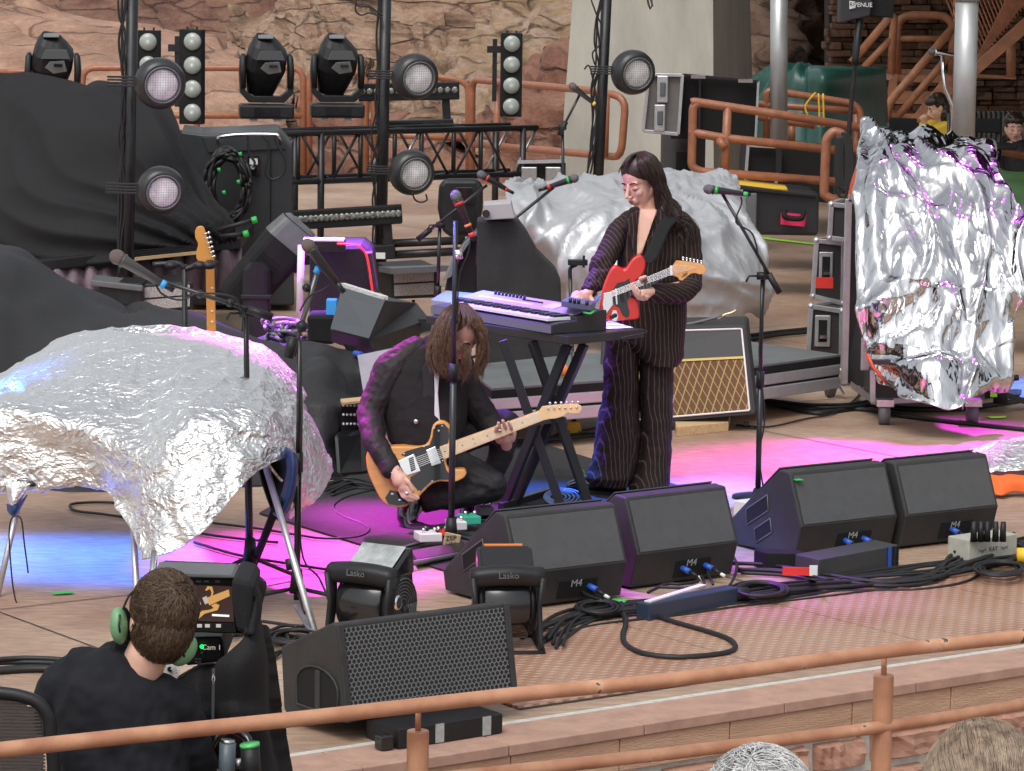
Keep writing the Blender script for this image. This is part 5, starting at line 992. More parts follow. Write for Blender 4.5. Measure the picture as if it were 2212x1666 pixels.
# silver tarpaulin over the drum kit
def f4_(p, i, j):
    n = N.noise(p*1.1); return .11*crease(p.x*4.6+p.z*.8+2.5*n)*min(1, i*1.6) + .06*crease(p.x*7.5-p.z*1.5+4*n)*min(1, i*2) + .02*N.noise(p*.9) + .045*crease(p.x*11-p.z*2+5*n) + .04*crease(p.x*5-p.z*6+4*n) + .012*fold(p.x*13+p.z*9+5*N.noise(p*2)) + .004*N.noise(p*16)
drape('silver_tarpaulin', 'grey silver tarpaulin draped over the drum kit behind the singer', 'tarpaulin',
  [[(1100, 405, 24), (1112, 398, 24), (1160, 396, 24.4), (1210, 388, 24.6), (1290, 378, 24.8), (1390, 366, 24.8), (1500, 372, 24.8), (1560, 378, 24.6), (1592, 396, 24.3)],
   [(1098, 430, 23.4), (1120, 425, 23.3), (1165, 430, 23.4), (1215, 430, 23.6), (1300, 430, 23.5), (1400, 430, 23.5), (1500, 430, 23.5), (1575, 435, 23.5), (1604, 445, 23.6)],
   [(1115, 470, 23.2), (1150, 475, 23.1), (1190, 485, 23.1), (1240, 490, 23.0), (1310, 490, 22.8), (1400, 490, 22.8), (1500, 490, 22.8), (1590, 495, 23), (1618, 500, 23.2)],
   [(1160, 520, 23.1), (1185, 530, 23), (1210, 545, 22.9), (1250, 560, 22.7), (1310, 560, 22.5), (1400, 560, 22.5), (1500, 560, 22.5), (1600, 560, 22.7), (1640, 560, 23)],
   [(1205, 590, 23.1), (1215, 600, 23), (1230, 612, 22.9), (1260, 620, 22.7), (1310, 625, 22.4), (1400, 630, 22.4), (1500, 635, 22.4), (1590, 632, 22.6), (1638, 618, 23)],
   [(1210, 640, 23.1), (1222, 650, 23), (1240, 660, 22.9), (1270, 665, 22.7), (1320, 670, 22.4), (1400, 685, 22.4), (1480, 690, 22.4), (1570, 700, 22.5), (1606, 655, 22.9)]], silv, 16, 16, f4_)
# foil on the right
def f5_(p, i, j):
    n_ = N.noise(V((p.x*1.5, p.y, p.z*.8))); d = .07*facet_n(V((p.x*2.2, p.y, p.z*.6)), 1.5) + .015*facet_n(V((p.x*1.5, p.y, p.z)), 4.5) + .06*crease(p.x*8-p.z*1.5+4*n_) + .03*crease(p.x*4+p.z*6+4*n_) + .03*N.noise(p*1.5)
    if i < .72: d += .016*math.sin(j*38+5*N.noise(V((p.x, p.y, p.z*.35))*2.5))*(1-i*.5)
    a = math.atan2(i-.78, j+.02); d += .034*math.sin(a*15+2*N.noise(p*2))*min(1, j*2)*(1 if i > .5 else .3)
    return d
drape('foil_cover', 'tall shiny mirror foil sheet clipped over the equipment rack at right', 'foil cover',
  [[(1862, 292, 20.6), (1880, 284, 20.8), (1920, 300, 21), (1975, 304, 21), (2030, 302, 21), (2070, 306, 21), (2120, 312, 20.9), (2138, 330, 20.7)],
   [(1852, 330, 20.1), (1880, 330, 20.0), (1930, 335, 20), (1985, 340, 20), (2035, 340, 20), (2080, 345, 20), (2138, 352, 20), (2156, 380, 20)],
   [(1852, 420, 19.7), (1885, 425, 19.6), (1935, 430, 19.6), (1990, 440, 19.6), (2045, 445, 19.6), (2095, 445, 19.6), (2165, 450, 19.6), (2198, 470, 19.6)],
   [(1850, 520, 19.5), (1885, 525, 19.4), (1940, 540, 19.35), (1995, 550, 19.3), (2045, 560, 19.3), (2090, 560, 19.35), (2160, 570, 19.4), (2214, 556, 19.4)],
   [(1856, 640, 19.3), (1885, 650, 19.25), (1940, 665, 19.2), (1995, 670, 19.15), (2045, 675, 19.1), (2090, 680, 19.15), (2140, 680, 19.2), (2178, 680, 19.3)],
   [(1868, 735, 19.2), (1890, 745, 19.15), (1940, 750, 19.0), (1990, 755, 18.95), (2040, 755, 18.95), (2085, 755, 19), (2135, 755, 19.1), (2190, 730, 19.2)],
   [(1882, 786, 19.2), (1900, 790, 19.15), (1945, 800, 18.9), (1990, 805, 18.8), (2035, 805, 18.8), (2075, 808, 18.9), (2120, 808, 19), (2172, 790, 19.2)],
   [(1885, 792, 19.2), (1915, 825, 19.15), (1950, 850, 18.9), (1990, 868, 18.75), (2030, 883, 18.65), (2075, 889, 18.7), (2092, 858, 18.8), (2130, 830, 19.1)]], foilr, 26, 20, f5_)
ln = thing('foil_lining', 'orange red underside of the mirror foil showing at its upper left corner', 'cloth', Q(1870, 440, 20.3))
orr = mat('orange_red_lining', (.65, .08, .02), .5, bump=.4, bscale=20)
MB().grid(surf([[Q(1852, 355, 20.3), Q(1858, 362, 20.2), Q(1866, 375, 20.2)], [Q(1838, 400, 20.3), Q(1850, 405, 20.15), Q(1864, 405, 20.1)], [Q(1832, 430, 20.3), Q(1846, 436, 20.2), Q(1862, 436, 20.2)]], 5, 5)).build('left_flap', orr, ln, ws=1, fix=False, solid=.006)
MB().grid(surf([[Q(1922, 380, 19.7), Q(1930, 382, 19.7), Q(1938, 392, 19.7)], [Q(1905, 410, 19.7), Q(1914, 412, 19.7), Q(1922, 416, 19.7)], [Q(1870, 436, 19.7), Q(1885, 440, 19.7), Q(1900, 445, 19.7)]], 5, 5)).build('right_flap', orr, ln, ws=1, fix=False, solid=.006)
MB().tube([Q(1873, 765, 19.12), Q(1887, 795, 19.1), Q(1915, 828, 19.05)], .01, 6).build('lower_edge', orr, ln, ws=1)
MB().box(Q(1905, 782, 18.95), (.10, .03, .03)).build('spring_clip', blackmet, ln, w=1, bevel=.004)
def f6_(p, i, j): return .03+.02*crease(p.x*6+p.y*3+3*N.noise(p))+.02*N.noise(p*3)+.012*crease(p.x*9-p.y*8+4*N.noise(p*2))
drape('foil_sheet', 'crumpled foil sheet lying on the stage behind the rightmost monitor wedge', 'foil sheet',
  [[(1958, 992, 17.6), (2000, 985, 17.6), (2060, 965, 17.7), (2120, 948, 17.8), (2180, 935, 17.9), (2260, 920, 18)],
   [(1960, 1005, 17.3), (2000, 1000, 17.2), (2060, 985, 17.2), (2120, 970, 17.3), (2180, 960, 17.4), (2260, 945, 17.5)],
   [(1970, 1020, 17), (2010, 1015, 16.9), (2060, 1005, 16.9), (2120, 995, 16.9), (2180, 990, 17), (2260, 980, 17)],
   [(1975, 1035, 17.05), (2020, 1030, 16.9), (2070, 1030, 16.8), (2130, 1030, 16.8), (2180, 1028, 16.8), (2260, 1025, 16.8)]], foil, 14, 14, f6_)
drape('orange_cloth', 'orange cloth edge folded out from under the crumpled foil sheet', 'cloth', [[(2130, 1022, 16.8), (2160, 1030, 16.75), (2190, 1026, 16.75), (2260, 1030, 16.75)], [(2134, 1040, 16.75), (2160, 1042, 16.7), (2190, 1040, 16.7), (2260, 1046, 16.7)], [(2140, 1066, 16.67), (2165, 1070, 16.62), (2195, 1062, 16.7), (2260, 1068, 16.65)]], mat('orange_cloth', (.75, .13, .02), .7), 5, 5, lambda p, i, j: .02*N.noise(p*9))
# green tarpaulins
gtm = mat('dark_green_tarpaulin', (.015, .07, .055), .38, bump=.3, bscale=12, var=.2, vscale=3)
def f7_(p, i, j):
    a = math.atan2(i+.05, j-.5); return (.05*math.sin(a*22)*min(1, i*3) if j < .5 else 0)+.02*N.noise(p*2)
drape('green_tarpaulin', 'dark green tarpaulin over a box shape behind the grey post', 'tarpaulin',
  [[(1620, 178, 33.8), (1670, 145, 34), (1760, 144, 34), (1800, 145, 34), (1918, 150, 34)], [(1620, 185, 33.4), (1680, 150, 33), (1745, 150, 32.6), (1796, 152, 32.4), (1916, 154, 33.6)],
   [(1620, 240, 33.2), (1680, 230, 32.7), (1745, 230, 32.4), (1796, 230, 32.3), (1916, 230, 33.5)], [(1620, 330, 33), (1680, 330, 32.5), (1745, 330, 32.2), (1796, 330, 32.2), (1916, 330, 33.4)]], gtm, 12, 10, f7_)
drape('green_tarpaulin', 'olive green tarpaulin heaped behind the mirror foil at the right edge', 'tarpaulin',
  [[(2100, 340, 23.8), (2140, 350, 23.6), (2180, 368, 23.5), (2260, 372, 23.5)], [(2100, 420, 23.3), (2140, 425, 23), (2180, 430, 22.9), (2260, 430, 22.9)], [(2100, 500, 23), (2140, 505, 22.8), (2180, 505, 22.7), (2260, 510, 22.7)], [(2100, 580, 22.9), (2140, 580, 22.7), (2180, 582, 22.6), (2260, 585, 22.6)]],
  mat('olive_tarpaulin', (.035, .075, .028), .4, bump=.3, bscale=15), 12, 10, lambda p, i, j: .07*(ridged(V((p.x*.6, p.y, p.z*1.6)), 1.4, 3)-1))
# ================================================================ lighting rig and equipment behind
lensm = mat('lamp_lens', (.78, .76, .79), .3, var=.35, vscale=7, coat=.5)  # colour blotches paint the white reflections on the lens
ballm = mat('lamp_shell', (.028, .028, .03), .35, var=.2, vscale=20)
def ball_lamp(name_label, px, py, Y, r, yaw):
    c = Q(px, py, Y); k = r/.2
    t = thing('ball_lamp', name_label, 'stage lamp', c, 0, 'tyre shaped stage lamps clamped to light poles')
    d = V((math.sin(yaw), -math.cos(yaw), -.10)).normalized(); x = ZA.cross(d).normalized(); y = d.cross(x)
    M = Matrix((x, y, d)).transposed().to_4x4()
    def L(): return MB(M)
    a = L(); a.lathe([(0, -.15*k), (.10*k, -.145*k), (.165*k, -.10*k), (.196*k, -.03*k), (.2*k, .02*k), (.188*k, .075*k), (.16*k, .11*k), (.142*k, .115*k), (.138*k, .09*k)], 36, False); a.build('shell', ballm, t, smooth=True)
    a = L(); a.lathe([(.139*k, .098*k), (.145*k, .118*k), (.136*k, .124*k), (.130*k, .118*k), (.130*k, .098*k)], 36, False); a.build('front_ring', greyc, t, smooth=True)
    a = L(); a.lathe([(.134*k, .095*k), (.11*k, .102*k), (.06*k, .107*k), (0, .108*k)], 32); a.build('lens', lensm, t, smooth=True)
    a = L()
    for i in range(-6, 7):
        q = i*.02*k; h = math.sqrt(max(0, (.132*k)**2-q*q)); z = .113*k
        a.box((q, 0, z), (.0013*k, 2*h, .0013*k)); a.box((0, q, z), (2*h, .0013*k, .0013*k))
    a.build('wire_guard', greyc, t)
    return t
def clamp_(t, px, py, Y, side, w=50):
    a = Q(px, py, Y); b = Q(px+side*w, py+2, Y-.05)
    for dz in (-.03, -.01, .01, .03): MB().bar(a+ZA*dz+V((-.13, 0, 0)), a+ZA*dz+V((.13, -.03, 0)), .02, .014).build('clamp_plate', blackmet, t, w=1, bevel=.002)
    MB().bar(a+V((.1, -.02, 0)), a+V((.2, -.03, -.01)), .05, .05).build('yoke_arm', blackmet, t, w=1, bevel=.006)
def pole(label, top, base, Y, r):
    a = Q(top[0], top[1], Y); b = Q(base[0], base[1], Y); t = thing('light_pole', label, 'pole', V((b.x, b.y, 0)), 0, 'black light poles on the back of the stage')
    MB().tube([a, V((b.x, b.y, 0))], r, 16).build('tube', blackmet, t, ws=1)
    rn = random.Random(int(top[0]))
    for c in range(3):
        o = [Q(top[0]-16+rn.uniform(-3, 4)+ (base[0]-top[0])*i/9, top[1]+(base[1]-top[1])*i/9, Y-.03) for i in range(10)]
        o = [p+V((rn.uniform(-.03, .03), 0, 0)) for p in o]; MB().tube(catmull(o, 4), .009, 6).build('cable', rubber, t, ws=1)
    MB().tube([V((b.x-.4, b.y-.1, .03)), V((b.x+.45, b.y+.05, .03))], .03, 10).build('foot_tube', blackmet, t, ws=1)
    MB().tube([V((b.x, b.y-.4, .03)), V((b.x, b.y+.4, .03))], .03, 10).build('foot_tube', blackmet, t, ws=1)
    return t
p1 = pole('leftmost black light pole carrying two ball lamps', (287, -60), (272, 600), 22.7, .042)
p2 = pole('middle black light pole carrying two ball lamps in front of the truss', (834, -60), (822, 572), 27.6, .048)
p3 = pole('right-hand black light pole with one ball lamp, before the concrete pillar', (1313, -60), (1286, 400), 29, .046)
for nm, px, py, Y, r, yaw, pl in (('upper ball lamp on the leftmost light pole', 345, 180, 22.4, .174, .33, 272), ('lower ball lamp on the leftmost light pole', 347, 411, 22.4, .166, .33, 268),
    ('upper ball lamp on the middle light pole', 895, 166, 27.3, .195, .4, 828), ('lower ball lamp on the middle light pole', 888, 372, 27.3, .19, .4, 824), ('single ball lamp on the right-hand light pole', 1366, 156, 28.7, .195, .42, 1306)):
    t = ball_lamp(nm, px, py, Y, r, yaw); clamp_(t, pl+2, py-4, Y-.02, 1)
# cable bits on poles
for i, (a, Y) in enumerate(((
    [(255, 0), (258, 40), (268, 60), (270, 90), (262, 140), (268, 190), (262, 240), (266, 300)], 22.6), ([(770, 0), (768, 22), (780, 33), (800, 28), (826, 40)], 27.5), ([(768, 8), (776, 14), (800, 16), (826, 34)], 27.5),
    ([(1205+72, 0), (1288, 30), (1300, 60), (1296, 95), (1280, 115), (1285, 140)], 28.9), ([(1262, 150), (1272, 142), (1280, 170), (1290, 240), (1276, 330)], 28.9), ([(1276, 150), (1286, 200), (1286, 300), (1270, 368)], 28.9), ([(890, 415), (897, 432), (910, 437), (922, 432), (920, 420)], 27.2))):
    single(MB().tube(catmull([Q(x, y, Y) for x, y in a], 6), .008, 6), 'cable', rubber, ['thin black cable snaking down the leftmost light pole', 'upper loop of black cable off the middle light pole at the picture top', 'lower loop of black cable off the middle light pole at the picture top', 'black cable curling at the top of the right-hand light pole', 'outer black cable hanging below the clamp of the right-hand pole', 'inner black cable hanging close to the right-hand pole', 'small safety wire loop under the lower lamp of the middle pole'][i], 'cable', smooth=True)
for i, (x, y, Y, m_) in enumerate(((497-240, 268, 25.8, yellow), (837-10, 206, 27.4, yellow), (1246, 205, 28.8, yellow))):
    pass
# moving heads
facet = mat('grey_facet', (.16, .17, .17), .4)
def mover(label, loc, rz, flip=False):
    t = thing('moving_head_light', label, 'stage light', loc, rz, 'black moving head lights on the truss')
    MB().box((0, 0, .085), (.46, .34, .12)).build('base', blackpl, t, bevel=.02)
    MB().box((0, -.172, .085), (.22, .006, .07)).build('display_panel', blackgl, t)
    for q in (-.11, .09): MB().box((q, 0, .012), (.06, .2, .022)).build('clamp', alu, t, bevel=.003)
    mb = MB(); out = [(-.225, .30), (-.225, .24), (-.15, .16), (.15, .16), (.225, .24), (.225, .30), (.18, .30), (.18, .265), (.12, .215), (-.12, .215), (-.18, .265), (-.18, .30)]
    mb.prism([(x, -.09, z) for x, z in out], (0, .18, 0)); mb.build('yoke', blackpl, t, bevel=.006)
    for s in (-1, 1):
        MB().loft([(V((s*.20, 0, .28)), V((.028, 0, 0)), V((0, .10, 0))), (V((s*.205, 0, .42)), V((.03, 0, 0)), V((0, .11, 0))), (V((s*.2, 0, .54)), V((.026, 0, 0)), V((0, .08, 0))), (V((s*.195, 0, .57)), V((.015, 0, 0)), V((0, .05, 0)))], 14, 4).build('yoke_arm', blackpl, t, smooth=True)
    ax = [(V((-.05, .14, .26)), .115, .10), (V((-.03, .08, .36)), .14, .13), (V((-.01, .0, .48)), .172, .15), (V((.01, -.05, .58)), .165, .14), (V((.0, -.06, .655)), .12, .10), (V((-.005, -.06, .70)), .085, .07)]
    MB().loft([(c, V((rx, 0, -.02)), V((0, ry*.8, ry*.55))) for c, rx, ry in ax], 16, 3.2).build('head', blackpl, t, bevel=.0)
    MB().box((-.01, -.07, .715), (.13, .11, .012), Matrix.Rotation(.25, 3, 'X')).build('top_plate', facet, t, bevel=.006)
    MB().prism([(-.06, -.175, .60), (.12, -.175, .60), (.15, -.20, .52), (-.09, -.20, .52)], (0, .03, 0)).build('screen', blackgl, t, bevel=.004)
    MB().prism([(-.02, -.20, .50), (.10, -.20, .51), (.12, -.175, .42), (.01, -.165, .40), (-.06, -.18, .45)], (0, .03, 0)).build('lower_facet', facet, t, bevel=.004)
    MB().box((.05, -.207, .47), (.07, .006, .025)).build('badge', blackgl, t)
    if flip: pass
    return t
ZTR = 1.26
mv = mover('moving head light on the truss nearest the left', P(575, 262, ZTR), .12)
for lab, loc, rz in (('moving head light on the truss beside the middle light pole', P(728, 260, ZTR), .1), ('moving head light half hidden behind the black cloth at far left', P(115, 262, ZTR), .1)):
    c = copy_tree(mv); c.location = loc; c.rotation_euler.z = rz; c['label'] = lab; ORG[c] = (V(loc), rz)
# truss
def truss(label, x0, y0, x1, y1):
    A = P(x0, y0, 1.24); B = P(x1, y1, 1.24); A.z = B.z = 1.20; t = thing('box_truss', label, 'truss', V(((A.x+B.x)/2, (A.y+B.y)/2, 0)))
    d = (B-A).normalized(); n = V((-d.y, d.x, 0))*.4; dn = V((0, 0, -.4)); L = (B-A).length
    for o_ in (V(), n, dn, n+dn): MB().tube([A+o_, B+o_], .026, 12).build('chord', blackmet, t, ws=1)
    k = max(2, int(L/.62)); s = L/k
    for i in range(k):
        p = A+d*s*i; q = A+d*s*(i+1); m_ = A+d*s*(i+.5)
        for o_ in (V(), n):
            MB().tube([p+o_+d*.05, m_+o_+dn], .012, 8).build('brace', blackmet, t, ws=1); MB().tube([m_+o_+dn+d*.05, q+o_], .012, 8).build('brace', steel if i % 2 else blackmet, t, ws=1)
            MB().tube([p+o_+d*.02, p+o_+dn+d*.02], .02, 8).build('upright', blackmet, t, ws=1)
        MB().tube([p, p+n], .014, 8).build('cross_brace', blackmet, t, ws=1); MB().tube([p+dn, q+dn+n], .012, 8).build('cross_brace', blackmet, t, ws=1)
    for f in (.03, .55, .97):
        for o_ in (V(), n): p = A+d*L*f+o_; MB().tube([p, V((p.x, p.y, 0))], .03, 10).build('leg', blackmet, t, ws=1)
    return t
truss('long black box truss carrying the moving head lights', 60, 292, 1160, 266)
# battens with four lamps
bulb = mat('pearl_lamp', (.32, .35, .32), .25, coat=.5)
def batten(label, px, py, z, w, h, rz, n=4, lx=0):
    b = P(px, py, z); t = thing('lamp_batten', label, 'stage light', b, rz, 'upright battens of four round lamps')
    MB().box((0, 0, h/2), (w, .13, h)).build('housing', blackmt, t, bevel=.006)
    for i in range(n):
        zc = h*(.125+.25*i); a = MB(Matrix.Translation((lx, -.066, zc)) @ Matrix.Rotation(math.pi/2, 4, 'X')); a.lathe([(.075, 0), (.072, .015), (.055, .028), (.03, .036), (0, .038)], 22); a.build('lamp', bulb, t, smooth=True)
    for q in (-.04, .04): MB().box((q, 0, h+.012), (.015, .02, .025)).build('bracket', blackmet, t)
    MB().box((-w/2-.05, .08, h*.55), (.04, .04, h*.75)).build('mount_post', blackmet, t); MB().box((-w/2-.06, .06, h*.8), (.12, .05, .06)).build('arm', blackmet, t)
    return t
batten('upright four-lamp batten just right of the leftmost light pole', 415, 268, 1.26, .19, .78, -.15, lx=.02)
batten('upright four-lamp batten at the right end of the truss', 1103, 252, 1.26, .19, .74, .05)
batten('batten half hidden behind the upper ball lamp of the leftmost pole', 322, 262, 1.26, .19, .76, .0)
# lamp bars
cell = mat('bar_lens', (.16, .165, .15), .15, var=.9, vscale=60, coat=.5)
def lampbar(label, x0, y0, x1, y1, Y, n, hgt=.15):
    A = Q(x0, y0, Y); B = Q(x1, y1, Y); c = (A+B)/2; t = thing('lamp_bar', label, 'stage light', c, 0, 'long bars of small clear lenses')
    d = (B-A).normalized(); MB().bar(A, B, .16, hgt, up=ZA).build('housing', blackmt, t, w=1, bevel=.008)
    L = (B-A).length
    for i in range(n): p = A+d*L*(i+.6)/(n+.2)+V((0, -.083, .01)); MB().ell(p, (.028, .012, .03), n=10, m=6).build('lens', cell, t, ws=1)
    C_ = A+V((.15, 0, -.30)); D_ = B+V((-.05, 0, -.30)); MB().bar(C_, D_, .14, .11, up=ZA).build('control_box', blackpl, t, w=1, bevel=.006)
    MB().box((C_+D_)/2+V((-.1, -.075, .0)), (.35, .006, .06)).build('display', blackgl, t, w=1)
    MB().box((C_+D_)/2+V((.28, -.076, .0)), (.09, .006, .05)).build('label_plate', white, t, w=1)
    MB().bar(B+V((-.12, 0, -.05)), D_+V((-.05, 0, 0)), .07).build('bracket', blackmet, t, w=1)
    return t
lampbar('lamp bar lying on the truss behind the upper middle ball lamp', 775, 200, 992, 196, 29.3, 14)
lampbar('lamp bar standing on the stage floor below the truss', 600, 478, 868, 462, 27.0, 24)
tb2 = thing('floor_pipes', 'pair of black base pipes on the floor right of the middle light pole', 'pipe', P(900, 575))
for a in (((826, 527), (1005, 519)), ((826, 552), (1012, 542))): MB().tube([Q(*a[0], 27), Q(*a[1], 27)], .035, 10).build('pipe', blackmet, tb2, ws=1)
# hanging fixture under truss
hf = thing('hanging_light', 'black light with rounded frame hanging below the right part of the truss', 'stage light', Q(995, 450, 26))
mb = MB(); ring = [(948, 400), (962, 388), (1030, 388), (1043, 402), (1043, 450), (1034, 500), (1022, 512), (972, 512), (955, 500), (945, 450)]
MB().prism([Q(x, y, 26) for x, y in ring], (0, .16, 0)).build('frame', blackpl, hf, w=1, bevel=.03)
MB().prism([Q(x, y, 25.97) for x, y in ((985, 405), (1020, 405), (1026, 420), (1026, 440), (980, 440), (978, 418))], (0, .01, 0)).build('window', blackgl, hf, w=1, bevel=.004)
MB().prism([Q(x, y, 25.97) for x, y in ((975, 452), (1028, 452), (1020, 500), (982, 500))], (0, .01, 0)).build('lower_panel', pitch, hf, w=1)
# dimmer cabinet
cbm = mat('cabinet_grey_black', (.027, .03, .032), .42, var=.12, vscale=4, bump=.15)
cb = thing('equipment_cabinet', 'tall black chamfered cabinet hung with a coil of black cable', 'cabinet', Q(515, 640, 25.2))
MB().prism([Q(x, y, 25) for x, y in ((391, 284), (435, 290), (602, 283), (632, 318), (636, 660), (391, 660))], (-.08, 1.0, 0)).build('housing', cbm, cb, w=1, bevel=.015)
MB().prism([Q(x, y, 24.98) for x, y in ((437, 296), (598, 289), (618, 322), (450, 330))], (0, .02, 0)).build('sloping_top', cbm, cb, w=1, bevel=.004)
MB().prism([Q(x, y, 24.985) for x, y in ((583.5, 322), (585.5, 322), (585.5, 640), (583.5, 640))], (0, .01, 0)).build('seam', pitch, cb, w=1)
MB().tube(catmull([Q(472, 310, 24.95), Q(470, 302, 24.85), Q(478, 296, 24.8), Q(520, 291, 24.8), Q(590, 291, 24.8), Q(602, 296, 24.8), Q(606, 310, 24.95)], 5), .014, 10).build('handle_bar', chrome, cb, ws=1)
MB().prism([Q(x, y, 24.97) for x, y in ((535, 338), (561, 337), (561, 380), (535, 381))], (0, .01, 0)).build('socket_panel', blackgl, cb, w=1)
MB().box(Q(548, 349, 24.95), (.06, .01, .045)).build('label_plate', white, cb, w=1)
MB().cyl(Q(546, 361, 24.95), Q(546, 361, 24.9), .018, n=10).build('plug', steel, cb, w=1)
coil = thing('cable_coil', 'oval coil of black cable hanging on the cabinet front, green tape ends', 'cable coil', Q(492, 400, 24.7)); rn = random.Random(2)
for i in range(22):
    cx = 492+rn.uniform(-4, 4); cy = 400+rn.uniform(-4, 6); rx = rn.uniform(32, 52); ry = rn.uniform(60, 82)
    pts = [Q(cx+rx*math.cos(a*.3927)+rn.uniform(-2, 2), cy+ry*math.sin(a*.3927), 24.75+rn.uniform(-.08, .06)) for a in range(17)]; MB().tube(catmull(pts, 3), .013, 6).build('turn', rubber, coil, ws=1)
for x, y in ((519, 332), (473, 366), (515, 392), (484, 415)): MB().cyl(Q(x-1, y-3, 24.6), Q(x+1, y+5, 24.6), .013, n=8).build('tape_band', green, coil, ws=1)
for i, a in enumerate(([(535, 290), (538, 330), (550, 350), (547, 362)], [(566, 292), (580, 310), (578, 345), (574, 375), (590, 388), (612, 375), (616, 345), (600, 315), (592, 296)])):
    single(MB().tube(catmull([Q(x, y, 24.8) for x, y in a], 6), .01, 6), 'cable', rubber, ['short black lead from the cabinet handle to its socket panel', 'drooping black cable loop on the right side of the cabinet'][i], 'cable', smooth=True)
for i, (a, b) in enumerate((((470, 497), (548, 476)), ((475, 510), (530, 506)))):
    t = thing('cable_end', ['upper stiff cable end with green tape tip by the cloth corner', 'lower stiff cable end with green tape tip by the cloth corner'][i], 'cable', Q(*a, 23)); MB().tube([Q(*a, 23), Q(*b, 23)], .016, 8).build('cable', rubber, t, ws=1); MB().cyl(Q(b[0]-4, b[1]+1, 22.98), Q(b[0]+7, b[1]-2, 22.98), .024, n=8).build('tape_band', green, t, ws=1)
# big tilted lights (left and centre)
def bigmover(label, c, rz, tiltax):
    t = thing('large_moving_light', label, 'stage light', c, rz, 'large black moving lights standing on the stage')
    R = Matrix.Rotation(tiltax, 3, 'Y'); RM = R.to_4x4(); RM.translation = V((.08, 0, .76))
    MB(RM).loft([(V((0, 0, z)), V((rx, 0, 0)), V((0, ry, 0))) for z, rx, ry in ((-.42, .14, .16), (-.38, .17, .18), (-.1, .19, .2), (.18, .2, .2), (.26, .2, .2), (.44, .17, .17), (.47, .12, .13))], 24, 5).build('head', blackmt, t)
    MB(RM).loft([(V((0, 0, z)), V((rx, 0, 0)), V((0, ry, 0))) for z, rx, ry in ((.25, .204, .204), (.43, .176, .176), (.475, .13, .14))], 24, 5).build('grey_end_cap', greyc, t)
    mb = MB(RM)
    for i in range(7): mb.box((-.02, -.203, -.12+i*.035), (.2, .006, .012))
    mb.build('vent_slots', pitch, t)  # slot shade painted as black bars on the shell
    MB().loft([(V((0, -.27, z)), V((rx, 0, 0)), V((0, .05, 0))) for z, rx in ((.02, .15), (.3, .12), (.50, .115), (.54, .12), (.76, .115), (.82, .07))], 20, 3.5).build('yoke_arm', blackpl, t, smooth=False, bevel=0)
    MB().box((0, -.275, .54), (.26, .12, .04)).build('arm_collar', blackpl, t, bevel=.01)
    MB().box((0, 0, .02), (.5, .5, .14)).build('base', blackmt, t, bevel=.02)
    return t
bm = bigmover('tilted large moving light with grey end, left of the purple-lit amplifier', P(552, 772), .1, math.radians(40)); bm.scale = (.8, .8, .8)
# centre: curved side cabinet with grey strip + black panel
cv = thing('curved_stage_speaker', 'black curved-side cabinet with a grey ribbed edge behind the keyboard', 'speaker', Q(1080, 790, 21.2))
arc = [(965, 690), (958, 640), (970, 580), (1000, 530), (1040, 490), (1080, 468), (1100, 462)]
MB().prism([Q(x, y, 21.0) for x, y in arc+[(1100, 560), (1080, 640), (1020, 690), (990, 705)]], (0, .35, 0)).build('side_shell', blackpl, cv, w=1, bevel=.01)
MB().loft([(Q(x, y, 20.95), V((.035, 0, .02)), V((0, .05, 0))) for x, y in [(968, 600), (985, 560), (1012, 520), (1048, 487), (1072, 468)]], 10, 4).build('grey_edge_strip', facet, cv, w=1)
MB().prism([Q(x, y, 20.98) for x, y in ((1026, 500), (1040, 492), (1068, 500), (1068, 575), (1026, 578))], (0, .06, 0)).build('hinge_block', mat('dark_grey_plastic', (.05, .05, .052), .5), cv, w=1, bevel=.02)
MB().prism([Q(x, y, 20.7) for x, y in ((1030, 476), (1118, 478), (1135, 500), (1160, 545), (1200, 585), (1211, 610), (1214, 720), (1210, 800), (1036, 800), (1030, 600))], (0, .3, 0)).build('front_panel', mat('carpet_cover', (.02, .02, .022), .7, var=.3, vscale=6, bump=.2), cv, w=1, bevel=.012)
MB().prism([Q(x, y, 20.6) for x, y in ((1044, 442), (1104, 438), (1112, 472), (1048, 476))], (0, .3, 0)).build('silver_top_box', mat('silver_grey', (.40, .38, .40), .5), cv, w=1, bevel=.006)
MB().cyl(Q(1050, 462, 20.6), Q(1050, 462, 20.54), .025, n=10).build('strap_knob', blackpl, cv, w=1)
# silver-grille small amps
sg = mat('silver_grille_cloth', (.40, .38, .36), .6, bump=1.0, bscale=190, var=.5, vscale=110)
def smallamp(label, q, Y, grp=None):
    (x0, y0), (x1, y1), (x2, y2), (x3, y3) = q; t = thing('silver_grille_light', label, 'stage light', Q(x0, y2, Y), 0, 'black boxes with silver mesh fronts')
    MB().prism([Q(x0-6, y0-7, Y), Q(x1+7, y1-7, Y), Q(x2+7, y2+7, Y), Q(x3-6, y3+7, Y)], (-.12, .5, .0)).build('housing', blackpl, t, w=1, bevel=.01)
    ym = [(x0*.5+x3*.5, y0*.5+y3*.5), (x1*.5+x2*.5, y1*.5+y2*.5)]
    MB().prism([Q(x0, y0, Y-.01), Q(x1, y1, Y-.01), Q(ym[1][0], ym[1][1]-2, Y-.01), Q(ym[0][0], ym[0][1]-2, Y-.01)], (0, .012, 0)).build('upper_mesh', sg, t, w=1)
    MB().prism([Q(ym[0][0], ym[0][1]+2, Y-.01), Q(ym[1][0], ym[1][1]+2, Y-.01), Q(x2, y2, Y-.01), Q(x3, y3, Y-.01)], (0, .012, 0)).build('lower_mesh', sg, t, w=1)
    return t
a1_ = smallamp('low box with silver mesh front behind the slumped black cloth, left', ((303, 622), (410, 615), (410, 662), (303, 672)), 22.2)
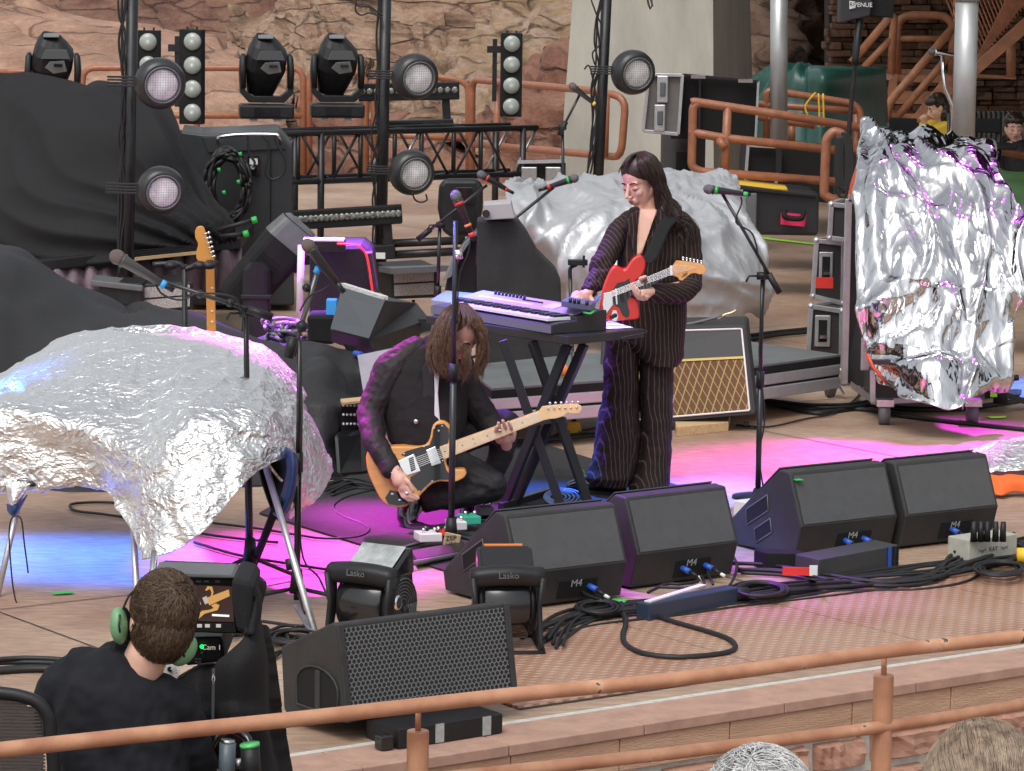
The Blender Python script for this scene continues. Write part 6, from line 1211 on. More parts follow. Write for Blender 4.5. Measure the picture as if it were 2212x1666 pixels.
MB().box(Q(268, 630, 22.3), (.30, .4, .16)).build('side_unit', blackpl, a1_, w=1, bevel=.02); MB().box(Q(258, 612, 22.25), (.35, .35, .04), Matrix.Rotation(.1, 3, 'Y')).build('top_flap', greyc, a1_, w=1, bevel=.008)
a2_ = smallamp('box with silver mesh front right of the purple-lit amplifier', ((850, 588), (937, 582), (937, 636), (852, 640)), 23.6)
MB().prism([Q(818, 575, 24), Q(940, 570, 24), Q(975, 574, 23.4), Q(845, 580, 23.2)], (0, 0, -.04)).build('top_flap', greyc, a2_, w=1); MB().tube([Q(893, 648, 23.6), Q(893, 700, 23.6)], .012, 8).build('foot', blackmet, a2_, w=1)
# purple lit amplifier with red edge
pa = thing('black_amplifier', 'tall black ridged box lit purple with a red glowing edge line', 'amplifier', Q(735, 720, 21.6))
MB().prism([Q(x, y, 21.3) for x, y in ((668, 530), (780, 528), (802, 545), (815, 700), (668, 720))], (0, .6, .0)).build('housing', blackpl, pa, w=1, bevel=.03)
MB().loft([(Q(x, y, 21.24), V((.025, 0, 0)), V((0, .1, 0))) for x, y in ((796, 545), (808, 620), (816, 700))], 8, 4).build('ribbed_side', mat('ribbed_plastic', (.03, .03, .033), .4, bump=1, bscale=60, stretch=(1, 1, 8)), pa, w=1)
MB().tube(catmull([Q(x, y, 21.08) for x, y in ((728, 527), (770, 530), (788, 545), (797, 575), (806, 640), (811, 672))], 5), .006, 6).build('glowing_red_line', mat('red_glow', (.8, .02, .02), .4, emit=(1, .02, .03), es=1.1), pa, ws=1)
MB().box(Q(700, 530, 21.2), (.28, .1, .08)).build('display_box', blackgl, pa, w=1, bevel=.01); MB().box(Q(700, 518, 21.2), (.26, .1, .02)).build('top_strip', white, pa, w=1, bevel=.004)
wp = single(MB().tube([Q(651, 530, 20.9), Q(646, 705, 20.9)], .022, 12), 'white_post', mat('pinkish_white', (.6, .55, .58), .5), 'pale round post left of the purple-lit amplifier', 'post', smooth=True)
# raised grey wedge with light perforated edge
gw = thing('monitor_speaker', 'grey-topped black wedge speaker behind the crouching guitarist', 'monitor speaker', Q(810, 860, 18.8))
f = [Q(740, 621, 18.6), Q(833, 650, 18.2), Q(797, 735, 18.0), Q(714, 714, 18.4)]
sidev = Q(920, 688, 19.1)-f[1]
mb = MB(); b0_ = [f[0], f[1], f[2], f[3]]; lo = [Q(714, 735, 18.45), Q(796, 757, 18.05), Q(802, 772, 18.1)]
rb = [Q(925, 680, 19.0), Q(905, 790, 19.0)]
mb.add([f[0], f[1], f[2], f[3], Q(900, 655, 19.2), Q(928, 690, 19.0), Q(880, 770, 18.9), Q(812, 775, 18.1), Q(716, 738, 18.45), Q(800, 640, 19.4)],
       [(0, 1, 2, 3), (1, 4, 5, 6, 7, 2), (3, 2, 7, 8), (0, 9, 4, 1)]); mb.build('cabinet', wedgem, gw, w=1)
mb = MB(); e_ = V((0, -.02, .01)); mb.prism([f[0]+e_, f[1]+e_, f[2]+e_, f[3]+e_], (0, .015, 0)); mb.build('front_panel', mat('wedge_grey', (.075, .082, .09), .55, bump=.2, bscale=240), gw, w=1, bevel=.004)
MB().bar(f[0]+V((0, 0, .015)), f[1]+V((0, 0, .015)), .03, .02).build('perforated_edge', mat('perforated_white', (.6, .6, .58), .5, var=.6, vscale=120), gw, w=1)
MB().prism([Q(742, 742, 18.2), Q(770, 750, 18.1), Q(775, 768, 18.1), Q(750, 765, 18.2)], (0, .02, 0)).build('socket_recess', pitch, gw, w=1); MB().cyl(Q(768, 764, 18.05), Q(782, 768, 17.9), .018, n=10).build('plug', bluep, gw, w=1)  # socket recess is a black plate painting its shade
MB().prism([Q(903, 690, 18.85), Q(935, 690, 18.9), Q(930, 715, 18.8), Q(908, 720, 18.8)], (0, .01, 0)).build('hand_hole_shade', pitch, gw, w=1)  # flat black plate stands for the shade in the hole
sb = thing('black_box', 'small black box left of the grey-topped wedge speaker', 'box', Q(690, 745, 19)); MB().prism([Q(663, 682, 18.9), Q(725, 682, 18.9), Q(722, 745, 18.9), Q(664, 742, 18.9)], (0, .3, 0)).build('box', blackmt, sb, w=1, bevel=.02)
MB().box(Q(717, 665, 19.0), (.06, .1, .1)).build('blue_block', bluet, sb, w=1, bevel=.004)
# AC style amp
am = thing('guitar_amplifier', 'combo amplifier with brown diamond grille leaning back on a wood block', 'amplifier', P(1545, 905))
def amp_pt(u, v): # u 0..1 left-right, v 0..1 top-bottom, on the leaning front
    a = Q(1300+u*313, 708-u*8, 19.15-.0); b = Q(1290+u*344, 926-u*30, 18.9); return a.lerp(b, v)
Fq = [amp_pt(0, 0), amp_pt(1, 0), amp_pt(1, 1), amp_pt(0, 1)]
nf = (Fq[1]-Fq[0]).cross(Fq[3]-Fq[0]).normalized(); nf = nf if nf.y < 0 else -nf
MB().prism(Fq, V((.03, .28, .02))).build('cabinet', mat('black_tolex', (.025, .025, .026), .6, bump=.5, bscale=160), am, w=1, bevel=.02)
def amq(u0, u1, v0, v1, off=.004): return [p+nf*off for p in (amp_pt(u0, v0), amp_pt(u1, v0), amp_pt(u1, v1), amp_pt(u0, v1))]
MB().prism(amq(.03, .955, .06, .355), nf*-.006).build('black_upper_panel', mat('vinyl_grey', (.028, .03, .031), .55), am, w=1)
dg = mat('diamond_grille_cloth', (.17, .075, .03), .8); nt_, b_, L_ = nodes(dg); tc = nt_.nodes.new('ShaderNodeTexCoord'); sp = nt_.nodes.new('ShaderNodeSeparateXYZ'); L_(tc.outputs['Object'], sp.inputs[0])
def dl(sx, sz, lo_=.08):
    a = nt_.nodes.new('ShaderNodeMath'); a.operation = 'MULTIPLY'; a.inputs[1].default_value = sx; L_(sp.outputs[0], a.inputs[0]); c = nt_.nodes.new('ShaderNodeMath'); c.operation = 'MULTIPLY'; c.inputs[1].default_value = sz; L_(sp.outputs[2], c.inputs[0])
    d = nt_.nodes.new('ShaderNodeMath'); d.operation = 'ADD'; L_(a.outputs[0], d.inputs[0]); L_(c.outputs[0], d.inputs[1]); f_ = nt_.nodes.new('ShaderNodeMath'); f_.operation = 'FRACT'; L_(d.outputs[0], f_.inputs[0])
    g_ = nt_.nodes.new('ShaderNodeMath'); g_.operation = 'LESS_THAN'; g_.inputs[1].default_value = lo_; L_(f_.outputs[0], g_.inputs[0]); return g_.outputs[0]
mx_ = nt_.nodes.new('ShaderNodeMath'); mx_.operation = 'MAXIMUM'; L_(dl(21, -7, .15), mx_.inputs[0]); L_(dl(21, 14, .10), mx_.inputs[1])
mr = nt_.nodes.new('ShaderNodeMixRGB'); mr.inputs[1].default_value = (.115, .05, .022, 1); mr.inputs[2].default_value = (.34, .26, .09, 1); L_(mx_.outputs[0], mr.inputs[0]); L_(mr.outputs[0], b_.inputs['Base Color'])
MB().prism(amq(.03, .955, .385, .945), nf*-.006).build('diamond_grille', dg, am, w=1)
MB().bar(amp_pt(.03, .37)+nf*.008, amp_pt(.955, .37)+nf*.008, .012).build('gold_strip', mat('gold_piping', (.75, .62, .2), .4), am, w=1)
pp = [(.03, .055), (.955, .055), (.96, .06), (.96, .94), (.955, .95), (.03, .95)]; MB().tube([amp_pt(u, v)+nf*.006 for u, v in pp], .0055, 6).build('white_piping', white, am, ws=1)
MB().box(Q(1612, 915, 19.0), (.03, .03, .02)).build('foot', rubber, am, w=1)
wb = P(1390, 944); single(MB().prism([P(1461, 944, 0), P(1573, 932, 0), P(1573+4, 915, .0), P(1458, 930, 0)], (0, 0, .055)), 'wood_block', wood, 'pale wood block propping up the front of the diamond-grille amplifier', 'wood block', bevel=.003)
sc_ = thing('spring_clamp', 'pale metal spring clamp on top of the diamond-grille amplifier', 'clamp', Q(1575, 690, 19.3)); MB().tube(catmull([Q(1550, 690, 19.2), Q(1566, 680, 19.2), Q(1580, 676, 19.2), Q(1590, 670, 19.2)], 4), .008, 6).build('jaw', mat('brass', (.6, .5, .3), .3, metal=.8), sc_, ws=1); MB().tube(catmull([Q(1400, 700, 19.2), Q(1450, 704, 19.2), Q(1500, 698, 19.2), Q(1560, 682, 19.2)], 4), .010, 6).build('lead', greyc, sc_, ws=1)
# riser platforms
rtop = mat('riser_deck', (.12, .13, .13), .55, var=.2, vscale=3); rside = mat('riser_alu', (.50, .50, .51), .4, metal=.6, var=.08, vscale=6)
def riser(label, q, z, side, legs, casters=True):
    pts = [P(x, y, z) for x, y in q]; c = sum(pts, V())/len(pts); t = thing('stage_riser', label, 'riser', V((c.x, c.y, 0)), 0, 'low grey-decked aluminium risers')
    MB().prism(pts, (0, 0, -.012)).build('deck', rtop, t, w=1); ins = V((0, 0, -.0125))
    MB().prism([p+ins for p in pts], (0, 0, -.045)).build('dark_edge', blackmt, t, w=1)
    MB().prism([p+V((0, 0, -.058)) for p in pts], (0, 0, -.065)).build('frame', rside, t, w=1, bevel=.006)
    cc = V((c.x, c.y, 0))
    MB().prism([p+(cc-V((p.x, p.y, 0)))*.012+V((0, 0, -.1235)) for p in pts], (0, 0, -.012)).build('groove', blackmt, t, w=1)
    MB().prism([p+V((0, 0, -.136)) for p in pts], (0, 0, -.07)).build('lower_frame', rside, t, w=1, bevel=.006)
    for (x, y) in legs:
        p = P(x, y, z-.2); MB().tube([p, V((p.x, p.y, .14))], .028, 12).build('leg', rside, t, ws=1)
        w_ = MB(Matrix.Translation((p.x, p.y, .06)) @ Matrix.Rotation(math.pi/2, 4, 'Y') @ Matrix.Rotation(.5, 4, 'X')); w_.lathe([(.03, -.02), (.058, -.018), (.06, 0), (.058, .018), (.03, .02)], 20); wh = w_.build('caster_wheel', mat('grey_rubber', (.12, .12, .13), .5), t, smooth=True); wh.location = -ORG[t][0]
        MB().box((p.x, p.y, .12), (.1, .08, .03)).build('caster_plate', steel, t, w=1, bevel=.004); MB().bar((p.x+.03, p.y-.06, .11), (p.x+.08, p.y-.07, .03), .03, .012).build('brake_lever', chrome, t, w=1)
    return t
riser('riser platform with a caster right of the diamond-grille amplifier', [(1560, 800), (1816, 766), (1600, 735), (1380, 735)], .34, 0, [(1795, 810)])
riser('riser platform behind the keyboard stand, strewn with black cable', [(1062, 839), (1340, 819), (1300, 760), (1000, 790)], .36, 0, [(1078, 870)])
# flight cases & tall rack
fcb = mat('flightcase_black', (.035, .03, .03), .5, var=.15, bump=.1, bscale=60)
def flightcase(label, front, Y, depth, handles, trim=.012, extra=None, side=None):
    p = [Q(x, y, Y) for x, y in front]; t = thing('flight_case', label, 'flight case', p[3], 0, None); dv = V(depth)
    MB().prism(p, dv).build('panel', fcb, t, w=1)
    for k in range(4): MB().bar(p[k]+V((0, -.004, 0)), p[(k+1) % 4]+V((0, -.004, 0)), .03, .03).build('edge_rail', alu, t, w=1, bevel=.003)
    for k in (1, 2): MB().bar(p[k], p[k]+dv, .03, .03).build('edge_rail', alu, t, w=1, bevel=.003)
    MB().bar(p[0], p[0]+dv, .03, .03).build('edge_rail', alu, t, w=1); MB().bar(p[1]+dv, p[2]+dv, .03).build('edge_rail', alu, t, w=1)
    for q in p: MB().ell(q, .024, n=10, m=6).build('corner_ball', alu, t, ws=1)
    for (x, y, w_, h_) in handles:
        c = Q(x, y, Y-.012); MB().box(c, (w_, .012, h_)).build('handle_dish', alu, t, w=1, bevel=.012); MB().box(c+V((0, -.006, -.0)), (w_*.55, .008, h_*.7)).build('handle_hole', pitch, t, w=1)  # black block on the dish paints the shade behind the grip
        MB().bar(c+V((-w_*.2, -.02, -h_*.18)), c+V((w_*.25, -.02, -h_*.18)), .02, .02).build('handle_grip', chrome, t, w=1)
    return t
flightcase('upper small flight case with red label, left of the tall rack', [(1764, 520), (1822, 526), (1820, 655), (1756, 640)], 21.2, (.25, .35, 0), [(1784, 578, .09, .2)])
flightcase('lower small flight case with one handle, left of the tall rack', [(1752, 662), (1818, 672), (1816, 800), (1744, 790)], 21.0, (.25, .35, 0), [(1777, 715, .1, .2)])
flightcase('small silver case on top of the stack beside the tall rack', [(1796, 442), (1840, 446), (1838, 520), (1792, 514)], 21.0, (.1, .35, 0), [])
single(MB().box(Q(1781, 611, 21.1), (.11, .006, .07)), 'red_label', redp, 'red label stuck on the upper small flight case', 'label')
rk = thing('tall_rack', 'tall black equipment rack with aluminium edges beneath the mirror foil', 'rack', Q(1870, 880, 20))
rp = [Q(1838, 440, 20.2), Q(1895, 440, 20.2), Q(1895, 845, 20.0), Q(1826, 825, 20.2)]
MB().prism(rp, (.9, .5, 0)).build('body', fcb, rk, w=1); MB().bar(Q(1833, 430, 20.1), Q(1824, 830, 20.1), .04).build('edge_rail', alu, rk, w=1, bevel=.003); MB().bar(Q(1833, 428, 20.1), Q(1860, 430, 20.1), .04).build('edge_rail', alu, rk, w=1)
MB().prism([Q(1840, 840, 19.9), Q(1882, 870, 19.6), Q(1882, 855, 19.6), Q(1840, 826, 19.9)], (0, .05, 0)).build('lower_rail', alu, rk, w=1)
MB().prism([Q(1884, 800, 19.5), Q(2140, 790, 20), Q(2142, 856, 20), Q(1884, 868, 19.5)], (0, .5, 0)).build('front_case', fcb, rk, w=1); MB().bar(Q(1884, 868, 19.48), Q(2142, 856, 19.98), .03).build('edge_rail', alu, rk, w=1); MB().bar(Q(1885, 800, 19.48), Q(1885, 868, 19.48), .03).build('edge_rail', alu, rk, w=1); MB().bar(Q(2142, 800, 19.95), Q(2142, 856, 19.95), .03).build('edge_rail', alu, rk, w=1)
for x, y in ((1871, 742), (1888, 850)): MB().cyl(Q(x, y, 19.7), Q(x, y+14, 19.7), .02, n=10).build('latch', chrome, rk, w=1)
MB().box(Q(1872, 765, 19.7), (.07, .02, .2)).build('handle_dish', alu, rk, w=1, bevel=.01)
for x in (1910, 2100): w_ = P(x, 895, .06); MB().cyl(w_+V((-.03, 0, 0)), w_+V((.03, 0, 0)), .06, n=18).build('caster_wheel', mat('grey_rubber', (.12, .12, .13), .5), rk, ws=1); MB().box(w_+ZA*.07, (.1, .1, .04)).build('caster_plate', steel, rk, w=1)
# tripod foot at right edge
tr_ = thing('speaker_stand', 'black tripod stand base with lime tape at the right edge', 'stand', P(2165, 858))
c0 = P(2162, 850, .12); MB().tube([c0, c0+ZA*.5], .02, 10).build('pole', blackmet, tr_, ws=1); MB().cyl(c0-ZA*.06, c0+ZA*.08, .045, n=14).build('hub', blackpl, tr_, ws=1)
for x, y in ((2060, 872), (2240, 876), (2200, 846)): MB().bar(c0, P(x, y, .015), .04, .03).build('leg', blackmet, tr_, w=1)
MB().box(c0+V((-.05, -.05, .03)), (.04, .01, .09)).build('lime_tape_flag', lime, tr_, w=1); MB().cyl(c0+V((.03, -.02, .09)), c0+V((.1, -.02, .1)), .018, n=10).build('clamp_knob', blackpl, tr_, w=1)
# right rear: black barrel, grey open case, cases on floor
bl_ = thing('black_drum_case', 'black cylindrical case standing under the grey open case', 'case', Q(1480, 372, 31.2))
MB(Matrix.Translation(V((Q(1478, 372, 31).x, 31.3, 0)))).lathe([(.20, .0), (.21, .02), (.21, 1.3), (.20, 1.5)], 28).build('drum', mat('dull_black', (.045, .045, .047), .5), bl_, smooth=True).location = -ORG[bl_][0]
MB().box(Q(1478, 350, 30.95), (.16, .1, .2)).build('dark_window', pitch, bl_, w=1, bevel=.01); MB().box(Q(1472, 294, 31), (.2, .1, .05)).build('strap', blackmt, bl_, w=1)
oc = thing('open_flight_case', 'grey-sided open flight case with black interior, beside the concrete pillar', 'flight case', Q(1510, 290, 30))
MB().prism([Q(x, y, 29.9) for x, y in ((1402, 161), (1474, 163), (1465, 290), (1389, 283))], (.05, .5, 0)).build('grey_lid', mat('grey_laminate', (.14, .13, .125), .5, var=.08), oc, w=1)
lid = [(1402, 161), (1474, 163), (1465, 290), (1389, 283)]
for k in range(4): MB().bar(Q(*lid[k], 29.88), Q(*lid[(k+1) % 4], 29.88), .045, .03).build('edge_rail', alu, oc, w=1, bevel=.004)
for x, y in ((1431, 193), (1425, 255)):
    MB().box(Q(x, y, 29.85), (.10, .02, .24)).build('handle_dish', alu, oc, w=1, bevel=.02); MB().box(Q(x+1, y, 29.83), (.05, .02, .13)).build('handle_hole', greyc, oc, w=1, bevel=.01)
MB().prism([Q(x, y, 30.1) for x, y in ((1478, 164), (1638, 178), (1632, 300), (1470, 290))], (0, .7, 0)).build('black_interior', pitch, oc, w=1)
for a, b in (((1476, 162), (1638, 176)), ((1638, 176), (1632, 300)), ((1512, 168), (1510, 290))): MB().bar(Q(*a, 30.05), Q(*b, 30.05), .02).build('edge_rail', alu if a[0] > 1600 else blackmet, oc, w=1)
for x, y in ((1508, 166), (1610, 175)): MB().box(Q(x, y, 29.98), (.13, .05, .03)).build('latch', chrome, oc, w=1)
bc = thing('black_road_case', 'black road case with silver frame behind the front copper railing', 'case', Q(1640, 380, 28.5))
MB().prism([Q(x, y, 28.6) for x, y in ((1614, 313), (1800, 322), (1800, 440), (1606, 420))], (0, .8, 0)).build('body', pitch, bc, w=1)
for a, b in (((1616, 314), (1683, 318)), ((1616, 314), (1608, 420)), ((1683, 318), (1674, 425))): MB().bar(Q(*a, 28.55), Q(*b, 28.55), .025).build('frame_rail', alu, bc, w=1)
MB().box(Q(1682, 345, 28.5), (.05, .04, .22)).build('hinge', blackmet, bc, w=1)
hc_ = thing('hard_case', 'black plastic hard case with pink label and handle on the floor at right', 'case', Q(1690, 500, 27))
MB().prism([Q(x, y, 26.6) for x, y in ((1596, 400), (1770, 418), (1768, 510), (1640, 508), (1615, 494))], (0, .8, 0)).build('shell', mat('hardcase_black', (.02, .021, .024), .4), hc_, w=1, bevel=.03)
MB().prism([Q(x, y, 26.55) for x, y in ((1600, 402), (1768, 420), (1768, 428), (1600, 411))], (0, .1, 0)).build('lid_seam', blackpl, hc_, w=1, bevel=.006)
MB().prism([Q(x, y, 26.53) for x, y in ((1687, 459), (1742, 464), (1738, 490), (1686, 485))], (0, .01, 0)).build('pink_label', mat('pink_label', (.75, .03, .13), .5), hc_, w=1)
MB().tube(catmull([Q(1695, 455, 26.5), Q(1694, 466, 26.45), Q(1702, 471, 26.45), Q(1725, 473, 26.45), Q(1734, 469, 26.45), Q(1736, 458, 26.5)], 4), .022, 8).build('handle', blackmt, hc_, ws=1)
MB().box(Q(1618, 455, 26.52), (.12, .03, .28)).build('latch_plate', greyc, hc_, w=1, bevel=.01)
single(MB().prism([Q(1592, 393, 26.8), Q(1700, 405, 26.8), Q(1702, 412, 26.6), Q(1592, 399, 26.6)], (0, .3, .0)), 'yellow_strip', yellow, 'yellow plastic strip lying on top of the black hard case', 'strip')
# grey posts
gm = mat('galvanised_post', (.42, .43, .43), .38, metal=.5, var=.1, vscale=4)
t = thing('grey_post', 'slim grey metal post right of the concrete pillar', 'post', Q(1684, 305, 30)); MB().tube([Q(1683, -60, 30), Q(1682, 305, 30)], .078, 20).build('tube', gm, t, ws=1)
t = thing('grey_post', 'thick galvanised grey post behind the tall mirror foil', 'post', Q(2082, 330, 24)); MB().tube([Q(2089, 2, 24), Q(2080, 330, 24)], .083, 24).build('tube', gm, t, ws=1); MB().tube([Q(2090, 3, 24), Q(2090, -60, 24)], .09, 24).build('sleeve', gm, t, ws=1)
MB().tube([V((Q(2081, 330, 24).x, 24, 0)), Q(2081, 330, 24)], .083, 20).build('lower_tube', gm, t, ws=1)
# antenna case on stand with lettering
ab = thing('antenna_box', 'black fabric antenna cover lettered RF VENUE on a thin stand at the top', 'antenna', Q(1860, 300, 26))
MB().prism([Q(x, y, 26) for x, y in ((1818, -30), (1886, -30), (1880, 34), (1815, 50))], (0, .3, 0)).build('cover', mat('nylon_black', (.022, .023, .027), .6), ab, w=1, bevel=.01)
MB().prism([Q(x, y, 26.1) for x, y in ((1886, -30), (1935, -30), (1930, 40), (1880, 34), (1830, 48))], (0, .4, 0)).build('cover_side', blackmt, ab, w=1, bevel=.01)
MB().prism([Q(x, y, 25.985) for x, y in ((1835, 2), (1848, 4), (1848, 17), (1835, 20))], (0, .01, 0)).build('logo_block', white, ab, w=1)
MX = lambda x, y, Y, r=0: Matrix.Translation(Q(x, y, Y)) @ Matrix((V((math.cos(r), 0, math.sin(r))), V((-math.sin(r), 0, math.cos(r))), V((0, -1, 0)))).transposed().to_4x4()
textmesh('RF', .045, MX(1842, 10, 25.975), 'lettering', blackmt, ab); textmesh('VENUE', .048, MX(1864, 11, 25.98), 'lettering', white, ab)
MB().tube([Q(1858, 45, 26.1), Q(1850, 110, 26.1), Q(1832, 300, 26.1), Q(1828, 330, 26.1)], .018, 8).build('stand_pole', blackmet, ab, ws=1); MB().tube([Q(1857, 40, 26.05), Q(1848, 125, 26.05), Q(1846, 140, 26.05)], .028, 8).build('stand_clamp', blackpl, ab, ws=1)
# riser skirt under the big left cloth
rs = thing('draped_riser', 'low riser with a black deck edge and mauve velvet skirt under the big black cloth', 'riser', Q(300, 640, 23))
MB().prism([Q(60, 566, 22.95), Q(520, 512, 23.6), Q(520, 538, 23.6), Q(60, 590, 22.95)], (0, 1.2, 0)).build('deck_edge', blackpl, rs, w=1, bevel=.01)
vel = mat('mauve_velvet', (.11, .075, .09), .8, col2=(.22, .16, .19), vscale=9, stretch=(1, 1, .5)); rows = [[], []]
for i in range(90):
    x = 60+i*5.2; dy = .03*math.sin(i*.9)+.02*math.sin(i*.37); rows[0].append(Q(x, 588-(x-60)*.113, 23.0+(x-60)*.0014)+V((0, dy, 0))); rows[1].append(Q(x, 668-(x-60)*.10, 22.9+(x-60)*.0014)+V((0, dy*1.6, 0)))
MB().grid(rows).build('velvet_skirt', vel, rs, ws=1, fix=False, solid=.01)
wp_ = thing('slatted_board', 'narrow slatted wooden board lying on the riser behind the upright guitar', 'board', Q(350, 560, 22.8))
for k in range(4): MB().bar(Q(290, 560-k*5, 22.7+k*.08), Q(436, 545-k*5, 22.9+k*.08), .03, .02).build('slat', wood if k == 0 else blackmet, wp_, w=1)
# ================================================================ microphones and stands
mesh_h = mat('mic_head_mesh', (.16, .16, .165), .4, metal=.5, bump=.6, bscale=500); micb = mat('mic_body', (.03, .03, .033), .3)
def mic(t, a, b, head=mesh_h, body=micb, bands=(), k=1.0):
    a = V(a); b = V(b); d = (b-a).normalized(); L = .165*k; r = .025*k
    R = d.to_track_quat('Z', 'Y').to_matrix()
    MB().ell(a, (r, r, r*1.12), R, 18, 12).build('mic_head', head, t, ws=1)
    MB().tube([a+d*.018*k, a+d*.022*k, a+d*.03*k, a+d*L], [r*.95, r*.99, r*.78, r*.5], 16).build('mic_body', body, t, ws=1)
    MB().tube([a+d*L, a+d*(L+.045*k)], [r*.42, r*.36], 10).build('mic_plug', blackmet, t, ws=1)
    for f, w_, m_ in bands: MB().tube([a+d*(f*L), a+d*(f*L+w_)], r*(.93-.4*f), 16).build('tape_band', m_, t, ws=1)
    return b
tubem = mat('stand_tube_black', (.02, .02, .022), .3)
def stand(label, base, top, kind='tripod', r=.0105, joint=None, legs=None, hub=.1):
    b = P(*base); s = thing('mic_stand', label, 'microphone stand', b, 0, 'black microphone stands on the stage')
    tp2 = top if isinstance(top, V) else Q(top[0], top[1], b.y)
    m1 = b.lerp(tp2, .55)
    MB().tube([b+ZA*.02, m1], r*1.35, 10).build('lower_tube', tubem, s, ws=1); MB().tube([m1, tp2], r, 10).build('upper_tube', tubem, s, ws=1)
    MB().tube([m1-ZA*.05, m1+ZA*.03], r*1.9, 12).build('height_clutch', blackpl, s, ws=1)
    if kind == 'tripod':
        MB().cyl(b+ZA*hub, b+ZA*(hub+.1), .032, .022, n=12).build('hub', blackpl, s, ws=1)
        for dx, dy in (legs or ((-.28, -.12), (.3, -.05), (.02, .3))): MB().tube([b+ZA*(hub+.02), b+V((dx, dy, .012))], .009, 8).build('leg', tubem, s, ws=1)
    else:
        m = MB(Matrix.Translation(b)); m.lathe([(.13, 0), (.13, .012), (.03, .03), (.02, .05)], 28); m.build('round_base', blackpl, s, ws=1)
    return s, tp2
def boom(s, piv, a, b, r=.0085):  # a: counterweight end, b: mic end
    MB().tube([a, b], r, 10).build('boom_arm', tubem, s, ws=1)
    d = (b-a).normalized(); MB().tube([a, a+d*.11], r*1.9, 12).build('grip_end', blackpl, s, ws=1)
    MB().tube([piv+V((-.03, 0, 0)), piv+V((.03, 0, 0))], .02, 12).build('boom_joint', blackpl, s, ws=1)
    MB().tube([piv, piv+V((-.07, -.02, .0)), piv+V((-.085, -.02, -.03))], .006, 6).build('wing_screw', blackmet, s, ws=1)
def micthing(label, a, b, clip=True, cord=None, **k):
    t = thing('microphone', label, 'microphone', V(a), 0, 'vocal microphones on stands'); mic(t, a, b, **k)
    if cord: MB().tube(catmull([V(p) for p in cord], 6), .004, 6).build('cord', rubber, t, ws=1)
    return t
# 1 man's stand, straight in front of him
s, tp2 = stand('tall straight stand in front of the crouching guitarist with a tagged base', (974, 1188), (984, 478), 'tripod', .0115, hub=.05)
MB().tube([Q(990, 540, tp2.y), Q(991, 560, tp2.y)], .019, 12).build('clutch_collar', chrome, s, ws=1)
MB().box(Q(975, 1172, tp2.y-.03), (.075, .01, .085), Matrix.Rotation(.2, 3, 'Y')).build('kraft_tag', mat('kraft_paper', (.42, .33, .2), .8), s, w=1, bevel=.01)
textmesh('ZEP\nUSA', .03, Matrix.Translation(Q(975, 1170, tp2.y-.038)) @ Matrix((V((1, 0, .1)).normalized(), V((-.1, 0, 1)).normalized(), V((0, -1, 0)))).transposed().to_4x4(), 'tag_lettering', blackmt, s)
micthing('silver-headed microphone with red tape on the straight stand before the guitarist', Q(985, 424, tp2.y-.02), Q(1008, 480, tp2.y-.02), bands=((.16, .014, redp), (.78, .012, orange), (1.02, .02, redp)), k=1.05,
         cord=[Q(1008, 478, tp2.y), Q(1016, 505, tp2.y), Q(1012, 545, tp2.y), Q(992, 600, tp2.y), Q(988, 700, tp2.y)])
# 2 singer's stand right
s, tp2 = stand('stand with a lowered boom right of the singer, green tape at its foot', (1637, 1076), (1647, 600), 'round', .011)
boom(s, Q(1648, 596, tp2.y-.02), Q(1684, 633, tp2.y-.03), Q(1560, 418, tp2.y-.03)); MB().cyl(P(1637, 1072, .02), P(1637, 1072, .07), .02, n=10).build('green_band', green, s, w=1)
MB().tube(catmull([Q(1600, 425, tp2.y-.04), Q(1602, 440, tp2.y-.04), Q(1590, 480, tp2.y-.05), Q(1625, 505, tp2.y-.05), Q(1640, 560, tp2.y-.05), Q(1652, 600, tp2.y-.04), Q(1640, 760, tp2.y-.03), Q(1652, 900, tp2.y-.03), Q(1640, 980, tp2.y-.03), Q(1650, 1060, tp2.y-.03)], 6), .0045, 6).build('cable', rubber, s, ws=1)
micthing('microphone with two green tape bands on the boom right of the singer', Q(1531, 409, tp2.y-.05), Q(1575, 415, tp2.y-.05), bands=((.18, .014, green), (1.05, .022, green)))
# 3 left front boom stand
s, tp2 = stand('left boom stand in front of the foil covered table', (540, 1262), (531, 685), 'tripod', .0125, legs=((-.2, .1), (.2, .12), (.0, -.2)))
boom(s, Q(533, 676, tp2.y-.02), Q(588, 686, tp2.y-.05), Q(335, 603, tp2.y-.1), .0095)
for x, y in ((432, 636), (497, 655)): MB().ell(Q(x, y, tp2.y-.07), (.018, .02, .018)).build('cable_clip', blackmet, s, ws=1)
MB().tube(catmull([Q(334, 608, tp2.y-.12), Q(350, 635, tp2.y-.12), Q(390, 648, tp2.y-.12), Q(430, 634, tp2.y-.12), Q(500, 640, tp2.y-.11), Q(520, 665, tp2.y-.08), Q(533, 700, tp2.y-.04), Q(530, 900, tp2.y-.03), Q(540, 1150, tp2.y-.03)], 6), .0048, 6).build('cable', rubber, s, ws=1)
micthing('large grey-brown microphone at the end of the leftmost boom', Q(254, 556, tp2.y-.12), Q(315, 592, tp2.y-.12), head=mat('brown_mesh', (.16, .12, .11), .45, metal=.3, bump=.6, bscale=500), body=mat('grey_mic_body', (.09, .09, .09), .35, metal=.3), bands=((.99, .022, bluet),), k=1.3)
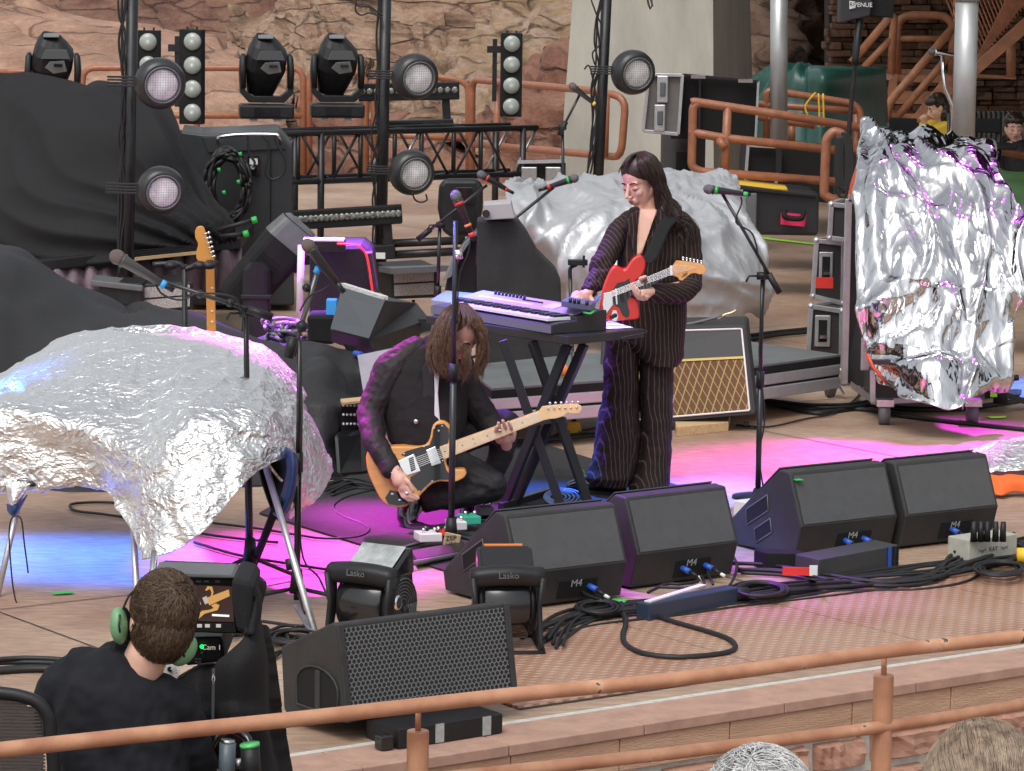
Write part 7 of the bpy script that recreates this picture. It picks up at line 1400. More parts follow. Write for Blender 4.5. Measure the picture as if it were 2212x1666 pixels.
# 4 second left stand
s, tp2 = stand('slim stand at the right end of the foil covered table', (641, 1306), (647, 735), 'tripod', .0105, legs=((-.28, -.0), (.3, -.02), (.05, -.22)), hub=.05)
MB().tube([Q(633, 770, tp2.y), Q(650, 705, tp2.y), Q(684, 592, tp2.y-.02)], .011, 10).build('boom_arm', mat('worn_tube', (.12, .12, .12), .3, metal=.6), s, ws=1)
MB().ell(Q(652, 705, tp2.y-.02), (.025, .03, .025)).build('boom_joint', blackpl, s, ws=1); MB().ell(Q(662, 622, tp2.y-.02), (.018, .022, .018)).build('boom_joint', blackpl, s, ws=1); MB().tube([Q(622, 772, tp2.y), Q(634, 730, tp2.y)], .022, 12).build('grip_end', blackpl, s, ws=1)
MB().tube([Q(683, 590, tp2.y-.02), Q(688, 577, tp2.y-.02)], .014, 12).build('tape_band', bluet, s, ws=1)
MB().tube(catmull([Q(648, 735, tp2.y), Q(652, 900, tp2.y-.02), Q(650, 1180, tp2.y-.02), Q(690, 1250, tp2.y-.1), Q(712, 1310, tp2.y-.2), Q(700, 1350, 13.6), Q(680, 1360, 13.4)], 6), .0045, 6).build('cable', rubber, s, ws=1)
micthing('dark microphone with brown head above the wedge speaker, on the slim left stand', Q(666, 531, tp2.y-.04), Q(706, 583, tp2.y-.04), head=mat('brown_mesh', (.16, .12, .11), .45), bands=((.12, .008, steel),), k=1.15, cord=[Q(708, 583, tp2.y-.04), Q(722, 595, tp2.y-.04), Q(722, 605, tp2.y-.04), Q(700, 625, tp2.y-.03), Q(668, 640, tp2.y-.03), Q(648, 672, tp2.y-.03)])
# 5 two booms behind the guitarist
s, tp2 = stand('blue-lit boom stand behind the guitarist whose arm points up right', (940, 735+60), (950, 490), 'tripod', .0125)
boom(s, Q(952, 486, tp2.y-.02), Q(902, 518, tp2.y-.03), Q(1052, 400, tp2.y-.03), .01)
micthing('blue-lit ball-head microphone above the curved cabinet', Q(1040, 378, tp2.y-.05), Q(1082, 402, tp2.y-.05), bands=((.2, .012, redp), (.95, .014, redp)), k=1.15)
s, tp2 = stand('boom stand rising past the keyboard with its arm toward the purple-lit microphone', (1048, 720+80), (1056, 545), 'tripod', .0125)
boom(s, Q(1052, 522, tp2.y-.02), Q(990, 570, tp2.y-.03), Q(1196, 405, tp2.y-.05), .011); MB().tube([Q(1055, 560, tp2.y), Q(1052, 530, tp2.y)], .022, 12).build('swivel', blackpl, s, ws=1)
MB().tube(catmull([Q(1022, 545, tp2.y-.05), Q(1030, 590, tp2.y-.05), Q(1048, 610, tp2.y-.05), Q(1058, 630, tp2.y-.04)], 5), .006, 6).build('hanging_cable', rubber, s, ws=1)
micthing('purple-lit microphone with green tape ring left of the singer\'s face', Q(1240, 386, tp2.y-.06), Q(1186, 404, tp2.y-.06), bands=((.18, .014, green), (.85, .02, redp)), k=1.15)
# 6 drum overhead stand and mic
s, tp2 = stand('tall thin stand behind the keyboard holding a downward microphone', (1222, 700), (1215, 280), 'tripod', .012)
boom(s, Q(1215, 275, tp2.y-.02), Q(1208, 292, tp2.y-.03), Q(1252, 205, tp2.y-.03), .010)
micthing('small dark microphone pointing down from the tall stand beside the pillar', Q(1237, 187, tp2.y-.05), Q(1268, 212, tp2.y-.05), head=mat('brown_mesh', (.16, .12, .11), .45), bands=((1.0, .02, yellow),), k=1.15)
s, tp2 = stand('short black stand with a phone-clamp head left of the singer', (1236, 1000-130), (1232, 600), 'tripod', .012)
MB().tube(catmull([Q(1232, 605, tp2.y), Q(1232, 580, tp2.y), Q(1246, 572, tp2.y)], 4), .012, 8).build('gooseneck', blackmet, s, ws=1); MB().box(Q(1248, 567, tp2.y-.02), (.12, .05, .035)).build('clamp_head', blackpl, s, w=1, bevel=.006); MB().box(Q(1261, 565, tp2.y-.03), (.015, .05, .07)).build('clamp_jaw', blackpl, s, w=1)
# 7 mic at far right back
s, tp2 = stand('chrome stand in front of the metal stairs at far right', (2052, 640), (2049, 245), 'tripod', .014)
MB().tube([Q(2054, 330, tp2.y-.0), Q(2056, 228, tp2.y), Q(2040, 130+60, tp2.y), Q(2036, 122, tp2.y)], .016, 8).build('chrome_neck', chrome, s, ws=1)
micthing('chrome microphone lying level on the chrome stand at far right', Q(2014, 112, tp2.y-.03), Q(2046, 118, tp2.y-.03), body=chrome, k=1.25)
s, tp2 = stand('stand with a level arm behind the left light pole, near the far left moving head', (300, 420), (160, 250), 'tripod', .012)
# guitar standing in a rack
gn = thing('electric_guitar', 'upright guitar neck with orange maple headstock held in a black stand clamp', 'guitar', Q(450, 1000, 16.9))
def YU(x, y): return 16.9
om = mat('orange_maple', (.62, .28, .05), .35, coat=.4)
plate(gn, 'neck', [(444, 560), (462, 560), (467, 735), (447, 735)], YU, .022, om, .004)
plate(gn, 'headstock', [(421, 502), (424, 493), (432, 489), (440, 492), (446, 510), (457, 545), (463, 566), (444, 568), (426, 562), (424, 545), (428, 528), (422, 515)], YU, .014, om, .003, 0, 3)
for k in range(6): MB().cyl(Q(437+k*3.6, 506+k*10.2, 16.87), Q(452+k*2.3, 503+k*10.2, 16.87), .0035, n=8).ell(Q(451+k*2.4, 503+k*10.2, 16.87), .008, n=8, m=6).build('tuning_peg', chrome, gn, ws=1)
for y in (622, 672, 695): MB().box(Q(458, y, 16.895), (.012, .004, .008)).build('fret_marker', white, gn, w=1)
cl = thing('guitar_stand', 'black guitar stand with two rubber clamps behind the leftmost boom', 'stand', Q(398, 760, 17)); MB().tube([Q(399, 572, 17), V((Q(399, 700, 17).x, 17, 0))], .015, 10).build('post', blackmet, cl, ws=1)
for pts in ([(399, 580), (390, 572), (375, 568), (360, 570), (330, 572)], [(399, 582), (412, 578), (425, 572), (440, 572), (470, 568)]): MB().tube(catmull([Q(x, y, 16.9) for x, y in pts], 3), .014, 8).build('arm', blackmet, cl, ws=1)
for x in (370, 432, 452): MB().ell(Q(x, 573, 16.82), (.035, .04, .022)).build('rubber_clamp', rubber, cl, ws=1)
# ================================================================ small things on the stage floor
bp_ = thing('pedalboard', 'black pedal board at the guitarist\'s feet', 'pedalboard', P(960, 1215))
pb = [P(885, 1208), P(1000, 1188), P(1010, 1206), P(900, 1228)]; MB().prism([p+ZA*.04 for p in pb], (0, 0, -.03)).build('board', blackmet, bp_, w=1, bevel=.004)
MB().tube([P(868, 1222, .03), P(1000, 1196, .03)], .012, 8).build('rail', greyc, bp_, ws=1)
def pedal(label, x, y, w_, m_):
    t = thing('effects_pedal', label, 'effects pedal', P(x, y), YAW*.5, 'guitar effects pedals on and around the board')
    MB().prism([(-w_/2, -.055, .045), (w_/2, -.055, .045), (w_/2, .055, .045), (-w_/2, .055, .045)], (0, 0, .038)).build('case', m_, t, bevel=.004)
    for q in (-.25, .25): MB().cyl((w_*q, -.02, .083), (w_*q, -.02, .105), .008, n=10).build('foot_switch', chrome, t, smooth=True)
    MB().cyl((0, .03, .083), (0, .03, .095), .012, n=12).build('knob', blackpl, t, smooth=True)
pedal('white pedal lying left of the tagged stand base', 924, 1188, .105, white); pedal('red pedal between the white pedal and the tagged base', 952, 1185, .07, redp)
pedal('white pedal right behind the tagged base', 985, 1162, .075, white); pedal('teal green pedal beside the leftmost wedge', 1012, 1150, .09, mat('teal', (.05, .45, .3), .4)); pedal('small grey pedal close to the leftmost wedge\'s back corner', 1045, 1130, .07, greyc)
pw = thing('white_pedal_box', 'white box with a footswitch beside the base of the singer\'s right stand', 'box', P(1625, 1106)); MB().box(P(1622, 1100, .05), (.11, .13, .08), Matrix.Rotation(YAW, 3, 'Z')).build('case', white, pw, w=1, bevel=.004); MB().cyl(P(1625, 1090, .09), P(1625, 1090, .12), .008, n=8).build('foot_switch', chrome, pw, w=1)
single(MB().cyl(P(1558, 1085, 0), P(1558, 1085, .06), .022, n=14), 'white_cup', white, 'small white cup standing behind the second monitor wedge', 'cup')
# rack unit and clear panel behind guitarist
ru = thing('rack_unit', 'black rack case with rows of white dots left of the guitarist', 'rack', Q(768, 1030, 17.2))
MB().prism([Q(737, 868, 17.2), Q(790, 862, 17.3), Q(786, 930, 17.3), Q(736, 938, 17.2)], (.15, .4, 0)).build('case', blackmt, ru, w=1, bevel=.006); MB().prism([Q(735, 862, 17.2), Q(792, 856, 17.3), Q(800, 864, 17.1), Q(738, 870, 17.0)], (0, 0, -.012)).build('top_edge', wood, ru, w=1)
for i in range(6):
    for y in (876, 896, 916): MB().ell(Q(742+i*8, y, 17.17), .007, n=8, m=6).build('white_dot', white, ru, w=1)
MB().prism([Q(718, 935, 17.1), Q(790, 925, 17.2), Q(792, 1030, 17.1), Q(725, 1035, 17.0)], (.1, .4, 0)).build('lower_case', blackgl, ru, w=1, bevel=.03)
single(MB().prism([Q(772, 768, 17.6), Q(850, 752, 17.7), Q(870, 870, 17.5), Q(790, 880, 17.4)], (0, .01, 0)), 'clear_panel', mat('grey_violet_board', (.33, .31, .36), .4, var=.12, vscale=4), 'pale grey violet board standing behind the guitarist\'s shoulder', 'board')
single(MB().prism([Q(818, 774, 17.55), Q(829, 772, 17.55), Q(829, 786, 17.55), Q(818, 788, 17.55)], (0, .006, 0)), 'yellow_sticker', yellow, 'small yellow sticker on the pale grey board', 'sticker')
# things by the front cables
pst = thing('power_strip', 'long blue-black power strip among cables before the second wedge', 'power strip', P(1480, 1308))
a = P(1388, 1322, .045); b = P(1580, 1285, .045); MB().bar(a, b, .075, .075).build('case', mat('blue_black', (.02, .035, .065), .4), pst, w=1, bevel=.006); MB().bar(a+V((.02, .01, .041)), b+V((-.12, .0, .041)), .03, .006).build('label_tape', white, pst, w=1)
MB().cyl(b+V((0, 0, .0)), b+V((.07, .02, 0)), .03, n=12).build('plug', blackpl, pst, ws=1)
r1 = thing('rack_box', 'flat black rack box with blue tape before the rightmost wedges', 'rack', P(1850, 1255))
q = [P(1768, 1258, 0), P(1940, 1225, 0)]; MB().prism([q[0], q[1], q[1]+ZA*.10, q[0]+ZA*.10], VA*.16).build('case', mat('satin_black', (.045, .047, .05), .5, bump=.2, bscale=200), r1, w=1, bevel=.004)
n_ = -VA*.003; u_ = (q[1]-q[0]).normalized(); L = (q[1]-q[0]).length
MB().prism([q[0]+u_*L*.86+n_, q[0]+u_*L*.90+n_, q[0]+u_*L*.90+ZA*.101+n_, q[0]+u_*L*.86+ZA*.101+n_], n_).build('blue_tape', bluep, r1, w=1)
for f_ in (.93, .98): MB().bar(q[0]+u_*L*f_+n_*2, q[0]+u_*L*f_+ZA*.1+n_*2, .008).build('rack_ear', blackgl, r1, w=1)
MB().prism([P(1745, 1250, .0)+n_, P(1762, 1256, 0)+n_, P(1762, 1256, .1)+n_, P(1745, 1250, .1)+n_], n_).build('side_face', blackmt, r1, w=1); MB().box(P(1754, 1232, .05)-VA*.01, (.035, .008, .045)).build('white_label', white, r1, w=1)
r2 = thing('rack_box', 'low black box with a red panel left of the blue-taped rack box', 'rack', P(1720, 1235)); q = [P(1655, 1238, 0), P(1750, 1240, 0)]
MB().prism([q[0]+ZA*.01, q[1]+ZA*.01, q[1]+ZA*.09, q[0]+ZA*.09], VA*.12+V((.02, 0, 0))).build('case', blackmt, r2, w=1, bevel=.004); MB().box(P(1713, 1232, .045)-VA*.03, (.13, .01, .035)).build('red_panel', redp, r2, w=1)
db = thing('stage_box', 'cream metal stage box with cable plugs on top at the right edge', 'connection box', P(2130, 1215)); q = [P(2092, 1222, 0), P(2196, 1207, 0)]; bx = mat('cream_metal', (.42, .42, .36), .5, var=.15, vscale=20)
MB().prism([q[0], q[1], q[1]+ZA*.115, q[0]+ZA*.115], VA*.14).build('case', bx, db, w=1, bevel=.004)
for x in (2103, 2118, 2132, 2150, 2166): c = P(x, 1170, .11); MB().cyl(c, c+V((.0, 0, .09)), .016, .012, n=10).build('plug', blackpl, db, ws=1)
c = P(2206, 1200, .05); MB().cyl(c+V((-.02, 0, 0)), c+V((.06, 0, 0)), .035, n=12).build('yellow_plug', yellow, db, ws=1)
ctr = q[0].lerp(q[1], .5)+ZA*.06-VA*.003
textmesh('>o<  RAT  >o<', .03, Matrix.Translation(ctr) @ Matrix(((q[1]-q[0]).normalized(), ZA, -VA)).transposed().to_4x4(), 'lettering', mat('pencil_grey', (.08, .08, .08), .6), db)
# tape marks
for i, (pts, m_, lab) in enumerate((([(107, 1281), (150, 1277), (160, 1281), (120, 1284)], green, 'green tape chevron on the floor in the blue light pool'), ([(1160, 1000), (1178, 997), (1180, 1000), (1162, 1003)], lime, 'lime tape mark on the carpet edge under the keyboard stand'), ([(1621, 921), (1640, 920), (1640, 923), (1622, 924)], green, 'green tape dash beside the diamond-grille amplifier'), ([(2133, 900), (2174, 899), (2170, 903), (2140, 904)], lime, 'lime tape dash right of the mirror foil hem'), ([(1637, 512), (1760, 526), (1760, 529), (1637, 515)], lime, 'long lime tape line on the floor near the black hard case'))):
    single(MB().prism([P(x, y, .008) for x, y in pts], (0, 0, .002)), 'tape_mark', m_, lab, 'tape')
yc = thing('cable_post', 'post with a yellow plastic foot behind the keyboard legs', 'stand foot', P(1242, 946)); MB().prism([Q(x, y, 18.6) for x, y in ((1228, 912), (1252, 912), (1256, 934), (1250, 930), (1250, 946), (1230, 946), (1230, 930), (1224, 934))], (0, .06, 0)).build('foot', yellow, yc, w=1, bevel=.006); MB().tube([Q(1239, 760, 18.65), Q(1240, 912, 18.65)], .014, 10).build('tube', tubem, yc, ws=1); MB().ell(Q(1217, 800, 18.4), (.03, .03, .035)).build('orange_cap', orange, yc, ws=1)
bc_ = thing('base_cloth', 'blue-lit cloth scrap and coiled thin cable under the keyboard stand', 'cable coil', P(1200, 1075))
for i in range(5): MB().tube(catmull([P(1205+(18+i*6)*math.cos(a*.63)+i*3, 1074+(8+i*2.5)*math.sin(a*.63), .02+.004*i) for a in range(11)], 4), .0045, 6).build('turn', mat('blue_light_cable', (.12, .2, .45), .5), bc_, ws=1)  # blue of the stage light is put into the cable colour
# ---------------------------------------------------------------- cables
def fcable(label, pts, r=.007, z=.012, m_=rubber, wob=0, name='cable'):
    rn = random.Random(hash(label) % 1000 if False else len(label)*7+len(pts)); p = [P(x, y, z) for x, y in pts]; c = catmull(p, 8)
    if wob: c = [q_+V((N.noise(q_*2.1+V((len(label), 0, 0))), N.noise(q_*2.3+V((9, len(label), 0))), 0))*wob for q_ in c]
    return single(MB().tube(c, r, 7), name, m_, label, 'cable', smooth=True)
fcable('thick black cable looping across the tread plate in front of the wedges', [(1225, 1262), (1260, 1280), (1300, 1297), (1350, 1303), (1400, 1325), (1450, 1342), (1530, 1365), (1572, 1380), (1588, 1395), (1576, 1408), (1530, 1416), (1460, 1420), (1390, 1412), (1352, 1392), (1346, 1370), (1352, 1345), (1344, 1318), (1342, 1300)], .0115, .02)
t = thing('green_cable_tape', 'green tape sleeve on the thick cable by the leftmost wedge', 'tape', P(1337, 1302)); MB().tube([P(1325, 1300, .02), P(1352, 1304, .02)], .015, 10).build('sleeve', green, t, ws=1)
runs = 14; base_run = [(1165, 1395), (1230, 1350), (1330, 1335), (1440, 1325), (1560, 1310), (1680, 1292), (1800, 1275), (1920, 1262), (2020, 1245), (2110, 1225), (2240, 1200)]
rn = random.Random(11)
words = ['first', 'second', 'third', 'fourth', 'fifth', 'sixth', 'seventh', 'eighth', 'ninth', 'tenth', 'eleventh', 'twelfth', 'thirteenth', 'fourteenth', 'fifteenth', 'sixteenth', 'seventeenth', 'eighteenth', 'nineteenth', 'twentieth']
def bundle(label, cat, pts, n, r, spread, seed, z0=.012, name='cable_bundle'):
    rn = random.Random(seed); p0_ = P(*pts[len(pts)//2]); t = thing(name, label, cat, p0_)
    for i in range(n):
        o_ = rn.uniform(-1, 1)*spread; c = [P(x, y+o_*.6, 0) for x, y in pts]; off = [VA*(N.noise(q_*.9+V((i*7.1, seed, 0)))*spread/60*1.6)+ZA*(z0+rn.random()*.004+(i % 3)*r*1.1) for q_ in c]
        c = catmull([q_+o2 for q_, o2 in zip(c, off)], 6); MB().tube(c, r*rn.uniform(.8, 1.2), 6).build('cable', rubber, t, ws=1)
    return t
bundle('long bundle of black cables running along the stage front before the wedges', 'cable bundle', base_run, 13, .0075, 12, 1)
bundle('black cables crossing behind the rack boxes to the stage box', 'cable bundle', [(1600, 1240), (1700, 1245), (1800, 1262), (1900, 1272), (2000, 1262), (2050, 1235), (2120, 1200), (2230, 1170)], 7, .008, 9, 2)
bundle('black cables between the two blower fans', 'cable bundle', [(870, 1335), (940, 1340), (1010, 1342), (1080, 1350)], 4, .0065, 6, 3)
bundle('black cables coiled under the foil covered table by the wedge speaker', 'cable bundle', [(590, 1420), (640, 1395), (700, 1400), (760, 1410)], 9, .0075, 26, 4)
bundle('thick black cables at the lower left edge beside the seated person', 'cable bundle', [(-40, 1458), (60, 1450), (150, 1452), (240, 1460)], 5, .012, 6, 5)
bundle('black cables on the carpet between the foil table and the guitarist', 'cable bundle', [(690, 1065), (750, 1050), (800, 1058), (850, 1075)], 8, .007, 14, 6)
bundle('black cables on the floor by the riser caster', 'cable bundle', [(1640, 878), (1700, 885), (1760, 892), (1830, 888), (1870, 880)], 6, .008, 8, 7)
bundle('black cables behind the riser running to the flight cases', 'cable bundle', [(1620, 738), (1680, 728), (1740, 722), (1800, 715)], 4, .013, 5, 8)
bundle('black cables tangled on the floor behind the keyboard stand', 'cable bundle', [(1130, 960), (1180, 955), (1240, 945), (1300, 940), (1330, 935)], 6, .007, 9, 9)
bundle('black cable pile lying on the rear riser platform', 'cable bundle', [(1060, 800), (1120, 795), (1180, 800), (1240, 792)], 9, .009, 16, 10, z0=.37)
fcable('long thick black cable running from the riser caster to the right edge', [(1660, 868), (1760, 893), (1850, 884), (1960, 900), (2060, 912), (2230, 930)], .016)
fcable('thick black cable from the rack toward the tripod at right', [(1850, 870), (1930, 882), (2020, 886), (2110, 880), (2230, 862)], .02)
fcable('black cable on the floor in front of the diamond-grille amplifier', [(1590, 918), (1660, 922), (1740, 905), (1800, 893), (1850, 860), (1862, 830)], .006)
fcable('thin black cable looping left of the blue light pool', [(600, 1172), (450, 1155), (330, 1128), (230, 1112), (170, 1105), (152, 1096), (160, 1088), (220, 1085), (300, 1090), (330, 1100)], .007)
fcable('thin black cable crossing the magenta pool near the foil table', [(420, 1172), (520, 1200), (640, 1220), (740, 1235)], .007)
fcable('thin black cable crossing the upper edge of the magenta pool', [(460, 1130), (560, 1142), (640, 1155), (700, 1163), (770, 1160), (797, 1145), (780, 1130), (740, 1115), (720, 1095), (745, 1075), (800, 1060)], .006)
for i, (cx, cy, rx, ry, n_, lab) in enumerate(((770, 1380, 60, 10, 0, ''), (1645, 1275, 60, 17, 12, 'flat coil of black cable before the gap between the wedge pairs'), (1290, 1312, 48, 15, 9, 'flat coil of black cable right of the orange-striped fan'), (2160, 1228, 52, 15, 13, 'flat coil of black cable below the cream stage box'), (640, 1375, 55, 15, 9, 'flat coil of black cable at the foot of the silver table leg'))):
    if not n_: continue
    t = thing('cable_coil', lab, 'cable coil', P(cx, cy)); rn = random.Random(i)
    for k in range(n_):
        f = rn.uniform(.72, 1.05); ox = rn.uniform(-6, 6); oy = rn.uniform(-2, 2); pts = [P(cx+ox+rx*f*math.cos(a*.524), cy+oy+ry*f*math.sin(a*.524), .014+k*.004) for a in range(13)]
        MB().tube(catmull(pts, 4), .0068, 6).build('turn', rubber, t, ws=1)
for i, (pts, lab) in enumerate((([(1245, 1262), (1262, 1282), (1300, 1297)], 'short cable tail from the leftmost wedge\'s blue plug'), ([(1497, 1238), (1508, 1255), (1470, 1262), (1440, 1262), (1400, 1280)], 'cable tail from the second wedge\'s left plug'), ([(1515, 1245), (1520, 1262), (1490, 1270), (1420, 1268)], 'cable tail from the second wedge\'s right plug'), ([(1540, 1262), (1528, 1230), (1545, 1200), (1578, 1198), (1592, 1225), (1578, 1262), (1560, 1275)], 'round cable loop standing before the second wedge'), ([(2062, 1192), (2085, 1180), (2095, 1150), (2110, 1140), (2150, 1150), (2215, 1185)], 'cable arching over the cream stage box'), ([(1830, 1200), (1860, 1190), (1870, 1198), (1840, 1210), (1810, 1215)], 'cable tail from the third wedge over the rack box'))):
    single(MB().tube(catmull([P(x, y, .05) for x, y in pts], 6), .007, 6), 'cable', rubber, lab, 'cable', smooth=True)
t = thing('purple_lit_cables', 'tangle of cables on the dark case left of the black box, lit violet', 'cable coil', Q(610, 725, 19.6)); rn = random.Random(4)
for k in range(16):
    cx = rn.uniform(580, 650); cy = rn.uniform(690, 735); rx = rn.uniform(20, 45); ry = rn.uniform(8, 20); a0_ = rn.uniform(0, 6)
    MB().tube(catmull([Q(cx+rx*math.cos(a0_+a*.5), cy+ry*math.sin(a0_+a*.5), 19.5+rn.uniform(-.1, .1)) for a in range(9)], 4), .012, 6).build('cable', mat('pale_lit_cable', (.22, .22, .23), .4), t, ws=1)  # black cables painted pale grey so they look lit
single(MB().prism([Q(540, 735, 19.3), Q(660, 770, 18.9), Q(720, 755, 19.3), Q(600, 715, 19.9)], (0, 0, -.3)), 'low_case', blackpl, 'low dark case carrying the violet-lit cable tangle', 'case')
t = thing('singer_cable', 'thin cable hanging from the tabletop past the singer\'s trousers', 'cable', Q(1420, 730, 15.9)); MB().tube(catmull([Q(x, y, 16.0) for x, y in ((1380, 712), (1398, 718), (1424-80+0, 730), (1350, 735), (1362, 760), (1364, 850), (1355, 900), (1372, 960), (1362, 1000), (1352, 1060))], 6), .0035, 6).build('cable', rubber, t, ws=1)
single(MB().tube(catmull([Q(x, y, 16.2) for x, y in ((1296, 638), (1288, 650), (1280, 672), (1277, 690))], 6), .006, 6), 'guitar_lead', mat('blue_light_lead', (.1, .25, .7), .4), 'blue-lit lead curving beside the red guitar body', 'cable', smooth=True)  # blue stage light painted into the lead's colour
# ================================================================ metal stairs at far right
st = thing('metal_staircase', 'copper painted steel stairs with handrails at upper right', 'stairs', Q(1960, 440, 36)); cop2 = mat('stair_paint', (.48, .21, .11), .5, var=.25, vscale=8)
def pt(pts, Y, r, n='handrail'): railtube(MB(), [Q(x, y, Y) for x, y in pts], r).build(n, cop2, st, ws=1)
pt([(1840, 135), (1925, 35), (1931, 38), (1925, 160)], 36, .045); pt([(1866, 146), (1925, 85)], 36, .04); pt([(1938, 160), (1938, 32), (2060, 34), (2056, 160)], 36.5, .045); pt([(1938, 84), (2055, 84)], 36.5, .035)
pt([(1917, 275), (1918, 225), (2072, 45)], 34.5, .045); pt([(1926, 268), (2072, 95)], 34.5, .04); pt([(2070, -60), (2066, 310)], 34.6, .05, 'post')
MB().prism([Q(x, y, 36) for x, y in ((1930, 163), (2062, 163), (2058, 180), (1926, 176))], (0, 2, 0)).build('landing_edge', cop2, st, w=1)
MB().prism([Q(x, y, 35.9) for x, y in ((1922, 172), (1938, 160), (1938, 196), (1918, 204))], (0, .05, 0)).build('stringer_plate', cop2, st, w=1)
for i, y in enumerate((196, 238, 268)): MB().prism([Q(1918-i*2, y, 35.6), Q(2060, y+2, 35.6), Q(2058, y+9, 35.2), Q(1918-i*2, y+8, 35.2)], (0, 0, -.1)).build('tread', cop2, st, w=1)
MB().bar(Q(1975, 275, 34), Q(2058, 172, 34), .05, .16).build('stringer', cop2, st, w=1)
MB().prism([Q(2100, 145, 33), Q(2212+40, 5, 33), Q(2212+40, 42, 33), Q(2100, 172, 33)], (0, .12, 0)).build('upper_stringer', cop2, st, w=1)
mb = MB()
for k in range(26): mb.tube([Q(2104+k*7-6, 150-k*8.6, 33.4), Q(2104+k*7+70, 150-k*8.6-150, 33.4)], .008, 4); mb.tube([Q(2104+k*6, 148-k*7.2, 33.4), Q(2104+k*6-60, 148-k*7.2-150, 33.4)], .008, 4)
mb.build('mesh_guard', cop2, st, w=1)
MB().prism([Q(2100, 160, 35), Q(2195, 165, 35), Q(2195, 172, 35), Q(2100, 167, 35)], (0, .1, 0)).build('rear_beam', cop2, st, w=1); pt([(2184, 80), (2184, 165)], 35, .05, 'post')
cp = thing('corrugated_panel', 'grey corrugated metal panel under the stairs behind the seated people', 'panel', Q(2060, 300, 35.4)); mb = MB(); n_ = 120; rows = [[], []]
for i in range(n_+1):
    x = 1915+i*(2240-1915)/n_; dy = .05*math.sin(i*1.6); rows[0].append(Q(x, 240, 35.6)+V((0, dy, 0))); rows[1].append(Q(x, 330, 35.6)+V((0, dy, 0)))
mb.grid(rows); mb.build('sheet', mat('corrugated_grey', (.22, .22, .21), .5, metal=.3), cp, ws=1, fix=False, solid=.01)
single(MB().prism([Q(1790, 270, 38), Q(2240, 270, 38), Q(2240, 420, 36), Q(1790, 420, 36)], (0, .2, 0)), 'shadow_wall', mat('shade_black_wall', (.03, .022, .018), .9), 'wall behind the corrugated panel, blackened for the shade at ground level', 'wall')  # near-black colour paints the shade behind the panel
# two people at the back right
dk = mat('dark_jacket', (.02, .02, .022), .8); ylw = mat('yellow_raincoat', (.62, .42, .03), .55, bump=.4, bscale=8)
def bgperson(label, hx, hy, Y, yaw, pitch, jm, arms, hairlen):
    s_ = FL/Y; t = thing('person', label, 'person', V((Q(hx, hy, Y).x, Y, 0))); H = head_frame(Q(hx, hy, Y), math.radians(yaw), math.radians(pitch)); mb = MB(); head_shapes(mb, H, 1.0, True); mb.chain([(Q(hx+2, hy+16, Y+.02), .055), (Q(hx+5, hy+40, Y+.05), .07), (Q(hx+6, hy+90, Y+.05), .12)])
    for ch in arms: mb.chain([(Q(x, y, Y+d), r*.7) for x, y, d, r in ch])
    e = arms[0][-1]
    for k in range(4): mb.chain([(Q(e[0]-2+k*3, e[1]-2, Y+e[2]), .012), (Q(e[0]-4+k*3, e[1]-9, Y+e[2]-.03), .011), (Q(e[0]-1+k*3, e[1]-13, Y+e[2]-.01), .009)])
    mb.cap(Q(e[0]-3, e[1], Y+e[2]-.02), .014, Q(e[0]-8, e[1]-7, Y+e[2]-.03), .011)
    remesh(mb.build('body', skin, t, w=1), .008, 3); head_parts(t, H)
    mb = MB(); mb.chain([(Q(hx-18, hy+52, Y+.03), .09), (Q(hx+28, hy+52, Y+.05), .09)]); mb.chain([(Q(hx+4, hy+55, Y+.06), .14), (Q(hx+6, hy+120, Y+.05), .18)])
    for ch in arms: mb.chain([(Q(x, y, Y+d), r) for x, y, d, r in ch[:-1]])
    remesh(mb.build('jacket', jm, t, w=1), .012, 3, .03, .12)
    R = Matrix((H[1], H[2], H[3])).transposed(); mb = MB(); mb.ell(HP(H, -.025, 0, .045), (.095, .085, .09), R, 20, 12); mb.ell(HP(H, -.06, 0, -.02), (.06, .085, .10), R, 20, 12)
    if hairlen: mb.ell(HP(H, -.04, 0, -.09), (.07, .095, .09), R, 16, 10); mb.ell(HP(H, .01, 0, .075), (.085, .088, .05), R, 16, 10)
    remesh(mb.build('hair', hairb, t, w=1), .008, 2, .02, .03)
    return t
bgperson('person in a yellow raincoat holding a hand to the mouth, seated by the stairs', 2024, 232, 31, 75, 25, ylw, [[(2012, 275, -.02, .07), (2003, 290, -.15, .06), (1996, 272, -.2, .045), (1995, 262, -.22, .03)], [(2058, 265, .05, .08), (2055, 300, 0, .07), (2040, 300, -.1, .05)]], True)
single(MB().prism([Q(x, y, 30.6) for x, y in ((1985, 285), (2052, 262), (2062, 300), (2050, 300), (1985, 304))], (0, .25, 0)), 'coat_hem', ylw, 'spread lower part of the yellow raincoat by the seated person', 'coat', bevel=.03)
bgperson('person in a dark hooded jacket at the right edge, hand raised to the chest', 2190, 276, 29, -5, 8, dk, [[(2150, 320, 0, .07), (2135, 345, -.1, .06), (2160, 322, -.25, .045), (2178, 320, -.28, .035)], [(2228, 320, .05, .08), (2240, 360, 0, .07), (2225, 350, -.1, .05)]], True)
for i, (x, y) in enumerate(((1950, 300), (2130, 300))):
    t = thing('folding_chair', ['dark folding chair frame left of the yellow raincoat', 'dark folding chair behind the hooded person'][i], 'chair', Q(x, y+60, 27)); MB().bar(Q(x-30, y-30, 27), Q(x+30, y-28, 27), .05, .12).build('backrest', blackmt, t, w=1, bevel=.01)
    for dx in (-30, 30): MB().tube([Q(x+dx, y-35, 27), V((Q(x+dx, y, 27).x, 27, 0))], .02, 8).build('leg', blackmet, t, ws=1)
    MB().box(Q(x, y+15, 26.8), (.45, .42, .04)).build('seat', blackmt, t, w=1, bevel=.01)
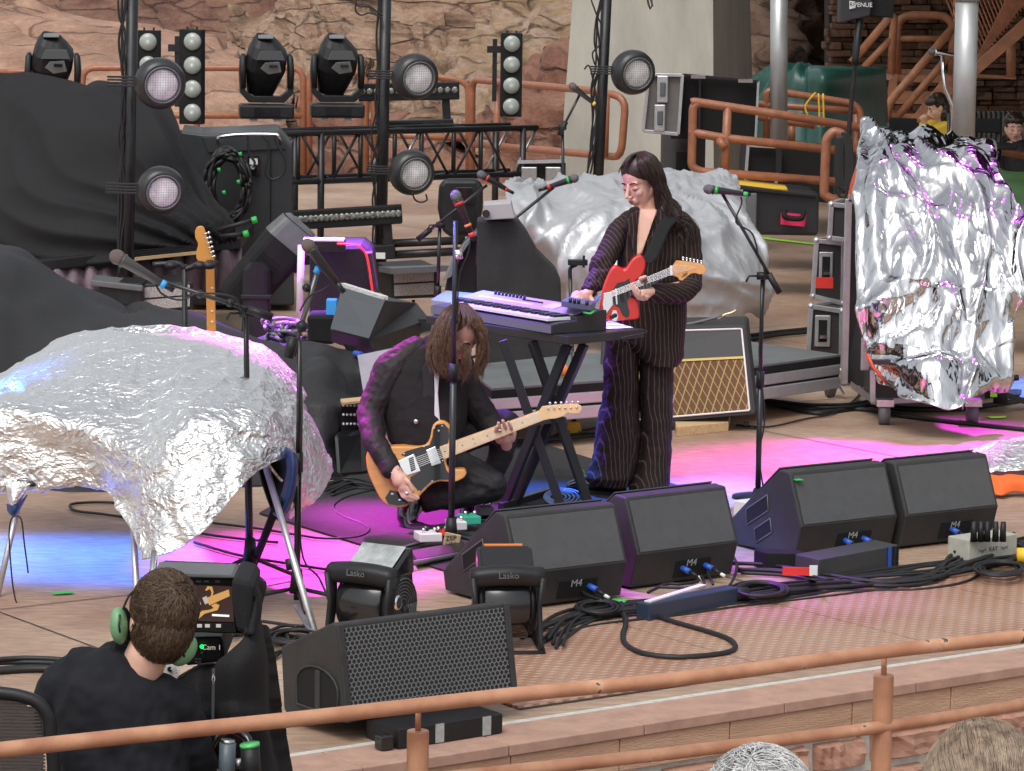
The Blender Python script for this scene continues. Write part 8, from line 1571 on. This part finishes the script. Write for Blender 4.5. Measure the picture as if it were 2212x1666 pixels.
# cables on right rail, bungee
t = thing('cable_coil', 'long loops of black cable hung over the copper handrail beside the mirror foil', 'cable coil', Q(1835, 350, 24.3)); rn = random.Random(8)
for k in range(9): x0 = rn.uniform(1808, 1822); x1 = rn.uniform(1826, 1840); yb_ = rn.uniform(395, 425); MB().tube(catmull([Q(x0, 292, 24.35), Q(x0-3, 340, 24.35), Q(x0, yb_-12, 24.35), Q((x0+x1)/2, yb_, 24.35), Q(x1, yb_-14, 24.35), Q(x1+2, 340, 24.35), Q(x1-4, 300, 24.35), Q((x0+x1)/2, 286, 24.35)], 4), .012, 6).build('turn', rubber, t, ws=1)
for i, pts in enumerate(([(1762, 200), (1740, 228), (1745, 250)], [(1768, 202), (1770, 250), (1768, 275)], [(1778, 202), (1780, 275)])): single(MB().tube(catmull([Q(x, y, 30.8) for x, y in pts], 4), .01, 6), 'bungee_cord', yellow, ['slanting yellow cord on the twin copper railing', 'middle yellow cord hanging from the twin copper railing', 'rightmost yellow cord hanging from the twin copper railing'][i], 'cord', smooth=True)
t = thing('small_case', 'black case with two silver latches behind the silver tarpaulin', 'flight case', Q(1180, 400, 30)); MB().prism([Q(x, y, 29) for x, y in ((1118, 352), (1222, 350), (1222, 410), (1112, 410))], (0, .5, 0)).build('body', blackmt, t, w=1, bevel=.01); MB().bar(Q(1118, 350, 28.95), Q(1222, 348, 28.95), .03).build('edge_rail', alu, t, w=1)
for x in (1143, 1195): MB().box(Q(x, 378, 28.95), (.14, .03, .14)).build('latch', steel, t, w=1, bevel=.01)
# ================================================================ broadcast camera rig at lower left
rg = thing('camera_rig', 'studio camera with viewfinder monitor showing a guitar, shrouded in black cloth', 'camera', Q(520, 1700, 10))
MB().prism([Q(x, y, 9.75) for x, y in ((334, 1238), (496, 1244), (540, 1262), (536, 1372), (352, 1366), (336, 1300))], (0, .22, 0)).build('monitor_body', blackpl, rg, w=1, bevel=.012)
MB().prism([Q(x, y, 9.66) for x, y in ((332, 1234), (500, 1240), (512, 1250), (334, 1246))], (0, .16, -.0)).build('top_hood', greyc, rg, w=1, bevel=.004)
MB().prism([Q(x, y, 9.735) for x, y in ((345, 1262), (500, 1268), (505, 1344), (352, 1340))], (0, .01, 0)).build('screen', mat('screen_dark', (.01, .006, .006), .3, emit=(.035, .018, .016), es=1), rg, w=1)
sco = mat('screen_orange', (.1, .05, .01), .4, emit=(.62, .34, .10), es=.8); scw = mat('screen_pale', (.1, .1, .1), .4, emit=(.5, .42, .38), es=.8)
for nm, pts, m_ in (('picture_guitar_neck', [(446, 1292), (494, 1274), (496, 1288), (452, 1308)], sco), ('picture_guitar_edge', [(424, 1332), (436, 1320), (452, 1318), (462, 1314), (456, 1308), (466, 1304), (474, 1308), (470, 1318), (456, 1322), (442, 1326), (428, 1338)], sco), ('picture_horn', [(443, 1276), (448, 1267), (458, 1268), (461, 1280), (457, 1294), (454, 1294), (457, 1280), (453, 1272), (447, 1276)], sco), ('picture_pickup', [(437, 1292), (446, 1288), (451, 1302), (443, 1306)], scw), ('picture_pickup', [(422, 1298), (430, 1294), (434, 1306), (427, 1312)], scw), ('picture_hand', [(418, 1306), (426, 1318), (430, 1328), (420, 1330)], mat('screen_skin', (.1, .05, .04), .4, emit=(.5, .25, .2), es=.7)), ('status_bar', [(458, 1327), (495, 1329), (495, 1333), (458, 1331)], mat('screen_white', (.2, .2, .2), .4, emit=(.9, .9, .9), es=.9))):
    MB().prism([Q(x, y, 9.728) for x, y in pts], (0, .003, 0)).build(nm, m_, rg, w=1)
for x in (413, 431, 448, 472): MB().box(Q(x, 1352, 9.70), (.014, .006, .009)).build('button', scw if True else white, rg, w=1); MB().box(Q(x-2, 1256, 9.70), (.014, .006, .005)).build('top_button', greyc, rg, w=1)
MB().prism([Q(x, y, 9.72) for x, y in ((352, 1346), (508, 1348), (510, 1366), (352, 1362))], (0, .02, 0)).build('button_panel', blackmt, rg, w=1)
MB().prism([Q(x, y, 9.6) for x, y in ((500, 1248), (538, 1256), (546, 1270), (542, 1360), (534, 1372), (512, 1366), (500, 1300))], (0, .3, 0)).build('side_hood', blk, rg, w=1, bevel=.02)
cb2 = MB().prism([Q(x, y, 9.85) for x, y in ((408, 1378), (480, 1376), (486, 1430), (400, 1440))], (0, .3, 0)).build('control_unit', blackpl, rg, w=1, bevel=.01)
MB().ell(Q(436, 1397, 9.83), .006, n=8, m=6).build('green_light', mat('green_led', (.0, .1, .0), .4, emit=(.0, 1, .1), es=3), rg, w=1)
textmesh('Cam 1', .022, MX(457, 1399, 9.84), 'lettering', scw, rg)
for x, y in ((424, 1424), (432, 1424), (424, 1430), (432, 1430), (424, 1402), (436, 1410)): MB().box(Q(x, y, 9.84), (.008, .006, .004)).build('button', greyc, rg, w=1)
# cloth shroud
def fsh(p, i, j): return .02*N.noise(p*2.5)+.014*math.sin(j*26+p.z*3+2*N.noise(p*3))*i
MB().grid(wrinkle(surf(QR([[(435, 1222, 10.1), (452, 1216, 10.1), (490, 1219, 10.1), (530, 1222, 10.15), (566, 1254, 10.3)],
   [(430, 1232, 9.9), (460, 1232, 9.85), (500, 1240, 9.8), (540, 1250, 9.85), (570, 1262, 10.2)], [(540, 1262, 9.68), (543, 1268, 9.68), (548, 1280, 9.8), (556, 1300, 10.0), (556, 1318, 10.3)],
   [(532, 1372, 9.6), (538, 1370, 9.6), (545, 1350, 9.75), (552, 1335, 9.95), (560, 1340, 10.2)]]), 7, 8), fsh)).build('hood_cloth', blk, rg, ws=1, fix=False, solid=.005)
MB().grid(wrinkle(surf(QR([[(420, 1450, 9.7), (440, 1430, 9.6), (480, 1425, 9.6), (520, 1390, 9.6), (552, 1345, 9.65), (572, 1355, 9.8), (582, 1372, 10.1)],
   [(370, 1478, 9.75), (430, 1450, 9.65), (460, 1448, 9.6), (510, 1440, 9.55), (555, 1420, 9.6), (585, 1420, 9.8), (594, 1440, 10.1)],
   [(395, 1510, 9.75), (430, 1510, 9.65), (455, 1510, 9.6), (505, 1510, 9.55), (550, 1510, 9.6), (588, 1510, 9.75), (606, 1510, 10.1)],
   [(410, 1570, 9.8), (440, 1570, 9.65), (465, 1570, 9.62), (505, 1570, 9.55), (550, 1570, 9.6), (590, 1570, 9.75), (614, 1570, 10.1)],
   [(425, 1720, 9.9), (440, 1720, 9.85), (455, 1720, 9.85), (480, 1720, 9.85), (520, 1720, 9.7), (600, 1720, 9.7), (636, 1720, 10.0)]]), 9, 12), fsh)).build('skirt_cloth', blk, rg, ws=1, fix=False, solid=.005)
MB().prism([Q(x, y, 9.5) for x, y in ((458, 1446), (464, 1446), (462, 1600), (456, 1600))], (0, .006, 0)).build('zip', greyc, rg, w=1); MB().tube([Q(461, 1455, 9.49), Q(458, 1468, 9.48), Q(461, 1478, 9.48), Q(464, 1468, 9.48), Q(461, 1455, 9.49)], .0018, 5).build('zip_pull', steel, rg, ws=1)
MB().prism([Q(x, y, 9.55) for x, y in ((351, 1450), (362, 1432), (372, 1436), (380, 1440), (384, 1458), (372, 1470), (362, 1466))], (0, .006, 0)).build('white_print', white, rg, w=1)
for a, b in (((370, 1446), (378, 1436)), ((373, 1449), (385, 1441)), ((375, 1453), (388, 1448)), ((376, 1457), (388, 1456)), ((374, 1461), (384, 1463))): MB().bar(Q(*a, 9.54), Q(*b, 9.54), .010, .004).build('hand_print', white, rg, w=1)
MB().ell(Q(367, 1446, 9.545), (.008, .003, .008), n=10, m=6).build('black_spot', blackmt, rg, w=1)
# pan bars and control handle
MB().cyl(Q(492, 1605, 9.35), Q(488, 1700, 9.35), .024, n=16).build('pan_handle', mat('steel_blue_grip', (.09, .12, .14), .4), rg, ws=1); MB().cyl(Q(493, 1598, 9.35), Q(492, 1606, 9.35), .02, n=16).build('handle_cap', steel, rg, ws=1)
MB().cyl(Q(540, 1612, 9.32), Q(544, 1690, 9.32), .028, n=16).build('zoom_grip', blackpl, rg, ws=1); MB().cyl(Q(539, 1606, 9.32), Q(540, 1613, 9.32), .029, n=16).build('green_ring', mat('green_ring', (.1, .5, .15), .4), rg, ws=1)
MB().tube([Q(500, 1650, 9.38), Q(530, 1648, 9.38)], .016, 12).build('knuckle', steel, rg, ws=1); MB().tube(catmull([Q(455, 1612, 9.4), Q(470, 1590, 9.4), Q(500, 1575, 9.42), Q(530, 1590, 9.42), Q(540, 1612, 9.4)], 4), .014, 8).build('lens_ring', blackgl, rg, ws=1)
# office chair at lower left
ch = thing('office_chair', 'mesh-backed black office chair at the lower left corner', 'chair', Q(30, 1800, 9.1)); rimp = [(-60, 1497), (0, 1497), (50, 1505), (85, 1520), (105, 1550), (110, 1590), (112, 1690), (60, 1700), (-60, 1700)]
MB().tube(catmull([Q(x, y, 9.0) for x, y in rimp], 5), .018, 10).build('backrest_frame', blackpl, ch, ws=1)
mm = mat('chair_mesh', (.06, .05, .045), .7, bump=.2); mb = MB()
for k in range(24): mb.bar(Q(-50, 1512+k*7.5, 9.0), Q(min(80+k*1.2, 98), 1514+k*7.5, 9.0), .005)
for k in range(40): x = -48+k*3.6; mb.bar(Q(x, 1506 if x < 60 else 1530, 9.005), Q(x, 1690, 9.005), .0035)
mb.build('backrest_mesh', mm, ch, w=1); MB().box(Q(0, 1800, 8.8), (.5, .5, .08)).build('seat', blackmt, ch, w=1, bevel=.02); MB().cyl(Q(0, 1800, 8.8)-ZA*.9, Q(0, 1800, 8.8), .03).build('column', blackmet, ch, w=1)
cr = thing('camera_riser', 'low black platform under the seated person and the studio camera', 'platform', (-1.0, 9.5, -.6)); MB().box((-1.1, 9.2, -.55), (2.2, 1.6, .1)).build('deck', blackmt, cr, w=1)
# ================================================================ stage lamps lit overhead (out of the picture)
MG = (1, .05, .92); BL = (.03, .17, 1); PU = (.45, .06, 1)
def pool(name, x, y, col, pw, rad, src, z=0): c = P(x, y, z); return spot(name, c+V(src), c, pw*SPK, col, rad)
SPK = 6.0
FR = (-1, -3.2, 6.5)
pool('spot_blue', 190, 1208, BL, 6000, .78, (-6.5, .5, 4.2)); pool('spot_magenta', 650, 1212, MG, 1150, .8, (-.3, 4.8, 5)); pool('spot_magenta', 905, 1125, MG, 2600, .6, (-4, 2.2, 4.6))
pool('spot_blue', 1200, 1075, BL, 2200, .5, (-2, 3, 6.5)); pool('spot_magenta', 1770, 1010, MG, 1300, 1.15, (2.5, 4, 6.5)); pool('spot_blue', 1540, 1066, BL, 2600, .6, (2, 4, 6.5)); pool('spot_purple', 1990, 945, (.75, .05, 1), 1200, .95, (2, 4, 6.5)); pool('spot_blue', 2180, 840, BL, 2000, .7, (1, 3, 6.5))
pool('spot_purple', 1110, 670, (.25, .03, 1), 1500, .6, (-2.5, 2.5, 5.5), .95); pool('spot_purple', 735, 527, PU, 9000, .6, (-.5, .3, 5.5), .84); pool('spot_purple', 615, 728, PU, 4500, .6, (-1, 1.5, 5.5), .45)
pool('spot_magenta', 868, 755, MG, 2600, .3, (-3, 2.5, 5), .95); pool('spot_blue', 1290, 950, (.06, .14, 1), 800, .5, (-4, .6, 5), .5); pool('spot_purple', 1275, 605, PU, 350, .3, (-3.5, .8, 4.5), 1.1); pool('spot_purple', 1050, 430, PU, 900, .7, (-3, 2.5, 5), 1.6)
pool('spot_white', 1325, 703, (.5, .5, 1), 450, .16, (-.5, 1.5, 5), .9); pool('spot_magenta', 2080, 1010, MG, 1500, .5, (1, 3, 6)); pool('spot_magenta', 2020, 700, MG, 140, .7, (-6, -2.5, 4), .8); pool('spot_purple', 1075, 900, PU, 500, .25, (-3, 1, 5), .5)
